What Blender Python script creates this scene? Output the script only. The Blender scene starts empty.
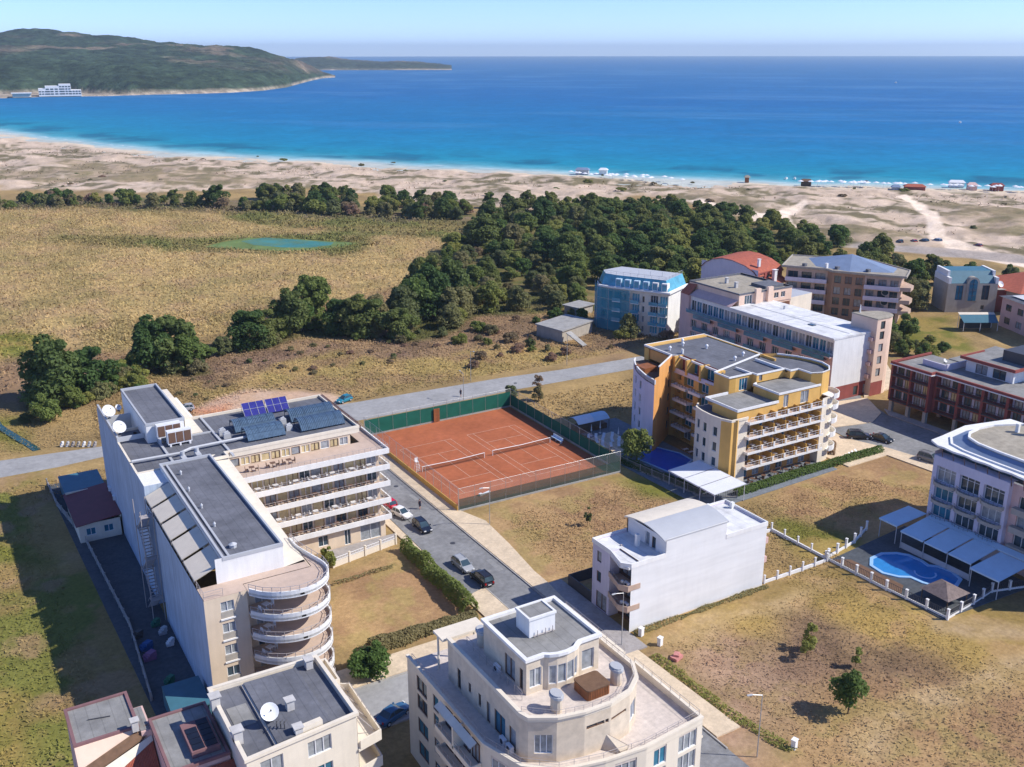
import bpy, math, random
import numpy as np
from mathutils import Matrix, Vector
S = bpy.context.scene
COL = S.collection
R = math.radians
random.seed(7)
# ------------------------------------------------------------------ camera
cd = bpy.data.cameras.new('camera'); cam = bpy.data.objects.new('camera', cd); COL.objects.link(cam)
cd.sensor_width = 36; cd.lens = 35.156; cd.clip_start = 1; cd.clip_end = 60000
YAW = R(-30.8)
cam.matrix_world = Matrix.Translation((0, 0, 72)) @ Matrix.Rotation(YAW, 4, 'Z') @ Matrix.Rotation(math.pi/2 - .3201, 4, 'X') @ Matrix.Rotation(-.0015, 4, 'Z')
S.camera = cam
# ------------------------------------------------------------------ sky and sun
SUN_EL, SUN_AZ = R(42), R(126)      # azimuth measured clockwise from +Y
w = bpy.data.worlds.new('World'); S.world = w; w.use_nodes = True
nt = w.node_tree; bg = nt.nodes['Background']; sk = nt.nodes.new('ShaderNodeTexSky')
sk.sky_type = 'NISHITA'; sk.sun_disc = False; sk.sun_elevation = SUN_EL; sk.sun_rotation = SUN_AZ
sk.altitude = 0; sk.air_density = .6; sk.dust_density = .05; sk.ozone_density = 8.0
tint = nt.nodes.new('ShaderNodeMix'); tint.data_type = 'RGBA'; tint.blend_type = 'MULTIPLY'; tint.inputs[0].default_value = 1; tint.inputs[7].default_value = (.87, .83, .97, 1)
nt.links.new(sk.outputs[0], tint.inputs[6]); nt.links.new(tint.outputs[2], bg.inputs[0]); bg.inputs[1].default_value = .15
sl = bpy.data.lights.new('sun', 'SUN'); so = bpy.data.objects.new('sun', sl); COL.objects.link(so)
sl.energy = 3.6; sl.angle = R(.5); sl.color = (1, .95, .875)
sd = Vector((math.sin(SUN_AZ)*math.cos(SUN_EL), math.cos(SUN_AZ)*math.cos(SUN_EL), math.sin(SUN_EL)))
so.rotation_euler = sd.to_track_quat('Z', 'Y').to_euler(); so.location = (60, -60, 150)
S.view_settings.view_transform = 'Standard'; S.view_settings.look = 'None'
S.view_settings.exposure = 0.64; S.view_settings.gamma = 1; S.view_settings.use_curve_mapping = False
S.render.engine = 'CYCLES'; S.cycles.volume_bounces = 0; S.cycles.max_bounces = 6; S.cycles.transparent_max_bounces = 12

# ------------------------------------------------------------------ materials
def mat(name, col, rough=.7, spec=.3, var=.12, scale=.6, streak=0, bump=0, bscale=8, metal=0, col2=None, attr=None, objvar=0, alpha=None, fine=0, finevar=.14, bdist=.1, band=0, seam=0):
    m = bpy.data.materials.new(name); m.use_nodes = True; n = m.node_tree.nodes; L = m.node_tree.links.new
    p = n['Principled BSDF']; p.inputs['Roughness'].default_value = rough; p.inputs['Specular IOR Level'].default_value = spec; p.inputs['Metallic'].default_value = metal
    geo = n.new('ShaderNodeNewGeometry')
    def noise(sc, detail=4, stretch=None):
        t = n.new('ShaderNodeTexNoise'); t.inputs['Scale'].default_value = sc; t.inputs['Detail'].default_value = detail; t.inputs['Roughness'].default_value = .6
        src = geo.outputs['Position']
        if stretch:
            mp = n.new('ShaderNodeMapping'); mp.inputs['Scale'].default_value = stretch; L(src, mp.inputs[0]); src = mp.outputs[0]
        L(src, t.inputs['Vector']); return t.outputs['Fac']
    def mixc(kind, fac, a, b):
        x = n.new('ShaderNodeMix'); x.data_type = 'RGBA'; x.blend_type = kind
        for sck, v in ((x.inputs[0], fac), (x.inputs[6], a), (x.inputs[7], b)):
            if hasattr(v, 'node'): L(v, sck)
            elif isinstance(v, (int, float)): sck.default_value = v
            else: sck.default_value = (*v, 1)
        return x.outputs[2]
    def ramp(fac, lo, hi, a, b):
        x = n.new('ShaderNodeMapRange'); L(fac, x.inputs[0])
        for i, v in enumerate((lo, hi, a, b)): x.inputs[i+1].default_value = v
        return x.outputs[0]
    if attr:
        a = n.new('ShaderNodeAttribute'); a.attribute_name = attr; c = a.outputs['Color']
    else:
        c = n.new('ShaderNodeRGB'); c.outputs[0].default_value = (*col, 1); c = c.outputs[0]
    if col2: c = mixc('MIX', ramp(noise(scale*1.7), .4, .62, 0, 1), c, col2)
    if var:
        f = ramp(noise(scale), .3, .7, 1-var, 1+var*.6)
        g = n.new('ShaderNodeCombineColor')
        for i in range(3): L(f, g.inputs[i])
        c = mixc('MULTIPLY', 1.0, c, g.outputs[0])
    if fine:
        f = ramp(noise(fine, 5), .3, .7, 1-finevar, 1+finevar*.8)
        g = n.new('ShaderNodeCombineColor')
        for i in range(3): L(f, g.inputs[i])
        c = mixc('MULTIPLY', 1.0, c, g.outputs[0])
    if streak:
        f = ramp(noise(1, 5, (1.6, 1.6, .12)), .38, .7, 1, 1-streak)
        g = n.new('ShaderNodeCombineColor')
        for i in range(3): L(f, g.inputs[i])
        c = mixc('MULTIPLY', 1.0, c, g.outputs[0])
    if seam:
        sp = n.new('ShaderNodeSeparateXYZ'); L(geo.outputs['Position'], sp.inputs[0]); fr = n.new('ShaderNodeMath'); fr.operation = 'PINGPONG'; fr.inputs[1].default_value = seam; L(sp.outputs[0], fr.inputs[0])
        f = ramp(fr.outputs[0], .02, .07, .80, 1); g = n.new('ShaderNodeCombineColor')
        for i in range(3): L(f, g.inputs[i])
        c = mixc('MULTIPLY', 1.0, c, g.outputs[0]); f = ramp(noise(.22, 3), .52, .66, 1, .84); g = n.new('ShaderNodeCombineColor')
        for i in range(3): L(f, g.inputs[i])
        c = mixc('MULTIPLY', 1.0, c, g.outputs[0])
    if band:
        f = ramp(noise(1, 5, (.1, .1, 1.3)), .35, .7, 1, 1-band)
        g = n.new('ShaderNodeCombineColor')
        for i in range(3): L(f, g.inputs[i])
        c = mixc('MULTIPLY', 1.0, c, g.outputs[0])
    if objvar:
        oi = n.new('ShaderNodeObjectInfo'); h = n.new('ShaderNodeHueSaturation')
        L(ramp(oi.outputs['Random'], 0, 1, .5-objvar*.09, .5+objvar*.09), h.inputs['Hue'])
        L(ramp(oi.outputs['Random'], 0, 1, 1+objvar*.5, 1-objvar*.5), h.inputs['Value']); L(c, h.inputs['Color']); c = h.outputs[0]
    L(c, p.inputs['Base Color'])
    if bump:
        b = n.new('ShaderNodeBump'); b.inputs['Strength'].default_value = bump; b.inputs['Distance'].default_value = bdist
        L(noise(bscale, 6), b.inputs['Height']); L(b.outputs[0], p.inputs['Normal'])
    if alpha is not None: p.inputs['Alpha'].default_value = alpha
    return m
def leafmat(name, objvar):
    m = mat(name, (0,0,0), .65, .15, 0, attr='Col', objvar=objvar)
    n = m.node_tree.nodes; L = m.node_tree.links.new; p = n['Principled BSDF']
    t = n.new('ShaderNodeBsdfTranslucent'); mx = n.new('ShaderNodeMixShader'); mx.inputs[0].default_value = .42
    L(p.inputs['Base Color'].links[0].from_socket, t.inputs[0]); L(p.outputs[0], mx.inputs[1]); L(t.outputs[0], mx.inputs[2]); L(mx.outputs[0], n['Material Output'].inputs[0])
    return m
M = dict(
 white=mat('white_plaster', (.80,.79,.76), .8, .2, .07, .35, .10),
 whiteblind=mat('white_blind_wall', (.78,.78,.77), .85, .2, .06, .25, .04, band=.10),
 westwall=mat('white_render_shade_blue', (.47,.55,.65), .85, .2, .10, .3, .26),  # white wall, with the blue of its skylit shade put into the colour
 cream=mat('cream_plaster', (.72,.58,.42), .85, .2, .08, .4, .08),
 creamlt=mat('pale_cream_plaster', (.76,.68,.55), .85, .2, .07, .4, .08),
 travert=mat('travertine_cladding', (.66,.56,.43), .75, .25, .16, 1.1, .05),
 pinkw=mat('rose_plaster', (.66,.45,.40), .85, .2, .08, .4, .10),
 peach=mat('peach_plaster', (.76,.56,.43), .85, .2, .08, .4, .06),
 lilac=mat('lilac_plaster', (.62,.58,.66), .85, .2, .07, .4, .08),
 yellow=mat('ochre_yellow_plaster', (.71,.43,.13), .85, .2, .1, .4, .08),
 orange=mat('orange_plaster', (.70,.34,.11), .85, .2, .1, .4, .08),
 maroonw=mat('mauve_brown_plaster', (.24,.13,.13), .85, .2, .12, .5, .1),
 redbr=mat('brick_red_plaster', (.30,.085,.07), .85, .2, .14, .5, .1),
 brownpl=mat('brown_plaster', (.36,.22,.14), .85, .2, .12, .5, .1),
 beige=mat('beige_pink_plaster', (.52,.38,.29), .85, .2, .1, .4, .1),
 stone=mat('grey_beige_stone', (.42,.38,.32), .85, .2, .12, .7, .1),
 roofdk=mat('dark_bitumen_roof', (.155,.16,.18), .85, .2, .22, .28, 0, .25, 9, fine=1.6, seam=.55),
 roofgr=mat('grey_bitumen_roof', (.27,.265,.25), .85, .2, .2, .3, 0, .25, 9, fine=1.3, seam=.55),
 rooftan=mat('gravel_roof', (.36,.32,.25), .9, .2, .18, .3, 0, .3, 7, fine=1.2),
 roofwh=mat('white_membrane_roof', (.70,.70,.69), .7, .3, .12, .25, fine=.5, seam=.8),
 sheet=mat('grey_sheet_roof', (.46,.47,.48), .5, .4, .06, .4),
 rooftile=mat('terracotta_tile_roof', (.40,.115,.07), .8, .2, .2, 1.2, 0, .5, 5),
 roofmaroon=mat('maroon_sheet_roof', (.19,.045,.05), .6, .3, .12, .6),
 roofblue=mat('blue_grey_sheet_roof', (.20,.26,.37), .55, .4, .12, .5),
 roofteal=mat('teal_mansard_sheet', (.055,.16,.21), .5, .4, .12, .8),
 terrtile=mat('terrace_tiles', (.55,.42,.33), .7, .3, .1, 1.2),
 terrlt=mat('pale_terrace_tiles', (.62,.54,.47), .6, .3, .1, .8, fine=2.2),
 paving=mat('sandy_paving', (.66,.53,.37), .85, .2, .14, .5, fine=2.5, bump=.2),
 pavegrey=mat('grey_paving', (.36,.33,.31), .85, .2, .14, .6, fine=2.5),
 patiodk=mat('shade_toned_patio', (.085,.095,.105), .8, .2, .2, .5, fine=2),  # shade over the hotel yard and right-hand pool terrace darkened into the colour
 hutroof=mat('brown_shingle', (.20,.155,.14), .85, .2, .2, 1.5, fine=3),
 solarcell=mat('black_solar_cells', (.012,.016,.03), .35, .25, .2, 2),
 patio=mat('dark_patio', (.19,.21,.23), .8, .2, .16, .5, fine=2),
 asphalt3=mat('patched_asphalt', (.27,.268,.262), .9, .15, .12, .3, fine=1.3),
 asphalt=mat('worn_asphalt', (.235,.235,.235), .9, .15, .24, .16, fine=1.3, finevar=.2, bump=.2),
 asphalt2=mat('old_pale_asphalt', (.34,.335,.325), .9, .15, .16, .18, fine=1.1, bump=.2),
 kerb=mat('concrete_kerb', (.42,.40,.37), .85, .2, .15, 1),
 concrete=mat('concrete', (.36,.35,.33), .85, .2, .2, .5, .15),
 clay=mat('red_clay', (.41,.13,.06), .95, .1, .16, .14, fine=.9, bump=.1),
 line=mat('chalk_line', (.56,.35,.25), .9, .1, .3, 1.2),
 greenscreen=mat('green_windscreen', (.012,.115,.08), .75, .2, .15, .7),
 metal=mat('galvanised_steel', (.45,.46,.47), .45, .5, .1, 1, metal=.6),
 whitemetal=mat('white_metal', (.76,.76,.76), .45, .4, .05, 1),
 darkmetal=mat('dark_metal', (.06,.06,.065), .5, .4, .1, 1),
 rail=mat('railing_metal', (.40,.36,.34), .5, .4, .1, 1),
 chimney=mat('concrete_vent', (.55,.53,.50), .8, .2, .15, 1, .1),
 glass=mat('window_glass', (.045,.075,.095), .06, .6, .5, .35),
 glasscurt=mat('curtained_glass', (.30,.32,.33), .15, .5, .35, 1.4),
 glassbl=mat('blue_tinted_glass', (.03,.17,.26), .08, .6, .4, .5),
 glassyel=mat('sunlit_curtain_glass', (.60,.48,.26), .2, .4, .3, .6),
 glasscyan=mat('cyan_glazing', (.10,.35,.45), .12, .5, .3, .5),
 wframe=mat('white_window_frame', (.74,.74,.73), .5, .3, .04, 1),
 bframe=mat('brown_window_frame', (.16,.09,.06), .5, .3, .1, 1),
 awncream=mat('cream_awning_canvas', (.70,.62,.50), .85, .15, .08, .8),
 awnblue=mat('pale_blue_awning_canvas', (.52,.68,.78), .8, .15, .06, .7),
 awnwhite=mat('white_awning_canvas', (.74,.75,.77), .8, .15, .06, .7),
 solar=mat('solar_collector_tubes', (.10,.16,.23), .3, .5, .25, 1.5),
 solarframe=mat('collector_bands', (.06,.10,.15), .4, .4, .15, 1.5),
 solarblue=mat('blue_solar_cells', (.035,.035,.22), .2, .6, .25, 1.5),
 poollt=mat('light_pool_water', (.03,.22,.52), .1, .5, .12, .9),
 pool=mat('pool_water', (.02,.10,.52), .08, .5, .1, 1.2),
 poolrim=mat('pale_pool_rim', (.30,.50,.72), .6, .3, .06, 1),
 wood=mat('cedar_cladding', (.30,.11,.04), .6, .3, .2, 2.5, .3),
 wooddk=mat('brown_cover', (.17,.10,.06), .7, .2, .2, 2),
 net=mat('scaffold_net', (.02,.27,.36), .8, .2, .15, .35, alpha=.62),
 chain=mat('chain_link', (.35,.38,.36), .7, .2, .1, 1, alpha=.16),
 tennisnet=mat('tennis_netting', (.02,.02,.02), .9, .1, 0, 1, alpha=.35),
 rubber=mat('tyre_rubber', (.02,.02,.02), .8, .2, .1, 3),
 lamp=mat('lamp_lens', (.75,.75,.72), .2, .5, 0, 1),
 tail=mat('tail_lamp', (.35,.01,.01), .2, .5, 0, 1),
 bark=mat('bark', (.11,.08,.055), .9, .1, .3, 3),
 leaf=leafmat('foliage', .5), grass=mat('grass_blades', (0,0,0), .9, .05, 0, attr='Col'),
 red=mat('red_fabric', (.5,.05,.05), .7, .2, .1, 1), bluef=mat('blue_tarp', (.03,.10,.26), .7, .2, .1, 1),
 greenf=mat('green_plastic', (.03,.16,.10), .6, .3, .1, 1), purplef=mat('pink_tarp', (.28,.13,.24), .7, .2, .1, 1),
 ywall=mat('yellow_ochre_wall', (.55,.33,.09), .85, .2, .12, .5, .1),
 soil=mat('bare_soil', (.25,.17,.10), .95, .05, .2, .5, fine=1.5), skin=mat('skin', (.5,.3,.22), .6, .3, 0, 1), cloth=mat('dark_clothing', (.05,.05,.07), .9, .1, 0, 1),
)
# ------------------------------------------------------------------ mesh builder
LOC = {}
class MB:
    def __init__(s): s.v = []; s.f = []; s.m = []
    def face(s, pts, m=0):
        i = len(s.v); s.v += [tuple(p) for p in pts]; s.f.append(tuple(range(i, i+len(pts)))); s.m.append(m); return s
    def box(s, x0, y0, z0, x1, y1, z1, m=0, mt=None): return s.prism([(x0,y0),(x1,y0),(x1,y1),(x0,y1)], z0, z1, m, mt)
    def prism(s, poly, z0, z1, m=0, mt=None, bottom=True):
        a = sum(poly[i][0]*poly[(i+1) % len(poly)][1]-poly[(i+1) % len(poly)][0]*poly[i][1] for i in range(len(poly)))
        if a < 0: poly = poly[::-1]
        n = len(poly)
        for i in range(n):
            p, q = poly[i], poly[(i+1) % n]
            s.face([(*p[:2],z0),(*q[:2],z0),(*q[:2],z1),(*p[:2],z1)], m)
        s.face([(*p[:2],z1) for p in poly], m if mt is None else mt)
        if bottom: s.face([(*p[:2],z0) for p in reversed(poly)], m)
        return s
    def obox(s, c, ang, lx, ly, z0, z1, m=0, mt=None):
        ca, sa = math.cos(ang), math.sin(ang)
        return s.prism([(c[0]+x*ca-y*sa, c[1]+x*sa+y*ca) for x, y in ((-lx/2,-ly/2),(lx/2,-ly/2),(lx/2,ly/2),(-lx/2,ly/2))], z0, z1, m, mt)
    def tube(s, p, q, r, n=6, r2=None, m=0, cap=True):
        p, q = Vector(p), Vector(q); d = (q-p); r2 = r if r2 is None else r2
        if d.length < 1e-6: return s
        d.normalize(); a = d.orthogonal().normalized(); b = d.cross(a)
        A = [p+(a*math.cos(t)+b*math.sin(t))*r for t in [2*math.pi*i/n for i in range(n)]]
        B = [q+(a*math.cos(t)+b*math.sin(t))*r2 for t in [2*math.pi*i/n for i in range(n)]]
        for i in range(n): j = (i+1) % n; s.face([A[i],A[j],B[j],B[i]], m)
        if cap: s.face(B, m); s.face(A[::-1], m)
        return s
    def ribbon(s, line, z0, z1, t, m=0, closed=False, mt=None):      # a wall of thickness t following a polyline (t to its left)
        n = len(line); off = []
        for i in range(n):
            a = line[(i-1) % n] if (closed or i > 0) else line[i]; b = line[(i+1) % n] if (closed or i < n-1) else line[i]
            d1 = Vector((line[i][0]-a[0], line[i][1]-a[1])); d2 = Vector((b[0]-line[i][0], b[1]-line[i][1]))
            if d1.length < 1e-6: d1 = d2
            if d2.length < 1e-6: d2 = d1
            n1 = Vector((-d1.y, d1.x)).normalized(); n2 = Vector((-d2.y, d2.x)).normalized(); k = (n1+n2)
            k = k/max(.35, k.length_squared)*2
            off.append((line[i][0]+k.x*t, line[i][1]+k.y*t))
        for i in range(n if closed else n-1):
            j = (i+1) % n; p, q, P, Q = line[i], line[j], off[i], off[j]; mtt = m if mt is None else mt
            s.face([(*p,z0),(*q,z0),(*q,z1),(*p,z1)], m); s.face([(*Q,z0),(*P,z0),(*P,z1),(*Q,z1)], m)
            s.face([(*p,z1),(*q,z1),(*Q,z1),(*P,z1)], mtt); s.face([(*P,z0),(*Q,z0),(*q,z0),(*p,z0)], m)
        if not closed:
            for k in (0, n-1): s.face([(*line[k],z0),(*line[k],z1),(*off[k],z1),(*off[k],z0)], m)
        return s
    def wall(s, p, q, z0, z1, ops=(), depth=.2, m=0, mr=None):        # one outer face with real openings and reveals; outside is to the right of p->q
        dx, dy = q[0]-p[0], q[1]-p[1]; Ln = math.hypot(dx, dy); dx /= Ln; dy /= Ln; nx, ny = dy, -dx; mr = m if mr is None else mr
        P = lambda a, z, d=0: (p[0]+dx*a-nx*d, p[1]+dy*a-ny*d, z)
        xs = sorted({0, Ln, *[o[0] for o in ops], *[o[1] for o in ops]}); zs = sorted({z0, z1, *[o[2] for o in ops], *[o[3] for o in ops]})
        for i in range(len(xs)-1):
            for k in range(len(zs)-1):
                cx, cz = (xs[i]+xs[i+1])/2, (zs[k]+zs[k+1])/2
                if any(o[0] < cx < o[1] and o[2] < cz < o[3] for o in ops): continue
                s.face([P(xs[i],zs[k]),P(xs[i+1],zs[k]),P(xs[i+1],zs[k+1]),P(xs[i],zs[k+1])], m)
        for o in ops:
            a, b, c, d = o[:4]; D = o[4] if len(o) > 4 else depth
            s.face([P(a,c),P(a,c,D),P(a,d,D),P(a,d)][::-1], mr); s.face([P(b,c),P(b,c,D),P(b,d,D),P(b,d)], mr)
            s.face([P(a,c),P(b,c),P(b,c,D),P(a,c,D)][::-1], mr); s.face([P(a,d),P(b,d),P(b,d,D),P(a,d,D)], mr)
        return s
    def build(s, name, mats, parent=None, origin=None, smooth=False, col=None):
        me = bpy.data.meshes.new(name); o0 = Vector(LOC.get(parent.name, (0,0,0)) if parent else (origin or (0,0,0)))
        me.from_pydata([(x-o0.x, y-o0.y, z-o0.z) for x, y, z in s.v], [], s.f)
        for mm in (mats if isinstance(mats, (list, tuple)) else [mats]): me.materials.append(M[mm] if isinstance(mm, str) else mm)
        if any(s.m): me.polygons.foreach_set('material_index', s.m)
        if smooth: me.polygons.foreach_set('use_smooth', [True]*len(s.f))
        if col is not None:
            ca = me.color_attributes.new('Col', 'FLOAT_COLOR', 'POINT'); ca.data.foreach_set('color', np.asarray(col, dtype=np.float32).ravel())
        me.update()
        o = bpy.data.objects.new(name, me); COL.objects.link(o)
        if parent: o.parent = parent; LOC[o.name] = tuple(o0)
        else: o.location = o0; LOC[o.name] = tuple(o0)
        return o
def tag(o, label=None, cat=None, group=None, kind=None):
    for k, v in (('label', label), ('category', cat), ('group', group), ('kind', kind)):
        if v: o[k] = v
    return o
def thing(name, label, cat, loc=(0,0,0), group=None, rotz=0):
    o = bpy.data.objects.new(name, None); COL.objects.link(o); o.location = loc; o.rotation_euler[2] = rotz; o.empty_display_size = .5
    LOC[o.name] = tuple(loc) if not rotz else (0,0,0)
    return tag(o, label, cat, group)
KIDS = {}
def dup(o, loc=None, rotz=None, label=None, group=None, scale=None):
    def cp(a, par):
        c = a.copy(); COL.objects.link(c)
        if par: c.parent = par
        for ch in list(a.children): cp(ch, c)
        return c
    c = cp(o, None)
    if loc is not None: c.location = loc
    if rotz is not None: c.rotation_euler[2] = rotz
    if scale is not None: c.scale = scale if hasattr(scale, '__len__') else (scale,)*3
    if label: c['label'] = label
    if group: c['group'] = group
    return c
# ------------------------------------------------------------------ windows (frame + pane, mesh data shared by size)
WC = {}
def win_mesh(w_, h_, n, fr, gl, trans):
    k = (round(w_,2), round(h_,2), n, fr, gl, trans)
    if k not in WC:
        f = MB(); b = .07
        f.box(0,-.06,0, b,.06,h_).box(w_-b,-.06,0, w_,.06,h_).box(b,-.06,0, w_-b,.06,b).box(b,-.06,h_-b, w_-b,.06,h_)
        for i in range(1, n): f.box(w_*i/n-.04,-.055,b, w_*i/n+.04,.055,h_-b)
        if trans: f.box(b,-.05,h_*trans-.03, w_-b,.05,h_*trans+.03)
        g = MB().face([(b*.5,.03,b*.5),(w_-b*.5,.03,b*.5),(w_-b*.5,.03,h_-b*.5),(b*.5,.03,h_-b*.5)])
        out = []
        for nm, mb, mm in (('window', f, fr), ('pane', g, gl)):
            me = bpy.data.meshes.new(nm); me.from_pydata(mb.v, [], mb.f); me.materials.append(M[mm]); me.update(); out.append(me)
        WC[k] = out
    return WC[k]
def window(root, p, q, a, b, z0, z1, depth=.15, n=2, fr='wframe', gl=None, trans=0, name='window'):
    dx, dy = q[0]-p[0], q[1]-p[1]; Ln = math.hypot(dx, dy); dx /= Ln; dy /= Ln
    if gl == 'glass' and random.random() < .3: gl = 'glasscurt'
    if gl == 'glassbl' and random.random() < .25: gl = random.choice(['glass','glasscurt'])
    gl = gl or random.choice(['glass','glass','glass','glasscurt','glassbl'])
    fm, gm = win_mesh(b-a, z1-z0, n, fr, gl, trans); o0 = LOC[root.name]
    o = bpy.data.objects.new(name, fm); COL.objects.link(o); o.parent = root
    o.location = (p[0]+dx*a-dy*depth-o0[0], p[1]+dy*a+dx*depth-o0[1], z0-o0[2]); o.rotation_euler[2] = math.atan2(dy, dx)
    g = bpy.data.objects.new('pane', gm); COL.objects.link(g); g.parent = o
    return o
def facade(root, mb, p, q, z0, z1, wins, depth=.18, m=0, mr=None):    # wins: (s0, s1, z0, z1, lights, frame, glass, transom)
    mb.wall(p, q, z0, z1, [w_[:4] for w_ in wins], depth, m, mr)
    for w_ in wins:
        x = list(w_[4:]) + [None]*4
        window(root, p, q, *w_[:4], depth=depth-.04, n=x[0] or 2, fr=x[1] or 'wframe', gl=x[2], trans=x[3] or 0)
def railing(mb, line, z, h=.95, step=1.2, r=.03, mid=2, m=0, closed=False):
    pts = list(line) + ([line[0]] if closed else [])
    for i in range(len(pts)-1):
        a, b = pts[i], pts[i+1]; Ln = math.hypot(b[0]-a[0], b[1]-a[1]); n = max(1, round(Ln/step))
        mb.tube((*a,z+h), (*b,z+h), r, 5, m=m)
        for k in range(mid): mb.tube((*a,z+h*(k+1)/(mid+1)), (*b,z+h*(k+1)/(mid+1)), r*.5, 4, m=m)
        for k in range(n+(1 if i == len(pts)-2 else 0)):
            t = k/n; x, y = a[0]+(b[0]-a[0])*t, a[1]+(b[1]-a[1])*t; mb.tube((x,y,z), (x,y,z+h), r, 5, m=m)
    return mb
def arc(cx, cy, r, a0, a1, n=10, ry=None):
    ry = ry or r
    return [(cx+r*math.cos(R(a0+(a1-a0)*i/n)), cy+ry*math.sin(R(a0+(a1-a0)*i/n))) for i in range(n+1)]
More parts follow.
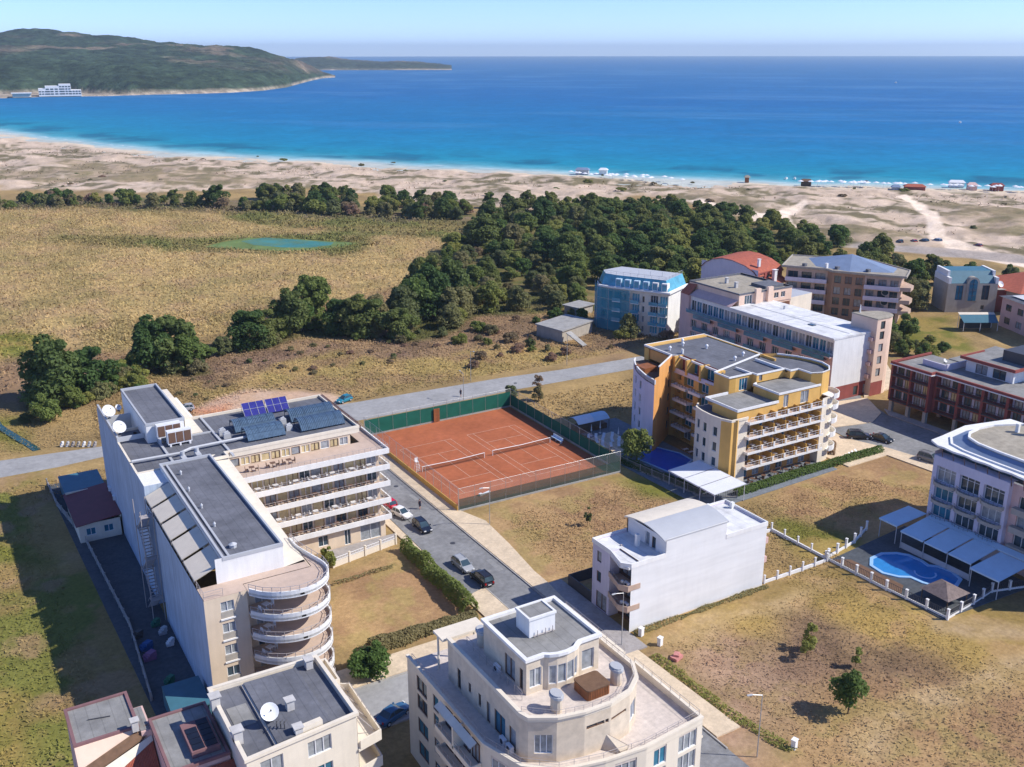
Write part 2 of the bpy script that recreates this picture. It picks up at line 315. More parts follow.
ZONES=[
('marsh',4,10,[(-26.7,600.1),(63.7,549.1),(85.6,512.2),(121.0,483.2),(130.6,436.4),(149.6,400.7),(188.4,365.8),(184.7,341.8),(163.8,326.4),(133.3,283.9),(112.2,263.4),(93.1,261.6),(69.9,259.8),(41.3,258.3),(18.4,241.2),(-18.3,236.6)]),
('meadow',6,12,[(-26.7,600.1),(64.7,556.7),(127.1,506.3),(154.7,473.9),(208.9,415.3),(223.3,367.7),(209.3,329.4),(180.7,334.5),(187.3,363.7),(150.5,403.1),(130.6,436.4),(121.0,483.2),(86.2,515.6),(62.2,538.0),(-26.3,584.2)]),
('meadow',5,10,[(50.8,452.2),(71.7,436.7),(97.6,410.1),(121.3,406.6),(156.8,396.3),(156.3,364.1),(137.6,349.0),(97.5,380.3),(70.3,408.8),(48.8,437.2)]),
('greenpatch',3,8,[(0.8,303.8),(24.1,289.8),(27.7,279.5),(22.2,263.7),(11.9,262.1),(-0.7,266.0)]),
('scrub',6,14,[(-9.0,262.0),(26.1,267.5),(56.0,256.9),(71.4,264.8),(102.8,279.1),(144.5,303.5),(155.3,287.8),(142.4,234.4),(165.1,227.4),(161.7,204.3),(147.6,186.1),(127.1,190.8),(94.7,195.3),(82.2,225.5),(58.4,213.0),(46.0,216.4),(41.9,227.1),(20.8,227.7),(-9.5,224.6)]),
('yellowfield',4,9,[(45.8,224.7),(62.7,235.3),(87.1,238.1),(99.9,222.9),(118.1,219.4),(135.6,203.5),(147.6,194.2),(127.1,190.8),(93.7,193.3),(74.6,193.7),(65.7,207.0),(56.4,206.2),(46.7,210.6)]),
('darkscrub',4,10,[(50.2,233.5),(71.5,247.5),(91.8,243.1),(108.3,228.6),(125.2,232.3),(131.7,216.7),(110.8,216.4),(84.7,232.1),(65.4,228.0),(50.7,221.8)]),
('gravel',2,5,[(48.5,209.4),(58.0,211.6),(68.5,208.5),(75.4,198.7),(74.1,192.5),(69.0,191.1),(58.5,198.9),(47.3,197.1),(42.0,200.3)]),
('orange',1.5,3,[(44.8,205.7),(50.8,205.8),(50.1,201.1),(45.3,201.1)]),
('greenpatch',4,8,[(1.8,235.3),(12.2,221.7),(14.5,200.7),(10.6,197.2),(0.6,212.2)]),
('leftgrass',3,6,[(-6.6,201.3),(15.2,186.1),(16.5,161.5),(12.7,89.1),(-19.6,108.5)]),
('greenpatch',3,5,[(-4.4,174.0),(9.7,155.4),(14.2,147.1),(7.2,146.0),(-5.2,155.2)]),
('greenpatch',3,6,[(-6.5,122.1),(3.7,116.0),(2.6,95.1),(-7.4,101.1)]),
('tanfield',2,4,[(70.8,132.3),(101.9,132.9),(106.4,116.3),(112.2,112.9),(74.4,100.7),(69.4,105.4)]),
('greenpatch',2.5,4,[(97.8,133.3),(104.4,130.3),(107.2,117.3),(103.4,115.4),(99.7,124.2)]),
('tanfield',2,4,[(113.6,112.0),(149.8,115.2),(154.9,104.8),(131.1,92.6),(114.6,92.4),(108.6,97.9)]),
('greenpatch',3,4,[(113.7,113.3),(115.2,102.2),(115.3,92.0),(108.0,92.3),(109.0,103.8)]),
('tanfield',1.5,3,[(42.8,123.0),(55.6,126.7),(55.9,105.0),(48.3,101.7),(37.4,105.5)]),
('greengold',5,8,[(72.9,89.6),(107.8,89.1),(111.0,69.6),(132.1,63.0),(109.8,50.1),(96.5,67.6),(92.7,80.6),(76.6,82.1),(71.5,87.8)]),
('pinkfield',5,10,[(71.6,83.8),(82.5,81.1),(84.2,72.4),(75.1,66.6),(65.5,64.5),(68.7,74.7)]),
('darkscrub',4,8,[(86.4,78.8),(94.8,80.8),(95.1,71.0),(97.7,65.6),(99.5,58.5),(95.8,58.5),(90.5,68.6),(85.0,73.2)]),
('tanfield',5,10,[(84.8,65.1),(96.5,60.4),(106.2,48.0),(93.5,40.7),(67.5,56.3),(72.0,60.6)]),
('greenpatch',3,6,[(233.1,179.7),(251.2,175.3),(227.6,153.3),(218.2,153.7),(209.1,157.1)]),
('dune',8,14,[(-54.5,726.3),(88.9,586.7),(137.6,566.6),(206.8,534.3),(223.3,443.6),(250.1,411.9),(329.5,421.0),(334.8,379.6),(315.3,330.4),(318.3,276.0),(328.1,254.8),(345.2,207.8),(373.5,138.5),(641.4,248.8),(539.1,341.2),(452.6,426.8),(387.8,496.2),(337.0,580.4),(266.3,685.0),(194.9,790.7),(143.8,915.8),(84.7,1110.9),(-100.1,1534.1)]),
('dunegrass',6,14,[(-2.7,803.9),(84.1,701.8),(76.6,645.9),(-3.9,706.6)]),
('dunegrass',8,18,[(366.9,416.7),(372.6,377.1),(345.2,335.8),(354.3,297.1),(353.0,260.3),(331.6,257.6),(325.5,282.5),(322.9,325.8)]),
('dunegrass',8,18,[(437.8,316.7),(471.3,258.9),(396.5,215.7),(369.6,258.4)]),
('dunegrass',8,16,[(94.8,782.5),(171.1,648.4),(192.2,558.8),(132.4,590.2),(80.9,678.4)]),
('trail',1.4,3,[(108.5,70.8),(112.1,66.7),(119.7,61.1),(118.5,60.4),(111.3,66.1),(107.5,70.0)]),
('trail',2.2,4,[(73.7,86.4),(83.9,86.5),(96.2,85.8),(103.9,86.3),(103.5,85.6),(95.6,84.9),(83.5,85.6),(73.2,85.4)]),
('trail',1.6,4,[(80.1,59.6),(89.0,61.5),(96.5,60.4),(112.5,59.2),(111.7,58.5),(96.1,59.4),(88.7,60.6),(80.0,58.7)]),
('path',1.0,1.5,[(444.0,351.0),(454.9,353.5),(414.6,304.2),(363.3,259.5),(351.1,238.3),(342.1,209.7),(332.3,203.3),(332.1,231.0),(349.2,257.3),(399.9,299.0)]),
('path',1.0,1.5,[(342.1,395.8),(346.5,393.1),(342.2,355.8),(341.2,338.2),(384.1,357.5),(377.7,349.4),(346.9,331.2),(329.3,309.3),(322.5,307.3),(333.0,326.2),(321.0,327.0),(310.7,320.6),(328.0,342.7)]),
('pathdark',2,3,[(311.5,280.2),(329.8,256.2),(363.5,196.7),(349.8,188.7),(319.5,247.9),(304.8,268.9)])]
# ================================================================== GROUND, SEA, HILLS
rng = np.random.default_rng(11)
_TAB = rng.random((256, 256))
def vnoise(x, y):
    xi, yi = np.floor(x).astype(int), np.floor(y).astype(int); fx, fy = x-xi, y-yi
    fx = fx*fx*(3-2*fx); fy = fy*fy*(3-2*fy); a = lambda i, j: _TAB[(xi+i) % 256, (yi+j) % 256]
    return (a(0,0)*(1-fx)+a(1,0)*fx)*(1-fy)+(a(0,1)*(1-fx)+a(1,1)*fx)*fy
def fbm(x, y, sc, o=4, seed=0):
    t = 0; amp = .5; x = x/sc+seed*17.3; y = y/sc+seed*9.1; tot = 0
    for i in range(o): t = t+amp*vnoise(x, y); tot += amp; amp *= .5; x, y = x*2.03+3.1, y*2.03+7.7
    return t/tot
def sdist(X, Y, poly):           # signed distance, negative inside
    d = np.full(X.shape, 1e18); ins = np.zeros(X.shape, bool); n = len(poly)
    for i in range(n):
        (x1,y1), (x2,y2) = poly[i], poly[(i+1) % n]; ex, ey = x2-x1, y2-y1
        t = np.clip(((X-x1)*ex+(Y-y1)*ey)/(ex*ex+ey*ey+1e-9), 0, 1); d = np.minimum(d, (X-x1-t*ex)**2+(Y-y1-t*ey)**2)
        c = ((y1 > Y) != (y2 > Y)); 
        with np.errstate(divide='ignore', invalid='ignore'): ins ^= c & (X < (x2-x1)*(Y-y1)/(y2-y1+1e-12)+x1)
    d = np.sqrt(d); return np.where(ins, -d, d)
ZC = {  # (main colour, second colour, patch size, third, size)
 'marsh': ((.38,.29,.125), (.30,.24,.10), 16, (.35,.25,.13)), 'meadow': ((.145,.155,.05), (.22,.185,.075), 18, (.19,.17,.06)),
 'greenpatch': ((.15,.155,.035), (.26,.205,.065), 6, (.19,.18,.045)), 'scrub': ((.24,.165,.095), (.29,.205,.10), 14, (.17,.125,.075)),
 'yellowfield': ((.34,.25,.105), (.27,.19,.095), 14, (.30,.24,.085)), 'darkscrub': ((.21,.145,.095), (.27,.19,.105), 9, (.15,.105,.065)),
 'gravel': ((.50,.37,.26), (.42,.30,.21), 7, (.46,.32,.20)), 'orange': ((.52,.25,.13), (.45,.24,.13), 4, (.5,.3,.2)),
 'leftgrass': ((.27,.20,.08), (.165,.175,.045), 9, (.31,.215,.12)), 'tanfield': ((.355,.245,.12), (.29,.19,.10), 7, (.30,.24,.095)),
 'greengold': ((.35,.255,.085), (.27,.20,.07), 8, (.37,.25,.12)), 'pinkfield': ((.37,.26,.17), (.32,.215,.14), 6, (.31,.23,.11)),
 'dune': ((.47,.385,.285), (.17,.15,.085), 15, (.60,.50,.385)), 'dunegrass': ((.24,.20,.12), (.38,.305,.21), 13, (.18,.165,.085)),
 'trail': ((.40,.30,.15), (.35,.26,.12), 5, (.42,.32,.18)), 'path': ((.74,.64,.50), (.68,.58,.44), 8, (.78,.68,.54)), 'pathdark': ((.34,.31,.27), (.38,.34,.29), 8, (.3,.28,.25)), 'scrubbelt': ((.17,.145,.07), (.12,.12,.05), 9, (.21,.16,.11)), 'woodfloor': ((.10,.105,.035), (.15,.13,.055), 6, (.07,.075,.03)),
}
SHORE = [(-400,1900),(60,1200),(83.4,1097.7),(142.3,908),(191.4,777.7),(262.3,675),(332.7,573),(383.5,490.7),(444.7,419),(530.4,335.4),(640,230),(900,0),(1500,-500)]
LAND = SHORE+[(1500,-3000),(-3000,-3000),(-3000,1900)]
FLAT = [  # areas carrying roads, courts and buildings: kept level
 [(56,60),(72,60),(72,200),(56,200)], [(66,176),(330,176),(330,194),(60,194)], [(-60,184),(66,184),(66,198),(-60,198)], [(28,86),(62,86),(62,128),(28,128)],
 [(68,130),(104,130),(104,176),(68,176)], [(102,112),(150,112),(150,158),(102,158)], [(146,60),(172,60),(172,150),(146,150)], [(108,60),(150,60),(150,95),(108,95)], [(10,90),(58,90),(58,172),(10,172)], [(70,86),(98,86),(98,104),(70,104)]]
WOOD = [(128,262),(140,246),(158,240),(170,236),(184,262),(198,232),(215,232),(240,258),(258,250),(282,250),(318,272),(316,300),(322,350),(311,392),(266,396),(222,380),(200,366),(172,340),(146,300)]
ZONES.append(('woodfloor', 4, 9, WOOD)); ZONES.append(('woodfloor', 3, 6, [(14,222),(40,230),(52,232),(52,240),(36,240),(14,236)])); ZONES.append(('woodfloor', 3, 5, [(64,242),(84,250),(92,242),(108,232),(124,232),(134,250),(126,262),(92,268)]))
BL = [(-60,612),(42,560),(84.3,546),(129.5,499),(157,478),(176,451),(200,424),(222,402)]
ZONES.append(('scrubbelt', 5, 9, [(x-10,y-16) for x, y in BL]+[(x+10,y+20) for x, y in BL[::-1]]))
def ground_colour(X, Y):
    n1 = fbm(X, Y, 22, 4, 1); n2 = fbm(X, Y, 5, 4, 2); wx = (fbm(X, Y, 14, 3, 3)-.5)*2
    c = np.empty(X.shape+(3,)); a, b, k = np.array((.33,.24,.105)), np.array((.25,.185,.085)), np.clip((fbm(X, Y, 12, 4, 4)-.4)*5, 0, 1)[..., None]
    c[:] = a*(1-k)+b*k
    for i, (nm, soft, warp, poly) in enumerate(ZONES):
        m1, m2, sz, m3 = ZC[nm]; d = sdist(X, Y, poly)+wx*warp
        wgt = np.clip(.5-d/(2*soft), 0, 1); wgt = wgt*wgt*(3-2*wgt); sel = wgt > 0
        if not sel.any(): continue
        x, y = X[sel], Y[sel]
        kk = 15 if nm.startswith('dune') else 8; k1 = np.clip((fbm(x, y, sz, 5, 5+i)-(.475 if kk > 9 else .45))*kk, 0, 1)[:, None]; k2 = np.clip((fbm(x, y, sz*.45, 4, 30+i)-.5)*6, 0, 1)[:, None]
        z = np.array(m1)*(1-k1)+np.array(m2)*k1; z = z*(1-k2*.7)+np.array(m3)*k2*.7; wg = wgt[sel][:, None]
        c[sel] = c[sel]*(1-wg)+z*wg
    v = (.86+.40*n2)*(.92+.24*n1); c *= v[..., None]
    return c*np.array((1.05,.985,.97))
def grid_mesh(name, X, Y, Z, colr, material, kind='structure', smooth=True, label=None, cat=None):
    n, m = X.shape; me = bpy.data.meshes.new(name); idx = np.arange(n*m).reshape(n, m)
    q = np.stack([idx[:-1,:-1], idx[:-1,1:], idx[1:,1:], idx[1:,:-1]], -1).reshape(-1, 4)
    me.vertices.add(n*m); me.vertices.foreach_set('co', np.stack([X, Y, Z], -1).astype(np.float32).ravel())
    me.loops.add(q.size); me.loops.foreach_set('vertex_index', q.ravel().astype(np.int32))
    me.polygons.add(len(q)); me.polygons.foreach_set('loop_start', (np.arange(len(q))*4).astype(np.int32))
    me.polygons.foreach_set('use_smooth', np.full(len(q), smooth)); me.update(calc_edges=True); me.validate()
    ca = me.color_attributes.new('Col', 'FLOAT_COLOR', 'POINT'); ca.data.foreach_set('color', np.concatenate([colr, np.ones(colr.shape[:-1]+(1,))], -1).astype(np.float32).ravel())
    me.materials.append(material); o = bpy.data.objects.new(name, me); COL.objects.link(o); return tag(o, label, cat, kind=kind)
def polar(radii, az):            # az in radians measured in the world frame, clockwise from +Y
    Rr, A = np.meshgrid(radii, az, indexing='ij'); return Rr*np.sin(A), Rr*np.cos(A)
VA = R(30.8)
az = VA+np.concatenate([np.radians(np.linspace(-80, -31, 40, endpoint=False)), np.radians(np.linspace(-31, 31, 760)), np.radians(np.linspace(31.5, 80, 40))])
rr = [30.]
while rr[-1] < 1250: rr.append(rr[-1]+max(.35, rr[-1]**2/72000*(1.25 if rr[-1] < 300 else .62)))
rr = np.array([2, 15]+rr)
X, Y = polar(rr, az)
ds = sdist(X, Y, LAND)
flat = np.ones(X.shape)
for p in FLAT: flat = np.minimum(flat, np.clip(sdist(X, Y, p)/5, 0, 1))
Zt = -.06-.35*flat*fbm(X, Y, 6, 3, 50)
dn = np.clip(.5-(sdist(X, Y, [z for z in ZONES if z[0] == 'dune'][0][3])+6)/16, 0, 1)
Zt += dn*(3.2*np.clip(fbm(X, Y, 26, 4, 60)-.36, 0, 1)*2-.3)*np.clip(-ds/35, 0, 1)
Zt += dn*.5*(fbm(X, Y, 5, 3, 61)-.5)
nr = np.clip((60+ds)/60, 0, 1); Zt -= nr*nr*(3-2*nr)*1.0                      # beach slope to the water
Zt = np.where(ds > 0, -1.06-ds*.05, Zt)
cg = ground_colour(X, Y)
wet = np.clip((ds+30)/14, 0, 1)[..., None]; cg = cg*(1-wet)+np.array((.66,.55,.41))*wet
wet2 = np.clip((ds+5)/5, 0, 1)[..., None]; cg = cg*(1-wet2)+np.array((.44,.36,.27))*wet2
ground = grid_mesh('ground', X, Y, Zt, cg, mat('dry_ground', (0,0,0), .95, .05, .14, .9, attr='Col', fine=1.9, finevar=.18, bump=.5, bscale=3.5))
# ------------------------------------------------------------------ sea
rs = [180.]
while rs[-1] < 18600: rs.append(rs[-1]+min(900, max(1.5, rs[-1]**2/72000*.8)))
azs = VA+np.concatenate([np.radians(np.linspace(-70, -32, 20, endpoint=False)), np.radians(np.linspace(-32, 32, 420)), np.radians(np.linspace(33, 80, 20))])
X, Y = polar(np.array(rs), azs); d = sdist(X, Y, LAND)
def lerp(x, pts):
    xs = [p[0] for p in pts]; return np.stack([np.interp(x, xs, [p[1][i] for p in pts]) for i in range(3)], -1)
dw = d*(1+.5*(fbm(X, Y, 90, 3, 71)-.5))+20*(fbm(X, Y, 40, 3, 72)-.5)
cs = lerp(dw, [(-5,(.50,.52,.45)),(6,(.30,.50,.52)),(20,(.07,.32,.39)),(48,(.008,.23,.33)),(130,(.002,.20,.35)),(330,(.001,.155,.34)),(900,(.001,.12,.32)),(3000,(.001,.12,.31)),(18000,(.001,.125,.30))])
grass = np.clip((fbm(X, Y, 38, 4, 73)-.53)*9, 0, 1)*np.clip((dw-10)/15, 0, 1)*np.clip((95-dw)/35, 0, 1)
cs = cs*(1-grass[..., None]*.5)+np.array((.006,.06,.13))*grass[..., None]*.5
al = (X*.70-Y*.71); ac = (X*.71+Y*.70)                                               # slicks run along the shore
st = np.clip((fbm(al/7, ac+40*fbm(al, ac, 400, 3, 80), 55, 3, 74)-.56)*7, 0, 1)*np.clip((d-150)/300, 0, 1)*np.clip((5000-d)/2500, 0, 1)
cs = cs*(1-.30*st[..., None])+np.array((.10,.26,.46))*.30*st[..., None]
cs *= (.90+.2*fbm(X, Y, 30, 4, 75))[..., None]
seam = mat('sea_water', (0,0,0), .5, .04, .10, .03, attr='Col', fine=.11, finevar=.16)
sea = grid_mesh('sea', X, Y, np.full(X.shape, -1.0), cs, seam)
foam = MB()
for i in range(3, 10):                                                               # thin broken surf line
    (x1,y1), (x2,y2) = SHORE[i-1], SHORE[i]; Ln = math.hypot(x2-x1, y2-y1); nx, ny = -(y2-y1)/Ln, (x2-x1)/Ln
    if nx < 0: nx, ny = -nx, -ny
    t = 0
    while t < Ln:
        l = random.uniform(10, 40); o = random.uniform(2, 9); w_ = random.uniform(.6, 2.2)
        if random.random() < .6:
            a, b = t/Ln, min(1, (t+l)/Ln); pa = (x1+(x2-x1)*a, y1+(y2-y1)*a); pb = (x1+(x2-x1)*b, y1+(y2-y1)*b); pm = ((pa[0]+pb[0])/2, (pa[1]+pb[1])/2); k = random.uniform(-2, 2)
            for P, Q, oa, ob, wa, wb in ((pa, pm, o, o+k, .05, w_), (pm, pb, o+k, o, w_, .05)):
                foam.face([(P[0]+nx*oa,P[1]+ny*oa,-.93),(Q[0]+nx*ob,Q[1]+ny*ob,-.93),(Q[0]+nx*(ob+wb),Q[1]+ny*(ob+wb),-.93),(P[0]+nx*(oa+wa),P[1]+ny*(oa+wa),-.93)])
        t += l
tag(foam.build('surf', mat('sea_foam', (.72,.74,.74), .9, .1, .1, .3)), kind='stuff', label='thin broken line of white surf along the sandy beach', cat='surf')
# ------------------------------------------------------------------ far wooded hills across the bay
def hill(name, azs, prof, r0f, depth, nr, seed, pal, sand=0):
    """prof(azdeg, t) gives height at fraction t of the way back"""
    T = np.concatenate([[-.02], np.linspace(0, 1, nr), [1.25, 1.6]]); A, TT = np.meshgrid(azs, T); A, TT = A.T, TT.T
    r = r0f(A)+depth(A)*TT; a = VA+np.radians(A); X, Y = r*np.sin(a), r*np.cos(a); H = prof(A, TT)
    n = fbm(X, Y, 260, 5, seed)-.5; H = H*(1+.35*n*np.clip(TT*3, 0, 1))+np.where(H > 4, 10*(fbm(X, Y, 28, 3, seed+1)-.4), 0)*np.clip(H/14, 0, 1)
    Z = np.where(TT < -.001, -8, H-1.3+np.where(TT >= 0, .6, 0))
    k = np.clip((fbm(X, Y, 300, 5, seed+2)-.45)*6, 0, 1)[..., None]*np.clip((TT-.25)*2.2, 0, 1)[..., None]; k3 = (.55*fbm(X, Y, 45, 4, seed+3)+.45*fbm(X, Y, 14, 2, seed+9))[..., None]; k3 = np.clip((k3-.5)*1.8+.5, 0, 1)
    c = np.array(pal[0])*(1-k)+np.array(pal[1])*k; c = c*(.45+1.1*k3)
    bare = np.clip((fbm(X, Y, 130, 5, seed+4)-.62)*9, 0, 1)[..., None]*np.clip((TT-.3)*3, 0, 1)[..., None]; c = c*(1-bare*.6)+np.array((.34,.25,.17))*bare*.6
    sh = np.clip((7-H)/4, 0, 1)[..., None]*np.maximum(.35+.65*np.clip((fbm(X, Y, 90, 3, seed+6)-.4)*5, 0, 1), np.clip((P2A(120)-A)*2, 0, 1))[..., None]; c = c*(1-sh)+np.array((.52,.43,.32))*sh*(1-.4*fbm(X, Y, 40, 3, 5)[..., None])
    return grid_mesh(name, X, Y, Z, c, M_hill)
M_hill = mat('wooded_hillside', (0,0,0), .95, .05, .2, .02, attr='Col', fine=.055, finevar=.5, bump=1, bscale=.05, bdist=9)
P2A = lambda px: np.degrees(np.arctan((px-512)/1050.))
HX = np.array([-900,-500,-250,0,50,100,150,200,230,262,285,300,312,322,335])
sky_y = np.array([34,26,30,30,30,34,38,43,47,53,58,62,67,72,76]); base_y = np.array([100,99,98,97.5,96,95.5,94,93,92,90,87,83,80,78,77])
def px_to_h(y, r, A): return 72-r*np.cos(np.radians(A))*np.tan(.3201-np.arctan((383.5-(y+.0015*1050*np.tan(np.radians(A))))/1000.))
AH = P2A(HX)
r0 = lambda A: 72/np.tan(.3201-np.arctan((383.5-(np.interp(A, AH, base_y)+.0015*1050*np.tan(np.radians(A))))/1000.))/np.cos(np.radians(A))
dp = lambda A: np.interp(A, AH, np.array([1700,1600,1500,1500,1500,1400,1300,1200,1000,800,600,450,300,200,100.]))
def prof1(A, T):
    hr = px_to_h(np.interp(A, AH, sky_y), r0(A)+dp(A), A)
    beach = np.interp(A, P2A(np.array([-300,60,95,130])), [.12,.11,.06,.006])                                        # low sandy strip by the far resort
    t = np.clip((T-beach)/(1-beach), 0, 1)
    s = .36*np.clip(t/.16, 0, 1)**.6+.10*np.clip((t-.16)/.3, 0, 1)+.54*np.clip((t-.42)/.58, 0, 1)**1.1
    s = np.where(T > 1, 1-(T-1)*1.0, s)
    return np.maximum(hr, 3)*s+1.2
hill('far_hill', np.linspace(AH[0], AH[-1], 420), prof1, r0, dp, 120, 100, ((.042,.066,.036), (.125,.098,.072)))
A2 = P2A(np.array([296,310,330,350,380,400,420,440,452])); y2 = np.array([60,58.5,58.5,61,63,62.5,63,65.2,66.8]); 
def prof2(A, T):
    h = np.maximum(px_to_h(np.interp(A, A2, y2), 4900./np.cos(np.radians(A)), A), 2); return h*np.clip(T*3.5, 0, 1)*np.clip((1.6-T)*2, 0, 1)+.9
hill('far_headland', np.linspace(A2[0], A2[-1], 130), prof2, lambda A: 4500/np.cos(np.radians(A)), lambda A: 900+0*A, 30, 140, ((.045,.062,.035), (.09,.085,.06)))
# low haze of the sea air: one closed box, its top just above the camera and the hills
# ================================================================== ROADS, PAVEMENTS, OPEN WATER
def sheet(name, poly, z, m, kind='structure', th=.5):
    return tag(MB().prism(poly, z-th, z).build(name, m), kind=kind)
def strip(name, poly, z, m): return sheet(name, poly, z, m)
strip('street', [(60.9,40),(66.6,40),(66.6,106),(66.5,182.2),(61,182.2),(60.6,128),(60.9,110)], .0, 'asphalt')
strip('lay_by', [(57.9,109),(60.9,110),(60.6,128),(61,146),(58.6,146)], .0, 'asphalt')
strip('cross_street', [(-30,90.9),(60.9,90.9),(60.9,96.7),(-30,96.7)], -.004, 'asphalt2')
strip('back_road', [(67,182.2),(90,182.0),(108,182.6),(141,181.2),(150,180.6),(150,188.6),(143,188.8),(126,189.6),(111,191.5),(93,192.2),(75,193.0),(62,193.6),(61,182.2)], .0, 'asphalt2')
strip('side_road', [(-90,186),(0,188),(15,187.8),(24,188.8),(61,182.6),(62,193.6),(24,194.3),(6,196.6),(-90,198)], -.003, 'asphalt2')
strip('east_street', [(154.6,40),(167.5,40),(167.5,128),(170,134),(172,139),(205,170),(199,174),(163,140),(151,128.5),(150,123)], .0, 'asphalt')
pv = [('pavement', [(66.85,68),(70.3,68),(69.2,106),(69.3,110),(70.5,119),(71.3,128),(69.4,134),(69.4,180),(66.75,180),(66.75,106)], 'paving'),
      ('pavement', [(57.0,97),(60.7,97),(60.7,109.6),(57.7,108.8),(58.4,146.2),(60.8,146.2),(60.8,180),(56.9,180)], 'paving'),
      ('pavement', [(32.5,96.95),(56.9,96.95),(56.9,101.2),(32.5,101.2)], 'paving'),
      ('pavement', [(32,88.4),(60.6,88.4),(60.6,90.7),(32,90.7)], 'pavegrey'), ('pavement', [(57.3,50),(60.7,50),(60.7,88.3),(57.3,88.3)], 'pavegrey'),
      ('pavement', [(150.5,99),(154.3,99),(154.3,106),(152.6,115.4),(149.5,123.5),(150.4,128.2),(149.2,130.5),(139,119.6),(139,113.2),(149.5,113.4)], 'paving'),
      ('pavement', [(158.2,127.3),(161.5,126.8),(167.4,129.6),(172.6,137.8),(163.4,139.7),(156.5,133.2),(151.6,128.9)], 'paving'), ('pavement', [(167.7,100),(170,100),(170,131),(167.7,128)], 'pavegrey'), ('pavement', [(172.5,138.5),(186,140),(204,161),(205.2,169.8)], 'paving')]
for nm, p, m in pv: strip(nm, p, .13, m)
k = MB()
for ln in ([(66.6,66),(66.6,182)], [(60.75,97),(60.75,109.6)], [(60.85,50),(60.85,88)], [(32,90.75),(60.6,90.75)], [(56.9,96.8),(32.5,96.8)], [(154.45,95),(154.45,106),(152.75,115.4),(149.7,123.5)]): k.ribbon(ln, -.4, .15, .14 if ln[0][0] != 60.75 else -.14)
tag(k.build('kerb_stones', 'kerb'), kind='structure')
md = MB()
for i in range(12):                                                                     # patched repairs on the street
    x, y = random.uniform(61.5, 65), random.uniform(70, 178); a, b = random.uniform(.4, 1.6), random.uniform(.6, 4); md.box(x, y, -.1, x+a, y+b, .004+.0004*i)
tag(md.build('road_patches', 'asphalt3'), kind='structure')
for mx, my, lb in ((63.2,124,'round iron manhole cover in the street by the silver estate'),(64.6,148,'round iron manhole cover in the street beside the courts'),(112,186.4,'round iron manhole cover in the back road')):
    o = MB().tube((mx,my,-.05),(mx,my,.012),.42,16).build('manhole_cover', 'darkmetal', None, (mx,my,0)); o['label'] = lb; o['category'] = 'manhole cover'
# hotel yard and other paved plots
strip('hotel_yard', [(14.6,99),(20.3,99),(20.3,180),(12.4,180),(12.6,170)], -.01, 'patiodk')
strip('pool_terrace', [(104.8,112.5),(113.4,112.5),(136.5,113.6),(136.5,118),(118,132),(118,156),(103.9,156),(103.9,137)], .06, 'patio')
strip('loose_sand', [(105.5,139.5),(112.5,141.5),(112.5,150),(106,149)], .085, 'paving')
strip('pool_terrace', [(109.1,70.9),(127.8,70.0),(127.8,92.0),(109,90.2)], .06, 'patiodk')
strip('house_yard', [(66.9,86),(71.3,86),(71.3,106),(69.2,106)], .135, 'pavegrey')
# marsh pond with a green rim, and a small ditch
tag(MB().prism([(95,394),(104,401),(116,405),(126,398),(140,382),(150,371),(141,367),(128,366),(116,372),(104,384)], -1.2, -.005).build('pond_weed', mat('algae', (.15,.21,.07), .9, .1, .3, .12)), kind='structure')
tag(MB().prism([(111,399),(122,402),(132,390),(142,377),(139,372),(130,371),(121,377),(113,388)], -1.2, .01).build('pond_water', mat('pond_water', (.055,.22,.19), .45, .15, .25, .06, col2=(.10,.20,.10))), kind='structure')
tag(MB().ribbon([(13.6,198.8),(12.6,203),(11,208),(8.5,217),(7,235)], -1, .0, 1.5).build('ditch_water', mat('ditch_water', (.02,.07,.06), .1, .5, .2, .5)), kind='structure')
# clay of the two tennis courts with its painted lines
clay = tag(MB().prism([(69.6,133.9),(101.7,133.3),(102.6,173.1),(69.6,172.9)], -.4, .02).build('clay_court', 'clay'), kind='structure')
for cx in (77.7, 92.4):
    c0 = 151.2 if cx < 80 else 151.4; l = MB()
    lz = [.027]
    def ln(x0, y0, x1, y1, t=.06): lz[0] += .001; l.box(cx+min(x0,x1)-t, c0+min(y0,y1)-t, .021, cx+max(x0,x1)+t, c0+max(y0,y1)+t, lz[0])
    for x in (-5.485, -4.115, 4.115, 5.485): ln(x, -11.885, x, 11.885, .055)
    for y, a in ((-11.885, 5.485), (11.885, 5.485), (-6.4, 4.115), (6.4, 4.115)): ln(-a, y, a, y, .054)
    ln(0, -6.4, 0, 6.4, .05)
    l.build('court_lines', 'line', clay)
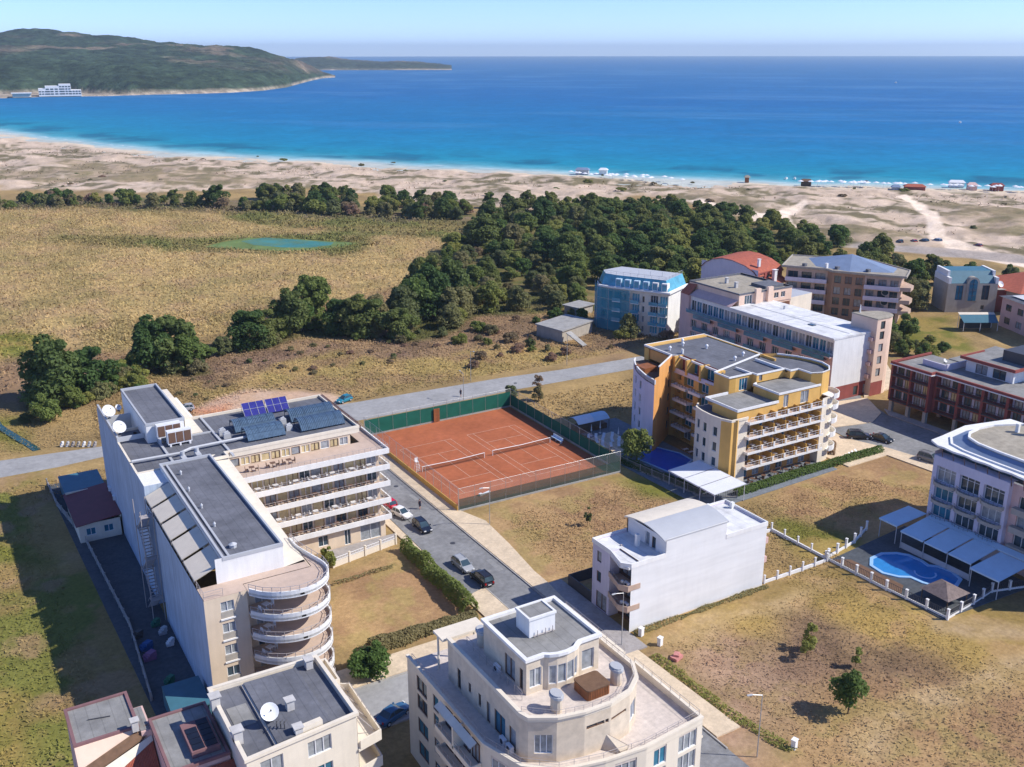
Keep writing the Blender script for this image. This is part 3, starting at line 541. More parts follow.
# ================================================================== BUILDINGS
def roof_rim(mb, poly, z, h=.35, t=.3, m=0): return mb.ribbon(poly if sum(poly[i][0]*poly[(i+1)%len(poly)][1]-poly[(i+1)%len(poly)][0]*poly[i][1] for i in range(len(poly))) > 0 else poly[::-1], z, z+h, t, m, closed=True)
def part(name, mb, m, parent, label=None, smooth=False):
    o = mb.build(name, m, parent, smooth=smooth)
    if label: o['label'] = label
    return o
def dish(root_or_none, loc, r, az, el=35, label=None, parent=None, name='satellite_dish'):
    d = Vector((math.sin(az)*math.cos(R(el)), math.cos(az)*math.cos(R(el)), math.sin(R(el)))); a = d.orthogonal().normalized(); b = d.cross(a); c = Vector(loc)+Vector((0,0,r*1.15)); mb = MB(); N = 18
    ring = lambda rad, k: [c+(a*math.cos(2*math.pi*i/N)+b*math.sin(2*math.pi*i/N))*rad+d*k for i in range(N)]
    rs_ = [ring(r*q, r*.28*q*q) for q in (.05,.4,.7,1)]
    for A, B in zip(rs_, rs_[1:]):
        for i in range(N): j = (i+1) % N; mb.face([A[i],A[j],B[j],B[i]])
    back = [ring(r*q, r*.28*q*q-.05) for q in (.05,.4,.7,1)]
    for A, B in zip(back, back[1:]):
        for i in range(N): j = (i+1) % N; mb.face([A[j],A[i],B[i],B[j]])
    for i in range(N): j = (i+1) % N; mb.face([rs_[-1][i],rs_[-1][j],back[-1][j],back[-1][i]])
    if parent: t = parent; o = mb.build(name, 'whitemetal', parent); st = o
    else:
        t = thing(name, label, 'satellite dish', loc); mb.build('reflector', 'whitemetal', t); st = t
    s2 = MB().tube(loc, c-d*.05, .05).tube(c+d*.02, c+d*r*.95-b*0, .02).obox((loc[0],loc[1]), 0, .5, .5, loc[2], loc[2]+.06); s2.box(c.x+d.x*r*.95-.06, c.y+d.y*r*.95-.06, c.z+d.z*r*.95-.06, c.x+d.x*r*.95+.06, c.y+d.y*r*.95+.06, c.z+d.z*r*.95+.08)
    s2.build('mount', 'darkmetal', st)
    return t
def vent(parent, x, y, z, h=.9, w=.6, cap=True, m='chimney', name='chimney'):
    mb = MB().box(x-w/2, y-w/2, z, x+w/2, y+w/2, z+h)
    if cap: mb.box(x-w*.42, y-w*.42, z+h, x+w*.42, y+w*.42, z+h+.14).box(x-w*.68, y-w*.68, z+h+.14, x+w*.68, y+w*.68, z+h+.24)
    return mb.build(name, m, parent)
def cowl(parent, x, y, z):        # small white turned roof ventilator
    mb = MB().tube((x,y,z), (x,y,z+.55), .16, 8).tube((x,y,z+.55), (x,y,z+.75), .34, 10, .30).tube((x,y,z+.75), (x,y,z+.95), .30, 10, .08)
    return mb.build('roof_ventilator', 'whitemetal', parent)
def ac_unit(parent, x, y, z, ang=0, name='air_conditioner'):
    mb = MB().obox((x,y), ang, .9, .38, z, z+.65); o = mb.build(name, 'whitemetal', parent)
    ca, sa = math.cos(ang), math.sin(ang); c = Vector((x+sa*.2, y-ca*.2, z+.33)); n = Vector((sa, -ca, 0))
    MB().tube(c, c+n*.02, .25, 12).build('fan_grille', 'darkmetal', o); return o
def table_set(mb, x, y, z, a=0, chairs=2):
    mb.obox((x,y), a, .7, .7, z+.68, z+.73); mb.tube((x,y,z), (x,y,z+.68), .04, 5)
    for k in range(chairs):
        b = a+math.pi*k; cx, cy = x+math.cos(b)*.75, y+math.sin(b)*.75; mb.obox((cx,cy), b, .45, .45, z+.40, z+.45); mb.obox((cx+math.cos(b)*.22, cy+math.sin(b)*.22), b, .05, .45, z+.45, z+.9)
        for sx in (-.18,.18):
            for sy in (-.18,.18): px, py = cx+sx, cy+sy; mb.tube((px,py,z), (px,py,z+.4), .02, 4)

CH = {}
def seat_proto(kind, m):
    if (kind, m) not in CH:
        r = MB()
        if kind == 'table':
            r.box(-.38,-.38,.70,.38,.38,.75); o = thing('table', 'x', 'table', (0,0,-50)); LOC[o.name] = (0,0,0); r.build('table_top', m, o); MB().tube((0,0,0),(0,0,.7),.04,6).tube((0,0,0),(0,0,.03),.25,8).build('leg', m, o)
        else:
            r.box(-.23,-.23,.40,.23,.23,.45); o = thing('chair', 'x', 'chair', (0,0,-50)); LOC[o.name] = (0,0,0); r.build('seat', m, o); MB().box(.19,-.23,.45,.24,.23,.92).build('backrest', m, o); q = MB(); [q.box(sx-.02,sy-.02,0,sx+.02,sy+.02,.4) for sx in (-.2,.2) for sy in (-.2,.2)]; q.build('legs', m, o)
        CH[(kind, m)] = [o, False]
    return CH[(kind, m)]
def place(kind, m, loc, a, lb, g):
    p = seat_proto(kind, m)
    if not p[1]: p[1] = True; o = p[0]; o.location = loc; o.rotation_euler[2] = a; o['label'] = lb; o['group'] = g; return o
    return dup(p[0], loc, a, lb, g)
def seating(x, y, z, a, m, where, col, gname, chairs=2):
    place('table', m, (x,y,z), a, col+' table '+where, gname[0])
    for k in range(chairs): b_ = a+math.pi*k; place('chair', m, (x+math.cos(b_)*.72, y+math.sin(b_)*.72, z), b_, col+' chair '+where, gname[1])
# ---------- A: large L-shaped seaside hotel on the left
H = thing('hotel_building', 'large pale L-shaped hotel with blank shaded wall, long galleries and solar collectors on top', 'hotel', (20.3,98,0))
b = MB()
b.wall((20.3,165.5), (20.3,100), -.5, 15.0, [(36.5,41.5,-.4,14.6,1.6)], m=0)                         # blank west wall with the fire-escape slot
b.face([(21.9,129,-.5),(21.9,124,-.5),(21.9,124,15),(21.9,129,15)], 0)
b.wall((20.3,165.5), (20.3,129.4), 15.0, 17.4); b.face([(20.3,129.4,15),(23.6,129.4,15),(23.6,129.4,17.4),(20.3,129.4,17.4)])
b.wall((20.3,100), (25.1,100), -.5, 15.0, [(1.75,3.25,z,z+2.0) for z in (1.2,4.0,6.8,9.6,12.3)], .16, m=1)
b.wall((25.1,100), (25.1,101.6), -.5, 15, m=1); b.wall((25.1,101.6), (33.2,101.6), -.5, 15, [(1.2,2.9,z,z+2.1) for z in (.4,3.2,6.0,8.8,11.6)]+[(4.4,6.3,z,z+2.1) for z in (.4,3.2,6.0,8.8,11.6)], .2, m=1)
b.box(33.0,101.62,-.5, 33.2,131.5,15, 1)
b.wall((54,153.55), (33,153.55), -.5, 16.9, m=0)
# upper storeys of the south wing
b.wall((22.6,103), (30.3,103), 15.02, 18.1, m=2); b.wall((23.5,134.5), (23.5,103), 15, 18.1, [(s,s+2.2,15.1,17.3) for s in (8.5,14.5,20,25.5)], .2, m=2)
b.face([(30.4,103,15),(33.1,103.6,15),(33.1,137,16.8),(30.4,137,17.0)], 3); b.box(30.3,103,15, 30.45,134.5,18.1, 2)
b.prism([(20.4,129.5),(23.48,129.5),(23.48,134.6),(20.4,134.6)], 16.6, 17.2, 2)
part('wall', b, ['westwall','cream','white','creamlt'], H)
for z in (1.2,4.0,6.8,9.6,12.3):
    window(H, (20.3,100), (25.1,100), 1.75,3.25, z+.75,z+2.0, .12, 2, gl='glasscurt' if z > 5 else 'glass'); MB().box(22.03,99.98,z, 23.57,100.08,z+.72).build('window_panel', 'stone', H)
    MB().box(21.95,99.86,z-.22, 23.65,100.0,z-.05).build('window_sill', 'white', H)
for z in (.4,3.2,6.0,8.8,11.6):
    window(H, (25.1,101.6), (33.2,101.6), 1.2,2.9, z,z+2.1, .16, 2, gl='glass'); window(H, (25.1,101.6), (33.2,101.6), 4.4,6.3, z,z+2.1, .16, 2, gl='glassyel')
for s in (8.5,14.5,20,25.5): window(H, (23.5,134.5), (23.5,103), s,s+2.2,15.1,17.3, .16, 2, fr='bframe', gl='glass')
# roofs
r = MB(); r.prism([(23.56,103.06),(30.26,103.06),(30.26,134.44),(23.56,134.44)], 17.3, 17.75); part('roof', r, 'roofdk', H)
r = MB(); roof_rim(r, [(23.45,102.95),(30.5,102.95),(30.5,134.6),(23.45,134.6)], 17.7, .42, .26); r.box(24.2,103.3,17.76, 24.45,134.2,17.95); part('roof_kerb', r, 'sheet', H)
r = MB(); r.prism([(20.35,134.7),(33,134.7),(33,136.3),(53.6,136.3),(53.6,153.4),(20.35,153.4)], 16.2, 16.9); part('roof', r, 'roofdk', H)
r = MB()
for a_, b_ in (((20.6,139.0),(27.2,138.7)), ((27.2,138.7),(29,139.8)), ((29,139.8),(37.5,140.1))): r.tube((*a_,17.45), (*b_,17.45), .22, 6)
for x in (25.6,33.6): r.box(x,134.8,16.9, x+.35,153.2,17.14)
r.box(25.9,146.0,16.9, 33.6,146.3,17.1); part('roof_duct', r, 'sheet', H)
r = MB(); roof_rim(r, [(20.32,134.65),(53.7,134.65) if 0 else (33.1,134.65),(33.1,136.2),(53.75,136.2),(53.75,153.5),(20.32,153.5)], 16.9, .4, .3); part('roof_kerb', r, 'creamlt', H)
# stair block at the north end
r = MB(); r.wall((24.3,165.4), (24.3,146.4), 16.8, 19.6); r.wall((24.3,146.4), (29.9,146.4), 16.8, 19.6); r.box(29.8,146.4,16.8, 29.9,165.4,19.6); r.box(20.42,153.6,-.4,24.28,165.4,15.0); r.prism([(24.35,153.62),(32.9,153.62),(32.9,165.35),(24.35,165.35)], -.4, 16.95)
part('stair_block', r, 'white', H)
r = MB().prism([(24.5,146.6),(29.7,146.6),(29.7,165.2),(24.5,165.2)], 19.2, 19.55); part('roof', r, 'roofdk', H)
r = MB(); roof_rim(r, [(24.25,146.35),(29.95,146.35),(29.95,165.45),(24.25,165.45)], 19.55, .4, .25); part('roof_kerb', r, 'sheet', H)
r = MB().prism([(30.0,146.4),(32.4,146.4),(32.4,170),(30,170)], -.4, 17.2); part('north_ledge', r, 'creamlt', H)
r = MB(); r.box(20.32,148,17.3, 24.2,148.25,18.0); r.box(20.32,148.3,17.3, 20.6,165,18.1); r.box(20.6,158.2,15.2, 24.2,158.5,18.0); r.box(20.7,148.5,15.0, 24.1,157.9,15.25); part('roof_terrace', r, 'sheet', H)
tag(MB().box(23.2,151.2,15.26, 23.9,152.4,16.5).box(23.3,151.3,16.5,23.8,152.3,16.9).build('fuel_tank', 'red', None, (23.5,151.8,15.26)), 'small red tank in the sunken roof terrace of the hotel', 'tank')
for i, (x, y, z, r_, lb) in enumerate(((20.9,157.2,18.1,1.0,'white satellite dish on the hotel parapet, the larger one farther from the street terraces'), (21.0,149.3,18.0,1.0,'white satellite dish on the hotel roof edge beside the chiller units'), (23.0,161.5,17.6,.5,'small white satellite dish at the far corner of the hotel roof'))): dish(None, (x,y,z), r_, R(160), 40, lb)
# awnings over the west terrace strip
for i, (a_, b_) in enumerate(((103.2,108.4),(109,114.1),(114.7,119.5),(120.1,124.8),(125.4,129.2))):
    r = MB(); r.face([(20.25,a_,16.0),(23.45,a_,17.35),(23.45,b_,17.35),(20.25,b_,16.0)]); r.face([(20.25,b_,15.93),(23.45,b_,17.28),(23.45,a_,17.28),(20.25,a_,15.93)]); r.face([(20.25,a_,15.75),(20.25,a_,16.0),(20.25,b_,16.0),(20.25,b_,15.75)]); part('awning', r, 'awncream', H)
    r = MB()
    for y in (a_+.1, b_-.1): r.tube((20.4,y,15), (20.4,y,16.0), .05, 5); r.tube((20.4,y,15.98), (23.4,y,17.25), .04, 5)
    part('awning_frame', r, 'darkmetal', H)
r = MB(); railing(r, [(20.4,129),(20.4,100.2),(22.5,100.2)], 15, .95, 1.5); part('terrace_railing', r, 'rail', H)
# curved balconies on the south-east corner
rim = [(25.15,99.4),(26.3,97.9),(28,96.8),(30,96.3),(32,96.6),(33.6,97.7),(34.5,99.3),(34.6,101.2),(34.0,103.6),(33.3,106.5),(33.2,109)]
def smooth(P, n=4):
    out = []
    for i in range(len(P)-1):
        p0, p1, p2, p3 = P[max(i-1,0)], P[i], P[i+1], P[min(i+2,len(P)-1)]
        for k in range(n):
            t_ = k/n; out.append(tuple(.5*((2*p1[j])+(-p0[j]+p2[j])*t_+(2*p0[j]-5*p1[j]+4*p2[j]-p3[j])*t_*t_+(-p0[j]+3*p1[j]-3*p2[j]+p3[j])*t_**3) for j in (0,1)))
    return out+[P[-1]]
rim0 = rim; rim = smooth(rim)
inn = [(33.1,109),(33.1,101.5),(25.15,101.5)]
for k, z in enumerate((1.0,3.8,6.6,9.4,12.2,15.0)):
    r = MB(); r.prism(rim+inn, z-.25, z, 0, 1); r.ribbon(rim, z-.4, z+.46, .16, 0); o = part('balcony', r, ['white','terrtile'], H)
    r = MB(); railing(r, [(x*.985+.45, y*.985+1.5) for x, y in rim] if 0 else rim0, z+.40, .62, 1.1, .035, 1); r.build('railing', 'rail', o)
    if k in (2,3,4): seating(27.0, 99.6, z, .4, 'whitemetal', 'on the curved corner balconies of the pale hotel', 'white', ('tables on the curved balconies','chairs on the curved balconies'))
r = MB().prism([(20.35,100.05),(25.1,100.05),(25.1,101.6),(33,101.6),(33,103),(20.35,103)], 14.6, 15.02); part('terrace_floor', r, 'terrtile', H)
# east wing with five open galleries
FZ = (3.6,6.4,9.2,11.95,14.55)
b = MB(); rng2 = random.Random(3)
for i, z in enumerate(FZ):
    fy = 136.4 if i == 4 else 132.25; x1 = 52.2 if i == 4 else 55.0; top = (16.2 if i == 4 else FZ[i+1]-.32); n = 12; s0 = .3; step = (x1-33.2-.6)/n; ops = []
    for j in range(n): ops.append((s0+j*step+.09, s0+(j+1)*step-.09, z+.06, top-.35))
    b.wall((33.2,fy), (x1,fy), z-.3, top+.3, ops, .14, 1)
    for j, o in enumerate(ops): window(H, (33.2,fy), (x1,fy), *o[:4], depth=.1, n=2 if j % 3 else 1, fr='wframe' if j % 2 else 'bframe', gl=rng2.choice(['glassyel','glassyel','glassyel','glassyel','glass','glasscurt'] if i < 4 else ['glassyel','glassyel','glassyel','glasscurt']))
b.box(54.8,133,-.4, 55.0,153.4,14.4, 1); b.wall((52.2,136.4), (52.2,153.4), 14.5, 16.9, m=1); b.box(33.2,136.25,16.2, 53.7,136.39,16.9, 0)
gw = [(1.0,2.6,1.0,2.4),(6.2,7.8,.9,2.6),(10.4,11.4,.15,2.7),(13.0,16.4,.15,2.8)]
facade(H, b, (38.2,131.6), (55.4,131.6), -.4, 3.25, [(*g_, 2, 'wframe', 'glasscurt' if g_[0] > 12 else 'glass') for g_ in gw], m=1); b.box(38.0,131.62,-.4, 38.2,133,3.25, 1)
part('wall', b, ['creamlt','cream'], H)
for i, z in enumerate(FZ):
    r = MB(); x1 = 56.0; r.box(33.2,131.0,z-.3, x1,136.3 if i == 4 else 132.2, z, 0, 1); r.box(33.2,130.75,z-.42, x1,131.0,z+.38); r.box(x1,130.75,z-.42, x1+.2,(153.5 if i == 4 else 134.5),z+.38); o = part('gallery', r, ['white','terrtile'], H)
    r = MB(); railing(r, [(33.4,130.9),(x1+.1,130.9)]+([(x1+.1,153)] if i == 4 else [(x1+.1,134)]), z+.38, .6, .95, .03, 1); r.build('railing', 'rail', o)
    if i == 4: o2 = part('terrace_floor', MB().box(53.7,136.4,14.2, 56,153.4,14.5), 'terrtile', H)
    mm, cc = [('bframe','brown'),('whitemetal','white')][i % 2]
    for j in range(7 if i < 4 else 3): seating(36+j*2.8+random.uniform(-.3,.3), 131.45 if i < 4 else 133.5, z, random.uniform(-.2,.2), mm, 'along the open galleries of the pale hotel', cc, (cc+' tables in the galleries',cc+' chairs in the galleries'))
r = MB(); r.box(53.8,136.5,16.9, 54.1,153.3,17.2); r.tube((53.9,137,17.5),(53.9,153,17.5),.06); [r.tube((53.9,y,16.9),(53.9,y,17.5),.04) for y in range(138,153,3)]; part('roof_rail', r, 'bframe', H)
# chillers and vents on the roof
for i, (x, y) in enumerate(((27.3,145.7),(28.3,143.6))):
    t = thing('chiller_unit', ['large white rooftop chiller with dark grille, nearer the stair block','large white rooftop chiller with dark grille, nearer the kinked duct'][i], 'chiller', (x,y,16.92), 'rooftop chillers'); ang = R(2); zb = 17.0 if i else 17.5
    r = MB(); r.obox((x,y), ang, 3.5, 1.0, zb+.3, zb+2.3); [r.obox((x+dx,y), ang, .25, 1.1, 16.92, zb+.3) for dx in (-1.4,0,1.4)]; r.build('casing', 'whitemetal', t)
    for k in range(3):
        cx = x+(-1.13+k*1.13)*math.cos(ang)+.53*math.sin(ang); cy = y+(-1.13+k*1.13)*math.sin(ang)-.53*math.cos(ang); MB().obox((cx,cy), ang, 1.0, .05, zb+.5, zb+2.1).build('grille', 'bframe', t)
for i, (x, y) in enumerate(((27.2,136.6),(29.3,137.0))):
    r = MB().box(x-.35,y-1,16.9, x+.35,y+.8,17.7).tube((x,y+.4,17.7),(x,y+.4,18.3),.3,10); part('air_handler', r, 'sheet', H)
for x, y in ((25.4,105.6),(25.0,112),(25.0,118),(24.9,124),(25.3,130)): part('roof_vent', MB().tube((x,y,17.74),(x,y,18.15),.14 if y > 106 else .42,8).tube((x,y,18.15),(x,y,18.4),.2 if y > 106 else .5,8,.05), 'sheet', H)
# solar collectors (ribbed blue-grey banks) and blue panels
SC = [(37.2,42.9,138.9,142.3),(45.4,52.4,138.8,142.2),(36.6,43.0,143.4,146.6),(45.4,52.6,143.4,146.8)]
for i, (x0, x1, y0, y1) in enumerate(SC):
    t = thing('solar_collector', ['ribbed dark solar collector bank nearest the chillers, front row','ribbed dark solar collector bank at the street end, front row','ribbed dark solar collector bank nearest the chillers, back row under the blue panels','ribbed dark solar collector bank at the street end, back row'][i], 'solar collector', (x0,y0,16.92), 'solar collectors on the hotel roof')
    r = MB(); n = 26
    for k in range(n):
        x = x0+(x1-x0)*(k+.5)/n; pr = [(y0+(y1-y0)*q, 17.1+1.35*math.sin(math.pi*.80*q)**.8) for q in (0,.2,.4,.6,.8,1)]
        for A, B in zip(pr, pr[1:]): r.tube((x,*A), (x,*B), .15, 6, cap=False)
    r.build('tube_bank', 'solar', t); r = MB().tube((x0,y1,17.9),(x1,y1,17.9),.16,8)
    for k in range(7):
        x = x0+(x1-x0)*k/6; r.tube((x,y0,16.95),(x,y0,17.2),.04); r.tube((x,y1,16.95),(x,y1,17.9),.05); r.tube((x,y0,17.0),(x,y1,17.0),.04)
        pr = [(y0+(y1-y0)*q, 17.2+1.35*math.sin(math.pi*.80*q)**.8) for q in (0,.2,.4,.6,.8,1)]
        for A, B in zip(pr, pr[1:]): r.tube((x,*A), (x,*B), .07, 5, cap=False)
    r.build('frame', 'solarframe', t)
for i, x0 in enumerate((39.8,43.6)):
    t = thing('photovoltaic_array', ['blue-violet photovoltaic panel at the back of the hotel roof, left of the pair','blue-violet photovoltaic panel at the back of the hotel roof, right of the pair'][i], 'solar panel', (x0,149.5,16.92), 'blue solar panels on the hotel roof')
    r = MB().face([(x0,149.3,17.2),(x0+3.5,149.3,17.2),(x0+3.5,151.1,18.9),(x0,151.1,18.9)]); r.face([(x0,151.1,18.84),(x0+3.5,151.1,18.84),(x0+3.5,149.3,17.14),(x0,149.3,17.14)]); r.build('cells', 'solarblue', t)
    r = MB()
    for k in range(4): x = x0+3.5*k/3; r.tube((x,149.3,17.24),(x,151.1,18.94),.035,4); r.tube((x,151.1,16.95),(x,151.1,18.9),.04,4)
    r.tube((x0,150.2,18.09),(x0+3.5,150.2,18.09),.03,4); r.build('frame', 'sheet', t)
# boxes and boiler kit between the collectors
for i, (x, y) in enumerate(((34.8,144.4),(35.0,142.6),(44.2,144.2),(44.1,141.0))): part('tank', MB().box(x-.5,y-.4,16.9,x+.5,y+.4,17.7).tube((x-.3,y,17.7),(x+.3,y,17.9),.22), 'sheet', H)
# steel fire escape in the west slot
t = thing('fire_escape', 'grey steel zigzag fire escape against the shaded blank wall of the hotel', 'fire escape', (19.6,126.5,0)); r = MB()
for x in (18.6,20.1):
    for y in (124.2,128.8): r.tube((x,y,0),(x,y,16.2),.06,5)
r.build('frame', 'rail', t)
for k in range(5):
    z = .2+k*3.0; r = MB(); a_, b_ = (124.6,128.4) if k % 2 else (128.4,124.6)
    for x in (18.8,19.9): r.tube((x,a_,z),(x,b_,z+3),.06,4); r.tube((x,a_,z+.9),(x,b_,z+3.9),.03,4)
    for q in range(10): y = a_+(b_-a_)*q/10; r.box(18.8,min(y,y+.25),z+3*q/10, 19.9,max(y,y+.25),z+3*q/10+.04)
    r.build('stair_flight', 'rail', t); MB().box(18.6,min(b_,b_+.6)-.4,z+2.96, 20.2,max(b_,b_+.6)+.1,z+3.02).build('landing', 'rail', t)
# low annex with maroon roof
t = thing('annex_building', 'low annex with maroon roof and two blue windows in the shade of the hotel', 'annex', (13.8,153.4,0))
b = MB(); facade(t, b, (13.9,153.5), (20.2,153.5), -.4, 3.0, [(1.0,2.4,1.0,2.2,2,'wframe','glassbl'),(3.6,5.0,1.0,2.2,2,'wframe','glassbl')]); b.wall((13.9,166.5), (13.9,153.5), -.4, 3.0); b.box(20.0,153.5,-.4,20.2,166.5,3.6); b.box(13.9,166.4,-.4,20.2,166.6,3.4); part('wall', b, 'creamlt', t)
part('roof', MB().face([(13.5,153.1,3.0),(20.25,153.1,3.7),(20.25,167.0,3.7),(13.5,167.0,3.0)]).face([(13.5,167,2.9),(20.25,167,3.6),(20.25,153.1,3.6),(13.5,153.1,2.9)]).face([(13.5,153.1,2.9),(20.25,153.1,3.6),(20.25,153.1,3.7),(13.5,153.1,3.0)]).face([(13.5,167,2.9),(13.5,153.1,2.9),(13.5,153.1,3.0),(13.5,167,3.0)]), 'roofmaroon', t)
tag(MB().prism([(13.9,166.8),(20.3,166.8),(20.3,176),(13.9,176)], 2.6, 2.8, 0).box(14,167,-.2,14.2,176,2.6).box(20.0,167,-.2,20.2,176,2.6).box(14,175.8,-.2,20.2,176,2.6).build('lean_to_shed', 'roofteal', None, (17,171,0)), 'flat teal lean-to roof behind the maroon annex', 'shed')
for x, y in ((19.6,158),(19.6,162)): ac_unit(H, 20.1, y, 4.2, R(-90))
# ---------- B: apartment house at the bottom left
B = thing('apartment_building', 'flat roofed pale house in the bottom left corner with satellite dish and roof panels', 'apartment house', (17.3,76,0))
b = MB()
facade(B, b, (17.2,74.4), (28.0,75.6), -.4, 13.1, [(1.2,3.4,10.6,12.3,2,'wframe','glass'),(5.8,8.2,10.5,12.2,3,'wframe','glasscurt'),(1.2,3.4,7.4,9.2),(5.8,8.2,7.4,9.2,3)], m=0)
b.wall((17.2,86.4), (17.2,74.4), -.4, 13.1, m=0); b.prism([(28,75.6),(28,86.3),(17.2,86.4),(17.2,86.2),(27.8,86.1),(27.8,75.6)], -.4, 13.1)
part('wall', b, ['creamlt'], B)
part('roof', MB().prism([(17.25,74.5),(27.9,75.7),(27.9,86.2),(17.25,86.3)], 12.4, 12.75).prism([(20.3,75.2),(25.6,75.8),(25.6,85.6),(20.3,85.7)], 12.75, 13.2), 'roofdk', B)
r = MB(); roof_rim(r, [(17.0,74.2),(28.2,75.4),(28.2,86.5),(17.0,86.6)], 13.0, .32, .38); r.box(20.1,75.2,12.76,20.3,85.8,13.0); part('parapet', r, 'creamlt', B)
part('roof_panel', MB().box(17.8,79.6,12.76,19.7,83,12.8), 'roofgr', B)
for i, (x, y) in enumerate(((17.0,83.6),(17.4,77.6),(22.9,79.4),(22.4,75.7),(26.9,85.4))): vent(B, x, y, 12.8 if i != 2 else 13.2, 1.3 if i < 2 else .9, .8 if i < 2 else .7)
r = MB(); r.obox((23.6,75.75), .1, 2.2, .55, 13.2, 13.75); part('skylight_box', r, 'creamlt', B)
dish(None, (20.7,78.6,13.2), .85, R(180), 42, 'large white satellite dish on the dark flat roof in the bottom left corner')
r = MB(); [r.tube((20.9+.3*k,77.2-.2*k,13.2),(20.9+.3*k,77.2-.2*k,14.0),.05,5) for k in range(3)]; [r.tube((20.8+.3*k,77.0-.2*k,13.9),(21.2+.3*k,77.3-.2*k,14.0),.05,5) for k in range(3)]; tag(r.build('antenna', 'darkmetal', None, (21,77,13.2)), 'small dark antenna cluster beside the big roof dish', 'antenna')
# stepped balconies on the street side
for z in (3.2,6.2,9.2):
    r = MB(); r.prism([(28.0,75.4),(30.6,76.0),(30.8,84.6),(28.0,86.0)], z-.25, z); r.ribbon([(28.2,75.4),(30.6,76.0),(30.8,84.6),(28.2,86)], z, z+.9, .15); o = part('balcony', r, 'creamlt', B); r = MB(); railing(r, [(30.5,76.1),(30.7,84.5)], z+.88, .25, 1.2, .03, 0); r.build('railing', 'rail', o)
r = MB()
for y in (77,79.5,82,84.4): part('pergola_strut', MB().tube((30.5,y,9.2),(28.2,y,12.4),.05,5), 'rail', B)
b = MB(); facade(B, b, (28.03,75.6), (28.03,86.3), -.3, 12.4, [(1+3.2*k,3+3.2*k,z,z+2.1,2,'wframe','glass') for k in range(3) for z in (3.4,6.4,9.4)], m=0); part('street_wall', b, 'creamlt', B)
part('north_terrace', MB().prism([(26.9,82.2),(29.0,82.4),(29.1,86.4),(26.9,86.4)], 11.2, 11.5, 0).ribbon([(28.25,82.2),(29.0,82.3),(29.1,86.5),(28.2,86.5)], 11.5, 12.6, .2), 'creamlt', B)
# west part: lower roofs, roof with panels, pink gable and red sheets
W = thing('terraced_house', 'stepped house with pink and dark red pitched roofs at the bottom left edge', 'house', (10,84,0))
b = MB(); b.box(11.6,79.4,-.4,16.98,88.2,10.5); b.box(4.8,87.92,-.4,10.6,94.2,10.3); b.box(10.62,87.1,-.4,11.58,91.4,10.3); b.box(11.7,72,-.4,16.9,79.3,7.4); part('wall', b, 'pinkw', W)
part('roof', MB().prism([(11.7,79.5),(16.9,79.5),(16.9,88),(11.7,88)], 10.5, 10.62), 'roofgr', W); part('roof', MB().prism([(5,88.2),(10.4,88.2),(10.4,94),(5,94)], 10.3, 10.42), 'roofgr', W); part('roof', MB().prism([(10.6,87.3),(11.4,87.3),(11.4,91.2),(10.6,91.2)], 10.3, 10.4), 'roofgr', W)
r = MB(); roof_rim(r, [(11.5,79.3),(17.0,79.3),(17.0,88.25),(11.5,88.25)], 10.5, .3, .28); roof_rim(r, [(4.7,87.9),(10.65,87.9),(10.65,94.3),(4.7,94.3)], 10.3, .3, .3); part('parapet', r, 'maroonw', W)
def slope(nm, pts_, m_): q = MB().face(pts_).face([(x_,y_,z_-.12) for x_, y_, z_ in pts_[::-1]]); part(nm, q, m_, W)
zp = lambda v: 10.42-.8*(88-v); PT = lambda u, v, d=0: (u, v, zp(v)+d)
slope('pink_roof_slope', [PT(4.75,87.9),PT(4.75,86.05),PT(11.2,87.9)], 'peach')
slope('ridge_board', [PT(4.75,86.1,.14),PT(4.75,85.3,.14),PT(11.5,87.2,.14),PT(11.3,87.9,.14)], 'wooddk')
slope('pale_roof_slope', [PT(4.75,85.3),PT(4.75,83.9),PT(11.5,86.66),PT(11.5,87.1)], 'creamlt')
r = MB()
for k in range(48):
    u = 4.78+k*.14; t0 = 86.62-.41*(11.4-u); r.face([PT(u,80.6),PT(u+.09,80.6,.06),PT(u+.09,t0,.06),PT(u,t0)]).face([PT(u+.09,80.6,.06),PT(u+.14,80.6),PT(u+.14,t0),PT(u+.09,t0,.06)])
part('red_roof', r, 'rooftile', W)
part('side_wall', MB().face([(4.8,80.7,-.4),(4.8,80.7,4.4),(4.8,87.9,10.2),(4.8,87.9,-.4)]).face([(4.8,80.7,-.4),(11.55,80.7,-.4),(11.55,80.7,4.4),(4.8,80.7,4.4)]), 'pinkw', W)
r = MB()
for k in range(40): x = 11.9+k*.14; r.face([(x,79.2,10.0),(x,72.5,7.7),(x+.09,72.5,7.76),(x+.09,79.2,10.06)]); r.face([(x+.09,79.2,10.06),(x+.09,72.5,7.76),(x+.14,72.5,7.7),(x+.14,79.2,10.0)])
part('red_roof', r, 'rooftile', W)
vent(W, 10.2, 87.6, 10.4, 1.0, .6); r = MB(); r.tube((6.5,91.5,10.5),(8.5,91,10.5),.05); part('roof_pipe', r, 'darkmetal', W)
t = thing('roof_light', 'framed dark glazed roof light on the grey roof beside the red sheets', 'roof light', (13.9,80.3,10.62)); r = MB(); r.prism([(13.8,80.3),(16.4,80.3),(16.4,85),(13.8,85)], 10.62, 11.3); r.build('frame', 'maroonw', t)
g_ = MB()
for i in range(2):
    for j in range(5):
        if not (i == 0 and j == 4): g_.box(14.0+i*1.18,80.5+j*.88,11.29,15.05+i*1.18,81.3+j*.88,11.36)
g_.build('pane', 'solarcell', t)
def inset(P, d):
    cx, cy = sum(p[0] for p in P)/len(P), sum(p[1] for p in P)/len(P); return [(x-d*math.copysign(1, x-cx), y-d*math.copysign(1, y-cy)) for x, y in P]
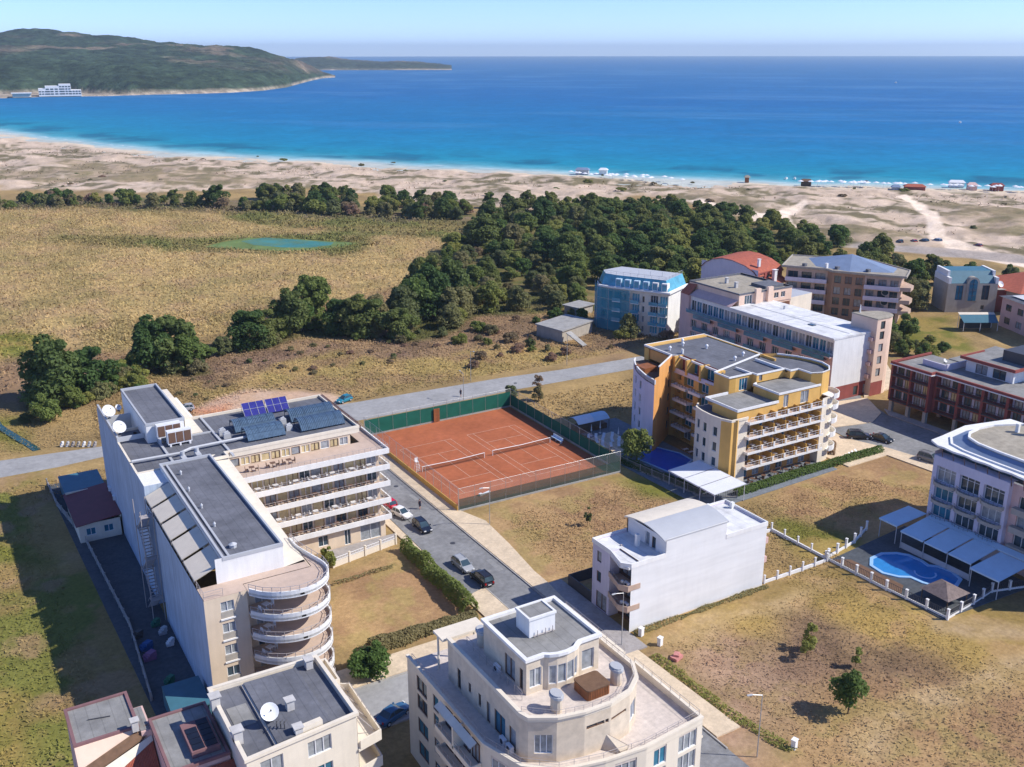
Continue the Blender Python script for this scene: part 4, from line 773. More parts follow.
# ---------- C: terraced cream house in the centre foreground
Cb = thing('terraced_apartment_building', 'cream stone apartment house with stepped roof terraces and a wooden hot tub on top', 'apartment house', (37,62,0))
b = MB()
# lower four storeys: outer wall polygon
ow = [(36.8,83.3),(36.8,67.0),(38.1,62.6),(40.8,60.3),(45,59.3),(49.3,58.9),(56.6,59.6),(56.6,83.3)]
sw = [(2.2,4.6,z,z+1.8,2,'bframe','glassbl') for z in (1.3,4.2,7.1,9.6-.3)]+[(6.0,7.2,z,z+1.8,1,'bframe','glassbl') for z in (1.3,4.2,7.1,9.3)]
facade(Cb, b, ow[0], ow[1], -.4, 11.28, sw, m=0)
lg = [(.5,4.0,z,z+2.3,1.3) for z in (1,3.9,6.8,9.3)]
for a_, q_ in zip(ow[1:-1], ow[2:]):
    Ln = math.hypot(q_[0]-a_[0], q_[1]-a_[1])
    if a_[0] >= 49: facade(Cb, b, a_, q_, -.4, 11.28, [(1.0,2.6,z,z+2,2,'wframe','glassbl') for z in (3.9,6.8,9.2)]+[(4.2,6.6,z,z+2.0,3,'wframe','glass') for z in (3.9,6.8,9.2)], m=0)
    elif Ln > 4: facade(Cb, b, a_, q_, -.4, 11.28, [(1.0,Ln-1,z,z+2.1,3,'wframe','glass') for z in (1,3.9,6.8,9.2)], m=0)
    else: b.wall(a_, q_, -.4, 11.28)
b.box(36.9,83.1,-.4,56.6,83.3,11.28)
part('wall', b, ['creamlt'], Cb)
part('terrace_floor', MB().prism(inset(ow, .06), 11.0, 11.35), 'terrlt', Cb)
r = MB(); r.ribbon([(36.7,83.4)]+[(x-.12 if x < 38 else x, y-.1) for x, y in ow[1:-1]]+[(56.75,70.2),(55.9,70.2),(55.9,72),(56.75,72),(56.75,83.4)], 11.9, 12.15, .35); r.ribbon([(36.8,83.3)]+ow[1:-1]+[(56.6,83.3)], 11.3, 11.95, .2); part('parapet', r, 'creamlt', Cb)
r = MB(); railing(r, [(37.0,82.5),(37.0,67.1),(38.3,62.9),(40.9,60.6),(45,59.6),(49.3,59.2),(56.4,59.9),(56.4,70)], 12.15, .55, 1.4, .025, 1); railing(r, [(56.6,72),(56.6,83)], 12.15, .5, 1.5, .025, 1); part('terrace_railing', r, 'rail', Cb)
# balconies on the west front
for z in (3.9,6.8,9.3):
    r = MB(); r.box(35.6,67.3,z-.25,36.78,74.6,z); r.ribbon([(36.78,67.3),(35.6,67.3),(35.6,74.6),(36.78,74.6)][::-1], z, z+.35, .12); o = part('balcony', r, 'creamlt', Cb); r = MB(); railing(r, [(35.7,67.4),(35.7,74.5)], z+.3, .65, 1.2, .03, 1); r.build('railing', 'rail', o)
part('canopy', MB().face([(36.3,67.3,12.1),(36.3,74.6,12.1),(35.6,74.6,11.75),(35.6,67.3,11.75)]).face([(35.6,67.3,11.65),(35.6,74.6,11.65),(36.3,74.6,12),(36.3,67.3,12)]).box(35.6,70.7,9.3,36.78,70.95,11.8), 'creamlt', Cb)
for k in range(4):
    for z in (3.95,6.85,9.35): window(Cb, (36.8,83.3), (36.8,67), 8.9+1.8*k, 10.3+1.8*k, z, z+2.1, -.05, 2, 'bframe', 'glass')
# penthouse storey
pw = [(39.1,78.3),(39.1,64.4),(39.4,63.4),(41.6,62.1),(44.2,61.5),(47,61.4),(49.6,62.0),(51.4,63.3),(52.4,65.2),(52.4,78.3)]
b = MB(); facade(Cb, b, pw[0], pw[1], 11.2, 15.58, [(2.0,2.7,11.6,13.9,1,'bframe','glass'),(4.3,4.8,12.5,13.6,1,'bframe','glass'),(6.3,6.8,12.2,13.6,1,'bframe','glass'),(7.9,8.6,11.4,13.7,1,'bframe','glass'),(9.4,11.4,11.4,13.8,2,'bframe','glassbl'),(12.1,13.3,11.4,13.7,1,'bframe','glasscurt')], m=0)
for i in range(1, len(pw)-2):
    a_, q_ = pw[i], pw[i+1]; Ln = math.hypot(q_[0]-a_[0], q_[1]-a_[1])
    ws = {2: [(.55,2.2,12.3,14.3,3,'wframe','glasscurt')], 4: [(.2,2.6,14.1,14.5,2,'bframe','glass')], 5: [(.1,2.2,14.1,14.4,1,'bframe','glass')], 6: [(.3,1.9,12.2,14.2,3,'wframe','glasscurt')], 7: [(.6,1.9,12.0,14.2,2,'wframe','glasscurt')]}.get(i, [])
    facade(Cb, b, a_, q_, 11.2, 15.58, ws, m=0)
b.wall(pw[-2], pw[-1], 11.2, 15.58); b.box(39.15,78.1,11.2,52.4,78.3,15.58)
part('upper_wall', b, ['travert'], Cb)
part('roof_terrace', MB().prism(inset(pw, .06), 15.3, 15.62), 'terrlt', Cb)
r = MB(); r.ribbon([(39.0,78.4),(39.0,64.3),(39.3,63.3),(41.6,61.95),(44.2,61.35),(47,61.25),(49.7,61.85),(51.5,63.2),(52.5,65.1),(52.5,78.4)], 15.95, 16.2, .4); r.ribbon(pw, 15.6, 15.96, .2); part('parapet', r, 'creamlt', Cb)
r = MB(); railing(r, [(40.6,77),(40.6,66.4)], 15.62, .95, 1.4, .025, 2); railing(r, [(39.3,64.4),(41.7,62.3),(44.2,61.7),(47,61.6),(49.5,62.2),(51.2,63.5),(52.1,65.3),(52.1,77)], 16.2, .5, 1.0, .022, 1); part('terrace_railing', r, 'rail', Cb)
# top storey
tw = [(41.3,74.8),(41.3,66.8),(43.2,66.8),(43.5,66.5),(44.3,66.2),(45.3,66.1),(46.3,66.3),(46.9,66.7),(47.2,66.9),(49.5,66.9),(49.5,74.8)]
b = MB(); facade(Cb, b, tw[0], tw[1], 15.5, 19.18, [(4.1,6.0,15.8,18.1,2,'bframe','glassbl'),(6.8,7.4,15.8,18.0,1,'bframe','glass')], m=0)
facade(Cb, b, tw[1], tw[2], 15.5, 19.18, [(.35,1.65,16.2,18.2,2,'wframe','glasscurt')], m=0)
for i in range(2, len(tw)-3):
    a_, q_ = tw[i], tw[i+1]; Ln = math.hypot(q_[0]-a_[0], q_[1]-a_[1])
    facade(Cb, b, a_, q_, 15.5, 19.18, [(.04,Ln-.04,16.2,18.2,1,'wframe','glasscurt')] if 3 <= i <= 6 else [], .14, m=0)
facade(Cb, b, tw[-3], tw[-2], 15.5, 19.18, [(.35,1.75,16.0,18.2,1,'wframe','glasscurt')], m=0); b.wall(tw[-2], tw[-1], 15.5, 19.18); b.box(41.35,74.6,15.5,49.5,74.8,19.18)
part('upper_wall', b, ['travert'], Cb)
part('roof', MB().prism(inset(tw, .06), 18.9, 19.2), 'roofgr', Cb)
r = MB(); r.ribbon([(41.1,75.0),(41.1,66.6),(43.1,66.6),(43.5,66.3),(44.3,66.0),(45.3,65.9),(46.4,66.1),(47.0,66.55),(47.3,66.7),(49.7,66.7),(49.7,75.0)], 19.2, 19.5, .4, closed=True); part('parapet', r, 'white', Cb)
part('stair_hood', MB().box(43.6,70.0,19.2,46.5,72.4,21.1), 'white', Cb); part('roof', MB().box(43.75,70.15,21.1,46.35,72.25,21.2), 'roofgr', Cb); r = MB(); roof_rim(r, [(43.5,69.9),(46.6,69.9),(46.6,72.5),(43.5,72.5)], 21.05, .25, .22); part('roof_kerb', r, 'white', Cb)
r = MB(); r.tube((44,69.85,19.35),(46.3,69.85,19.35),.06,5); [r.tube((x,69.8,19.2),(x,69.8,19.9),.04,5) for x in (44.4,45.3,46.1)]; part('roof_pipe', r, 'rail', Cb)
# porch slab
r = MB().prism([(38.6,78.5),(43.6,78.5),(43.6,80.6),(38.6,80.6)], 15.7, 15.95); [r.tube((x,80.3,11.3),(x,80.3,15.7),.12,8) for x in (39,43.2)]; part('porch_slab', r, 'creamlt', Cb)
# round-hooded ventilation shafts on the roof terrace
for i, (x, y) in enumerate(((42.5,63.6),(49.6,64.2),(41.9,76.2))):
    r = MB().prism(arc(x,y,.5,0,330,11,.62), 15.62, 17.1); o = part('vent_shaft', r, 'travert', Cb); r = MB(); st = arc(x,y,.62,0,330,11,.85); r.prism(st, 17.1, 17.35); r.prism([(x+(a_-x)*.85, y+(b_-y)*.85) for a_, b_ in st], 17.35, 17.5); r.build('hood', 'sheet', o)
# hot tub with brown cover
t = thing('hot_tub', 'square cedar hot tub with brown cover on the cream roof terrace', 'hot tub', (46.8,64.3,15.62)); pr = []
for cx, cy, a0 in ((47.9,65.2,0),(45.9,65.2,90),(45.9,63.4,180),(47.9,63.4,270)): pr += arc(cx-.0,cy,.3,a0,a0+90,3)
MB().prism(pr, 15.62, 16.6).build('shell', 'wood', t); MB().prism([(46.9+(x-46.9)*1.03, 64.3+(y-64.3)*1.03) for x, y in pr], 16.6, 16.72).build('cover', 'wooddk', t)
r = MB(); [r.box(45.55+.19*k,63.06,15.65,45.56+.19*k,63.09,16.58) for k in range(13)]; r.build('slat_joint', 'wooddk', t)
ac_unit(Cb, 40.95, 71.6, 15.62, R(-90)); ac_unit(Cb, 38.8, 65.6, 11.35, R(-90)); ac_unit(Cb, 38.8, 66.8, 11.35, R(-90))
# tan tent-shaped screen on the lower terrace
part('terrace_screen', MB().face([(46.2,61.4,11.36),(47.4,59.6,11.36),(48.2,60.0,11.9),(46.6,61.5,12.9)]).face([(46.55,61.55,12.9),(48.1,60.1,11.9),(47.3,59.65,11.36),(46.1,61.45,11.36)]).tube((46.4,61.5,11.4),(46.4,61.5,15.3),.08), 'travert', Cb)
# street-side strip railings
r = MB(); r.box(56.6,60,9.2,57.15,83,9.4); o = part('side_balcony', r, 'creamlt', Cb); r = MB(); railing(r, [(57.05,60.1),(57.05,82.9)], 9.4, .9, 1.6, .03, 2); r.build('railing', 'rail', o)
# ---------- D: white blind-walled block
D = thing('white_apartment_building', 'white block with blank sunlit end wall and grey curved penthouse roof beside the street', 'apartment house', (71.4,90,0))
b = MB(); b.wall((71.4,90), (95,90), -.4, 9.7, m=0); b.wall((77.0,90), (87.4,90), 9.7, 12.0, m=0)
fw = [(1.0,2.0,z,z+1.6,1,'bframe','glass') for z in (4.0,7.0)]+[(1.0,3.4,.1,2.6,2,'bframe','glassbl')]
facade(D, b, (71.4,98.5), (71.4,94.6), -.4, 9.7, fw, m=1); b.wall((71.4,94.6), (73.0,94.6), -.4, 9.7, m=1)
facade(D, b, (73.0,94.6), (73.0,90.02), -.4, 9.7, [(.5,3.6,z,z+2.2,3,'bframe','glassbl') for z in (.3,3.4,6.4)], m=2); b.box(71.5,98.3,-.4,95,98.5,9.7,1); b.box(94.8,90.02,-.4,95,98.3,9.7,1)
part('wall', b, ['whiteblind','lilac','bframe'], D)
part('roof_terrace', MB().prism([(71.5,94.5),(71.5,98.4),(94.9,98.4),(94.9,90.1),(72.6,90.1),(71.5,92.5)], 9.2, 9.5), 'roofwh', D)
r = MB(); r.ribbon([(77,89.95),(71.35,89.95),(70.4,91.0),(71.3,94.5),(71.3,98.6),(95.1,98.6),(95.1,89.95),(87.4,89.95)][::-1], 9.3, 9.95, .18); part('parapet', r, 'white', D)
for z in (3.1,6.1):
    r = MB(); r.prism([(73,90.05),(71.0,90.05),(70.4,91.2),(71.3,94.5),(73,94.5)], z-.22, z); r.ribbon([(72.9,90.06),(71.0,90.06),(70.4,91.2),(71.3,94.5)], z, z+.75, .14); o = part('balcony', r, 'beige', D); r = MB(); railing(r, [(71.05,90.2),(70.55,91.2),(71.35,94.3)], z+.72, .3, 1, .025, 0); r.build('railing', 'rail', o); ac_unit(D, 71.3, 90.7, z+.3, R(-90)); part('flower_pot', MB().tube((70.9,91.2,z+.75),(70.9,91.2,z+1.1),.14,8,.2), 'white', D)
part('roof_terrace', MB().prism([(73,90.05),(71.0,90.05),(70.4,91.2),(71.3,94.5),(73,94.5)], 9.15, 9.48), 'roofwh', D)
# penthouse with shallow curved roof
b = MB(); facade(D, b, (77.0,98.4), (77.0,90.03), 9.2, 11.9, [(4.0,4.9,9.3,11.4,1,'wframe','glasscurt'),(5.4,6.2,9.4,11.2,1,'bframe','glass')], m=0); b.box(87.2,90.03,9.2,87.4,98.4,11.8); b.box(77.0,98.2,9.2,87.4,98.4,11.6); part('penthouse_wall', b, 'whiteblind', D)
for y0, y1, m_ in ((94.4,98.6,'creamlt'),(89.95,94.38,'sheet')):
    r = MB(); zc = lambda y: 11.85+.75*(1-((y-94.2)/4.4)**2); ys = [y0+(y1-y0)*k/6 for k in range(7)]
    for A, Q in zip(ys, ys[1:]): r.face([(76.6,A,zc(A)),(87.7,A,zc(A)),(87.7,Q,zc(Q)),(76.6,Q,zc(Q))]); r.face([(76.6,Q,zc(Q)-.16),(87.7,Q,zc(Q)-.16),(87.7,A,zc(A)-.16),(76.6,A,zc(A)-.16)]); r.face([(76.6,A,zc(A)-.16),(76.6,A,zc(A)),(76.6,Q,zc(Q)),(76.6,Q,zc(Q)-.16)]); r.face([(87.7,Q,zc(Q)-.16),(87.7,Q,zc(Q)),(87.7,A,zc(A)),(87.7,A,zc(A)-.16)])
    r.face([(76.6,y0,zc(y0)-.16),(87.7,y0,zc(y0)-.16),(87.7,y0,zc(y0)),(76.6,y0,zc(y0))]); part('penthouse_roof', r, m_, D)
vent(D, 75.6, 94.3, 9.2, 2.0, .5, False, 'white'); vent(D, 88.7, 97.2, 9.2, 1.4, .6, False, 'pinkw'); vent(D, 91.2, 98.0, 9.2, 1.1, .5, False, 'white'); vent(D, 94.5, 96.6, 9.2, 1.2, .5, False, 'white'); vent(D, 73.8, 95.4, 9.2, .5, .2, False, 'rail')
for z in (3.1,6.1):
    for y in (90.6,95): part('rear_balcony', MB().box(95.0,y,z,96.1,y+2.2,z+.9), 'pinkw', D)
tag(MB().ribbon([(71.6,98.7),(71.6,104.2),(86,104.2)], -.2, 1.6, .15).build('plot_wall', 'darkmetal', None, (71.6,98.7,0)), 'dark boundary fence along the plot behind the white block', 'fence')
# ---------- E: ochre hotel with a pool
E = thing('yellow_hotel', 'ochre and orange hotel with stepped roofs, striped balconies and a blue pool in its court', 'hotel', (113,117,0))
b = MB()
# north-west wing with curved pale front
cv = [(118.6,151.2),(117.6,150.2),(116.0,147.8),(114.6,144.8),(113.4,141.2),(112.8,137.6)]
for i in range(5):
    a_, q_ = cv[i], cv[i+1]; facade(E, b, a_, q_, -.4, 14.1, [(.9,1.9,z,z+1.6,1,'wframe','glass') for z in (2.6,5.3,8.0,10.7)] if i in (2,3) else [], m=1)
b.wall((112.8,137.6), (114.3,138.2), -.4, 14.6, m=2)
b.wall((114.3,138.2), (121.3,143.0), -.4, 16.4, [(6.4,7.6,z,z+1.5) for z in (2,4.8,7.6,10.4,13.2)], m=2); b.wall((121.3,143.0), (121.3,149.0), 14, 16.4, m=2)
for z in (2,4.8,7.6,10.4,13.2): window(E, (114.3,138.2), (121.3,143.0), 6.4,7.6,z,z+1.5,.14,1,'bframe','glass')
b.wall((118.6,151.2), (118.6,150.9), 13, 14.1, m=2)
b.wall((121.6,150.4), (121.3,143), 13.8, 16.4, m=2)
part('wall', b, ['yellow','lilac','orange'], E)
part('roof_terrace', MB().prism(cv[::-1]+[(121.3,151),(121.3,143),(114.4,138.3)][0:2]+[(114.4,138.3)], 13.2, 13.45), 'wooddk', E)
r = MB(); r.ribbon(cv, 13.4, 14.25, .25); part('parapet', r, 'white', E); part('roof_box', MB().box(115.5,144,13.45,118.5,147,14.3), 'wood', E)
r = MB(); r.ribbon([(114.3,138.2),(121.3,143.0),(121.3,150.5)], 16.35, 16.55, .25); part('parapet_cap', r, 'white', E)
# courtyard face of the north block
b = MB(); cw = []
b.wall((121.3,143), (121.8,142.2), -.4, 16.4, m=0)
for z in (.2,3.0,5.7,8.4,11.1): cw += [(.6,1.7,z+.8,z+2.2,1,'bframe','glass'),(2.6,5.6,z+.1,z+2.2,3,'wframe','glassbl'),(7.2,10.2,z+.1,z+2.2,3,'wframe','glassbl')]
facade(E, b, (121.8,142.2), (121.0,130.2), -.4, 13.6, cw, .9, m=0); b.wall((123,142.2), (122.4,130.2), 13.6, 16.5, [(1,5,13.8,16),(6,10,13.8,16)], m=2)
for a_ in (1,6): window(E, (123,142.2), (122.4,130.2), a_,a_+4,13.8,16,.16,3,'wframe','glassbl')
b.prism([(121.9,142.2),(123,142.2),(122.4,130.2),(121.1,130.2)], 13.3, 13.62); b.box(121.3,150.2,-.4,136.8,151.6,16.4,0); b.box(136.4,131,-.4,136.8,150.2,16.4,0)
for y in (142.0,138.5,134.6,130.4): b.prism([(121.0,y-.25),(123.2,y-.25),(123.2,y+.25),(121.0,y+.25)], 13.6, 16.45)
part('court_wall', b, ['yellow','lilac','redbr'], E)
for i, z in enumerate((2.95,5.65,8.35,11.05)):
    for a_, q_ in ((133.0,136.4),(137.2,141.4)) if i % 2 else ((131.5,134.8),(136.6,140.8)):
        r = MB(); r.box(119.9,a_,z-.2,121.6,q_,z); r.ribbon([(121.5,q_),(119.9,q_),(119.9,a_),(121.5,a_)], z, z+.3, .1); o = part('balcony', r, 'white', E); r = MB(); railing(r, [(120,q_-.1),(120,a_+.1)], z+.28, .65, .8, .03, 1); r.build('railing', 'darkmetal', o)
r = MB(); r.box(121.2,130.4,13.2,121.5,142.2,14.1); part('parapet', r, 'lilac', E)
rp = [(121.3,151.4),(121.3,143.0),(122.9,142),(122.3,130.0),(135.8,134.6),(136.8,136),(136.8,151.6)]
part('roof', MB().prism(rp, 15.9, 16.2), 'roofdk', E)
r = MB(); r.ribbon([(121.2,143.0),(122.0,142.2),(121.9,130.6)], 16.1, 16.45, .24); r.ribbon([(136.9,134.6),(136.9,151.7),(121.2,151.7),(121.2,143)], 16.1, 16.45, .24); part('parapet', r, 'white', E)
for x, y in ((123.4,146.3),(127.6,147.4),(129.0,149.2),(130.4,143.5),(129.6,134.6),(133.0,136.0)): cowl(E, x, y, 16.2)
part('roof_vent', MB().box(124.0,143.2,16.2,124.3,143.7,17.1), 'white', E)
# stepped south wing
b = MB()
b.wall((120.6,130.2), (120.6,126.2), 0, 16.5, m=0); b.wall((120.6,126.4), (122.3,126.4), 12.5, 16.5, m=1)
facade(E, b, (122.3,126.4), (126.2,126.4), 13.4, 16.5, [(.9,2.9,13.6,15.9,3,'wframe','glassbl')], m=0); b.wall((126.2,126.4), (126.2,125.2), 14, 16.5, m=0)
facade(E, b, (126.2,125.2), (133.2,125.2), 15, 16.6, [(.6,1.4,15.2,16.3,1,'bframe','glass')], m=0); b.wall((133.2,125.2), (133.2,123.8), 15, 16.6, m=0); b.wall((133.2,123.8), (135.2,123.8), 15, 16.6, m=0); b.wall((135.2,123.8), (135.2,120.6), 14, 16.6, m=0)
ring_ = [(135.2,120.6),(137.2,119.8),(139.6,120.3),(141.4,122.0),(142.2,124.4),(142.0,127),(141,130),(139,133),(136,134.5)]
for i in range(len(ring_)-1): b.wall(ring_[i], ring_[i+1], -.4, 16.6, m=0 if i > 0 else 1)
part('wall', b, ['yellow','ywall'], E)
part('roof', MB().prism([(120.7,130.3),(120.7,126.5),(126.3,126.5),(126.3,125.3),(133.3,125.3),(133.3,124),(135.3,124),(135.3,120.7),(137.2,120),(139.5,120.5),(141.2,122.2),(142,124.4),(141.8,127),(140.8,130),(138.8,132.8),(136,134.3)], 15.7, 15.95), 'roofdk', E)
r = MB(); r.ribbon([(135.8,134.6)]+[(120.5,130.3),(120.5,126.2),(126.1,126.2),(126.1,125.1),(133.1,125.1),(133.1,123.7),(135.1,123.7)]+ring_[:-1], 16.4, 16.68, .22); r.box(133.2,124.5,16.0,133.5,133,16.5); r.box(126.4,125.6,16,126.7,131,16.4); part('parapet', r, 'white', E)
part('terrace_wall', (lambda q: (q.wall((125.0,124.6), (125.0,118.3), 13.0, 15.2), facade(E, q, (125.0,118.3), (135.3,118.3), 12.2, 15.2, [(1.2,2.4,12.3,14.6,2,'wframe','glasscurt'),(5.4,7.4,12.3,14.6,2,'wframe','glasscurt')]), q)[-1])(MB()), 'yellow', E)
part('roof', MB().prism([(125.1,124.8),(125.1,118.4),(135.2,118.4),(135.2,123.7),(133,125.1),(126.2,125.1)], 14.6, 14.9), 'roofgr', E)
r = MB(); r.ribbon([(125.9,125.0),(124.85,124.6),(124.85,118.15),(135.2,118.15)], 14.9, 15.25, .2); part('parapet', r, 'white', E)
b = MB(); b.wall((115.4,124.6), (115.4,118.3), 11.2, 13.9); b.wall((115.4,118.3), (125,118.3), 11.2, 13.9, [(3.2,4.0,11.9,13.9)] if 0 else []); part('terrace_wall', b, 'yellow', E)
part('roof', MB().prism([(115.5,126.2),(115.5,118.4),(124.9,118.4),(124.9,126.3),(120.5,126.3)], 13.2, 13.5), 'roofgr', E)
r = MB(); r.ribbon([(120.5,126.4),(115.2,126.4),(115.2,118.1),(124.9,118.1)], 13.5, 13.95, .2); part('parapet', r, 'white', E)
# curved south-west tower
tv = [(115.0,128),(113.4,126.6),(112.9,124.6),(112.7,122.0),(113.0,119.6),(113.8,117.8)]
b = MB()
for i in range(5): facade(E, b, tv[i], tv[i+1], -.4, 12.3, [(.7,1.7,z,z+1.7,1,'wframe','glass') for z in (3.2,6.0,8.8)] if i in (1,2,3) else [], m=1 if i < 4 else 0)
b.wall((113.8,117.8), (114.5,117.9), -.4, 12.3, m=0); b.wall((114.5,117.9), (114.9,117.5), -.4, 12.3, m=0); b.wall((114.9,117.5), (115.5,117.9), -.4, 12.3, m=0); b.wall((115.5,117.9), (117.6,117.9), -.4, 12.3, m=2); b.wall((117.6,117.9), (117.6,119.2), -.4, 12.3, m=0)
part('tower_wall', b, ['yellow','creamlt','creamlt'], E)
part('roof', MB().prism(tv[::-1]+[(120,126.5),(120,118.0)][::1]+[] if 0 else [(115.0,128),(113.5,126.6),(113.0,124.6),(112.8,122.0),(113.1,119.6),(113.9,118.0),(117.5,118.0),(117.5,128)], 11.4, 11.7), 'roofdk', E)
r = MB(); r.ribbon([(x-.05, y) for x, y in tv]+[(115.5,117.75),(117.6,117.75)], 12.0, 12.4, .28); part('parapet', r, 'creamlt', E)
# south front with balconies
b = MB(); xs = [118.0+2.85*k for k in range(6)]
for z in (.2,3.2,6.0,8.8): 
    ws = []
    for k in range(6): ws += [(.5+2.85*k,2.1+2.85*k,z,z+2.15,2,'wframe','glasscurt' if (k+int(z)) % 3 else 'glassbl')]
    facade(E, b, (117.6,119.3), (135.4,119.3), z-.6 if z > .5 else -.4, {.2:2.6,3.2:5.4,6.0:8.2,8.8:12.2}[z], ws, m=0 if z > .5 else 1)
part('south_wall', b, ['yellow','orange'], E)
for i, z in enumerate((3.15,5.95,8.75,11.5)):
    y0 = 117.0; x1 = 135.6
    r = MB(); r.box(117.2,y0,z-.22,x1,119.28 if i < 3 else 118.28,z,0,1); r.box(117.2,y0-.14,z-.3,x1,y0,z+.12); r.box(117.06,y0-.14,z-.3,117.2,119.2,z+.12); o = part('balcony', r, ['white','terrtile'], E)
    r = MB(); railing(r, [(117.3,y0),(x1-.1,y0)], z+.1, .85, .9, .03, 1); r.build('railing', 'whitemetal', o)
    for k in range(1, 7):
        d = MB(); x = 117.6+2.85*k; d.box(x-.1,y0+.25,z, x+.1,119.28 if i < 3 else 118.28,z+1.5) if i < 3 else d.box(x-.08,y0+.2,z,x+.08,118.25,z+1.0); d.box(x-.16,y0-.18,z+.1,x+.16,y0+.02,z+1.0,1); d.build('divider', ['ywall','white'], o)
    if i < 3:
        for k in range(6): place('chair', 'ywall', (118.7+2.85*k+random.uniform(-.2,.2),118.1,z), random.uniform(0,6), 'small ochre chair on the striped balconies of the ochre hotel', 'chairs on the ochre hotel balconies'); place('table', 'whitemetal', (119.5+2.85*k,118.3,z), 0, 'small white table on the striped balconies of the ochre hotel', 'tables on the ochre hotel balconies')
for k in range(6): seating(119+2.7*k, 117.2, .09, k*.7, 'bframe', 'at the foot of the ochre hotel south front', 'brown', ('brown tables before the ochre hotel','brown chairs before the ochre hotel'))
b = MB(); b.wall((135.4,119.3), (135.4,117.6), -.4, 12.2, m=0); b.wall((135.4,117.6), (137.4,117.9), -.4, 12.6, m=0)
for a_, q_ in zip(arc(137.4,120.6,2.7,-90,60,6), arc(137.4,120.6,2.7,-90,60,6)[1:]): b.wall(a_, q_, -.4, 12.4, m=0)
part('tower_wall', b, 'creamlt', E)
for z in (2.2,4.9,7.6,10.3,12.4):
    r = MB(); ar = arc(138.2,119.6,2.5,-100,70,9); r.prism(ar+[(137.6,121.5)], z-.2, z); r.ribbon(ar, z, z+.75, .12); part('round_balcony', r, 'white', E)
# pool, awning, loungers, tent
t = thing('swimming_pool', 'deep blue swimming pool in the court of the ochre hotel', 'pool', (112,133,0))
pl = [(108.4,135.6),(109.4,128.6),(110.4,124.2),(113.4,125.0),(114.6,129.5),(116.4,130.4),(116.6,134),(114.8,138.5),(112.5,138.0),(110.6,137.8)]
MB().prism(pl, -.3, .085).build('water', 'pool', t); r = MB(); r.ribbon(pl if sum(pl[i][0]*pl[(i+1)%10][1]-pl[(i+1)%10][0]*pl[i][1] for i in range(10)) < 0 else pl[::-1], -.1, .17, .35, closed=True); r.build('rim', 'poolrim', t)
t = thing('pool_awning', 'large white flat awning on posts at the pool bar of the ochre hotel', 'awning', (109,118,0))
for a_, q_ in ((112.2,115.9),(116.1,119.9),(120.1,124.2)):
    r = MB(); r.face([(105.7,a_,2.75),(112.7,a_,3.15),(112.7,q_,3.15),(105.7,q_,2.75)]).face([(105.7,q_,2.68),(112.7,q_,3.08),(112.7,a_,3.08),(105.7,a_,2.68)]).face([(105.7,a_,2.5),(105.7,a_,2.75),(105.7,q_,2.75),(105.7,q_,2.5)][::-1]); r.build('canopy', 'awnwhite', t)
r = MB()
for x in (105.9,112.5):
    for y in (112.4,116,120,124): r.tube((x,y,0),(x,y,2.7),.07,6)
r.tube((105.8,112.2,2.7),(105.8,124.2,2.7),.06); r.tube((112.6,112.2,3.1),(112.6,124.2,3.1),.06); r.build('frame', 'whitemetal', t)
def lounger(x, y, a, lb, m='whitemetal', g='white sun loungers by the ochre hotel pool'):
    t = thing('sun_lounger', lb, 'sun lounger', (x,y,.09), g, a); t.scale = (.85,.85,.9); r = MB(); r.box(-.33,-.95,.26,.33,.35,.33); r.face([(-.33,.35,.33),(.33,.35,.33),(.33,.95,.75),(-.33,.95,.75)]).face([(-.33,.95,.68),(.33,.95,.68),(.33,.35,.26),(-.33,.35,.26)]); r.build('bed', m, t); r = MB(); [r.box(sx-.03,sy-.03,0,sx+.03,sy+.03,.26) for sx in (-.28,.28) for sy in (-.85,.25)]; r.build('legs', m, t); return t
L0 = None
for i in range(11):
    x, y = 106.3+(i % 4)*1.5+random.uniform(-.25,.25), 149.2-(i//4)*2.6-(i % 4)*.5
    if x > 108.2 and 136.5 < y < 142.5 and 0: continue
    L0 = lounger(x, y, R(-35+random.uniform(-10,10)), 'white plastic sun lounger in the rows between the tree and the pool tent') if L0 is None else (dup(L0, (x,y,.09), R(-35+random.uniform(-10,10))), L0)[1]
for i in range(3): dup(L0, (118.4,131.5+i*1.6,.09), R(90), 'white sun lounger under the court balconies of the ochre hotel', 'sun loungers under the court balconies')
for i in range(5): dup(L0, (106.3+i*.15,134.5-i*2.1,.09), R(80), 'white sun lounger between the pool and the dark boundary hedge', 'sun loungers along the boundary hedge')
def parasol(x, y, z, lb, folded, g, m='awnwhite'):
    t = thing('parasol', lb, 'parasol', (x,y,z), g); MB().tube((x,y,z),(x,y,z+2.5),.03,6).tube((x,y,z),(x,y,z+.1),.25,8).build('pole', 'whitemetal', t)
    r = MB(); n = 8; rr_ = .16 if folded else 1.35; ap = (x,y,z+2.6); zz = z+1.1 if folded else z+2.1
    for k in range(n):
        A = (x+rr_*math.cos(2*math.pi*k/n), y+rr_*math.sin(2*math.pi*k/n), zz); Q = (x+rr_*math.cos(2*math.pi*(k+1)/n), y+rr_*math.sin(2*math.pi*(k+1)/n), zz); r.face([A,Q,ap]); r.face([(Q[0],Q[1],Q[2]-.02),(A[0],A[1],A[2]-.02),(x,y,z+2.56)])
    r.build('canopy', m, t); return t
for i, (x, y) in enumerate(((107.6,150.0),(110.0,150.4),(111.2,146.0))): parasol(x, y, .09, 'closed white parasol standing among the white loungers', True, 'closed parasols by the pool')
t = thing('pool_tent', 'long low pavilion with arched white and blue canvas roof beside the ochre hotel', 'pavilion', (109,154,0))
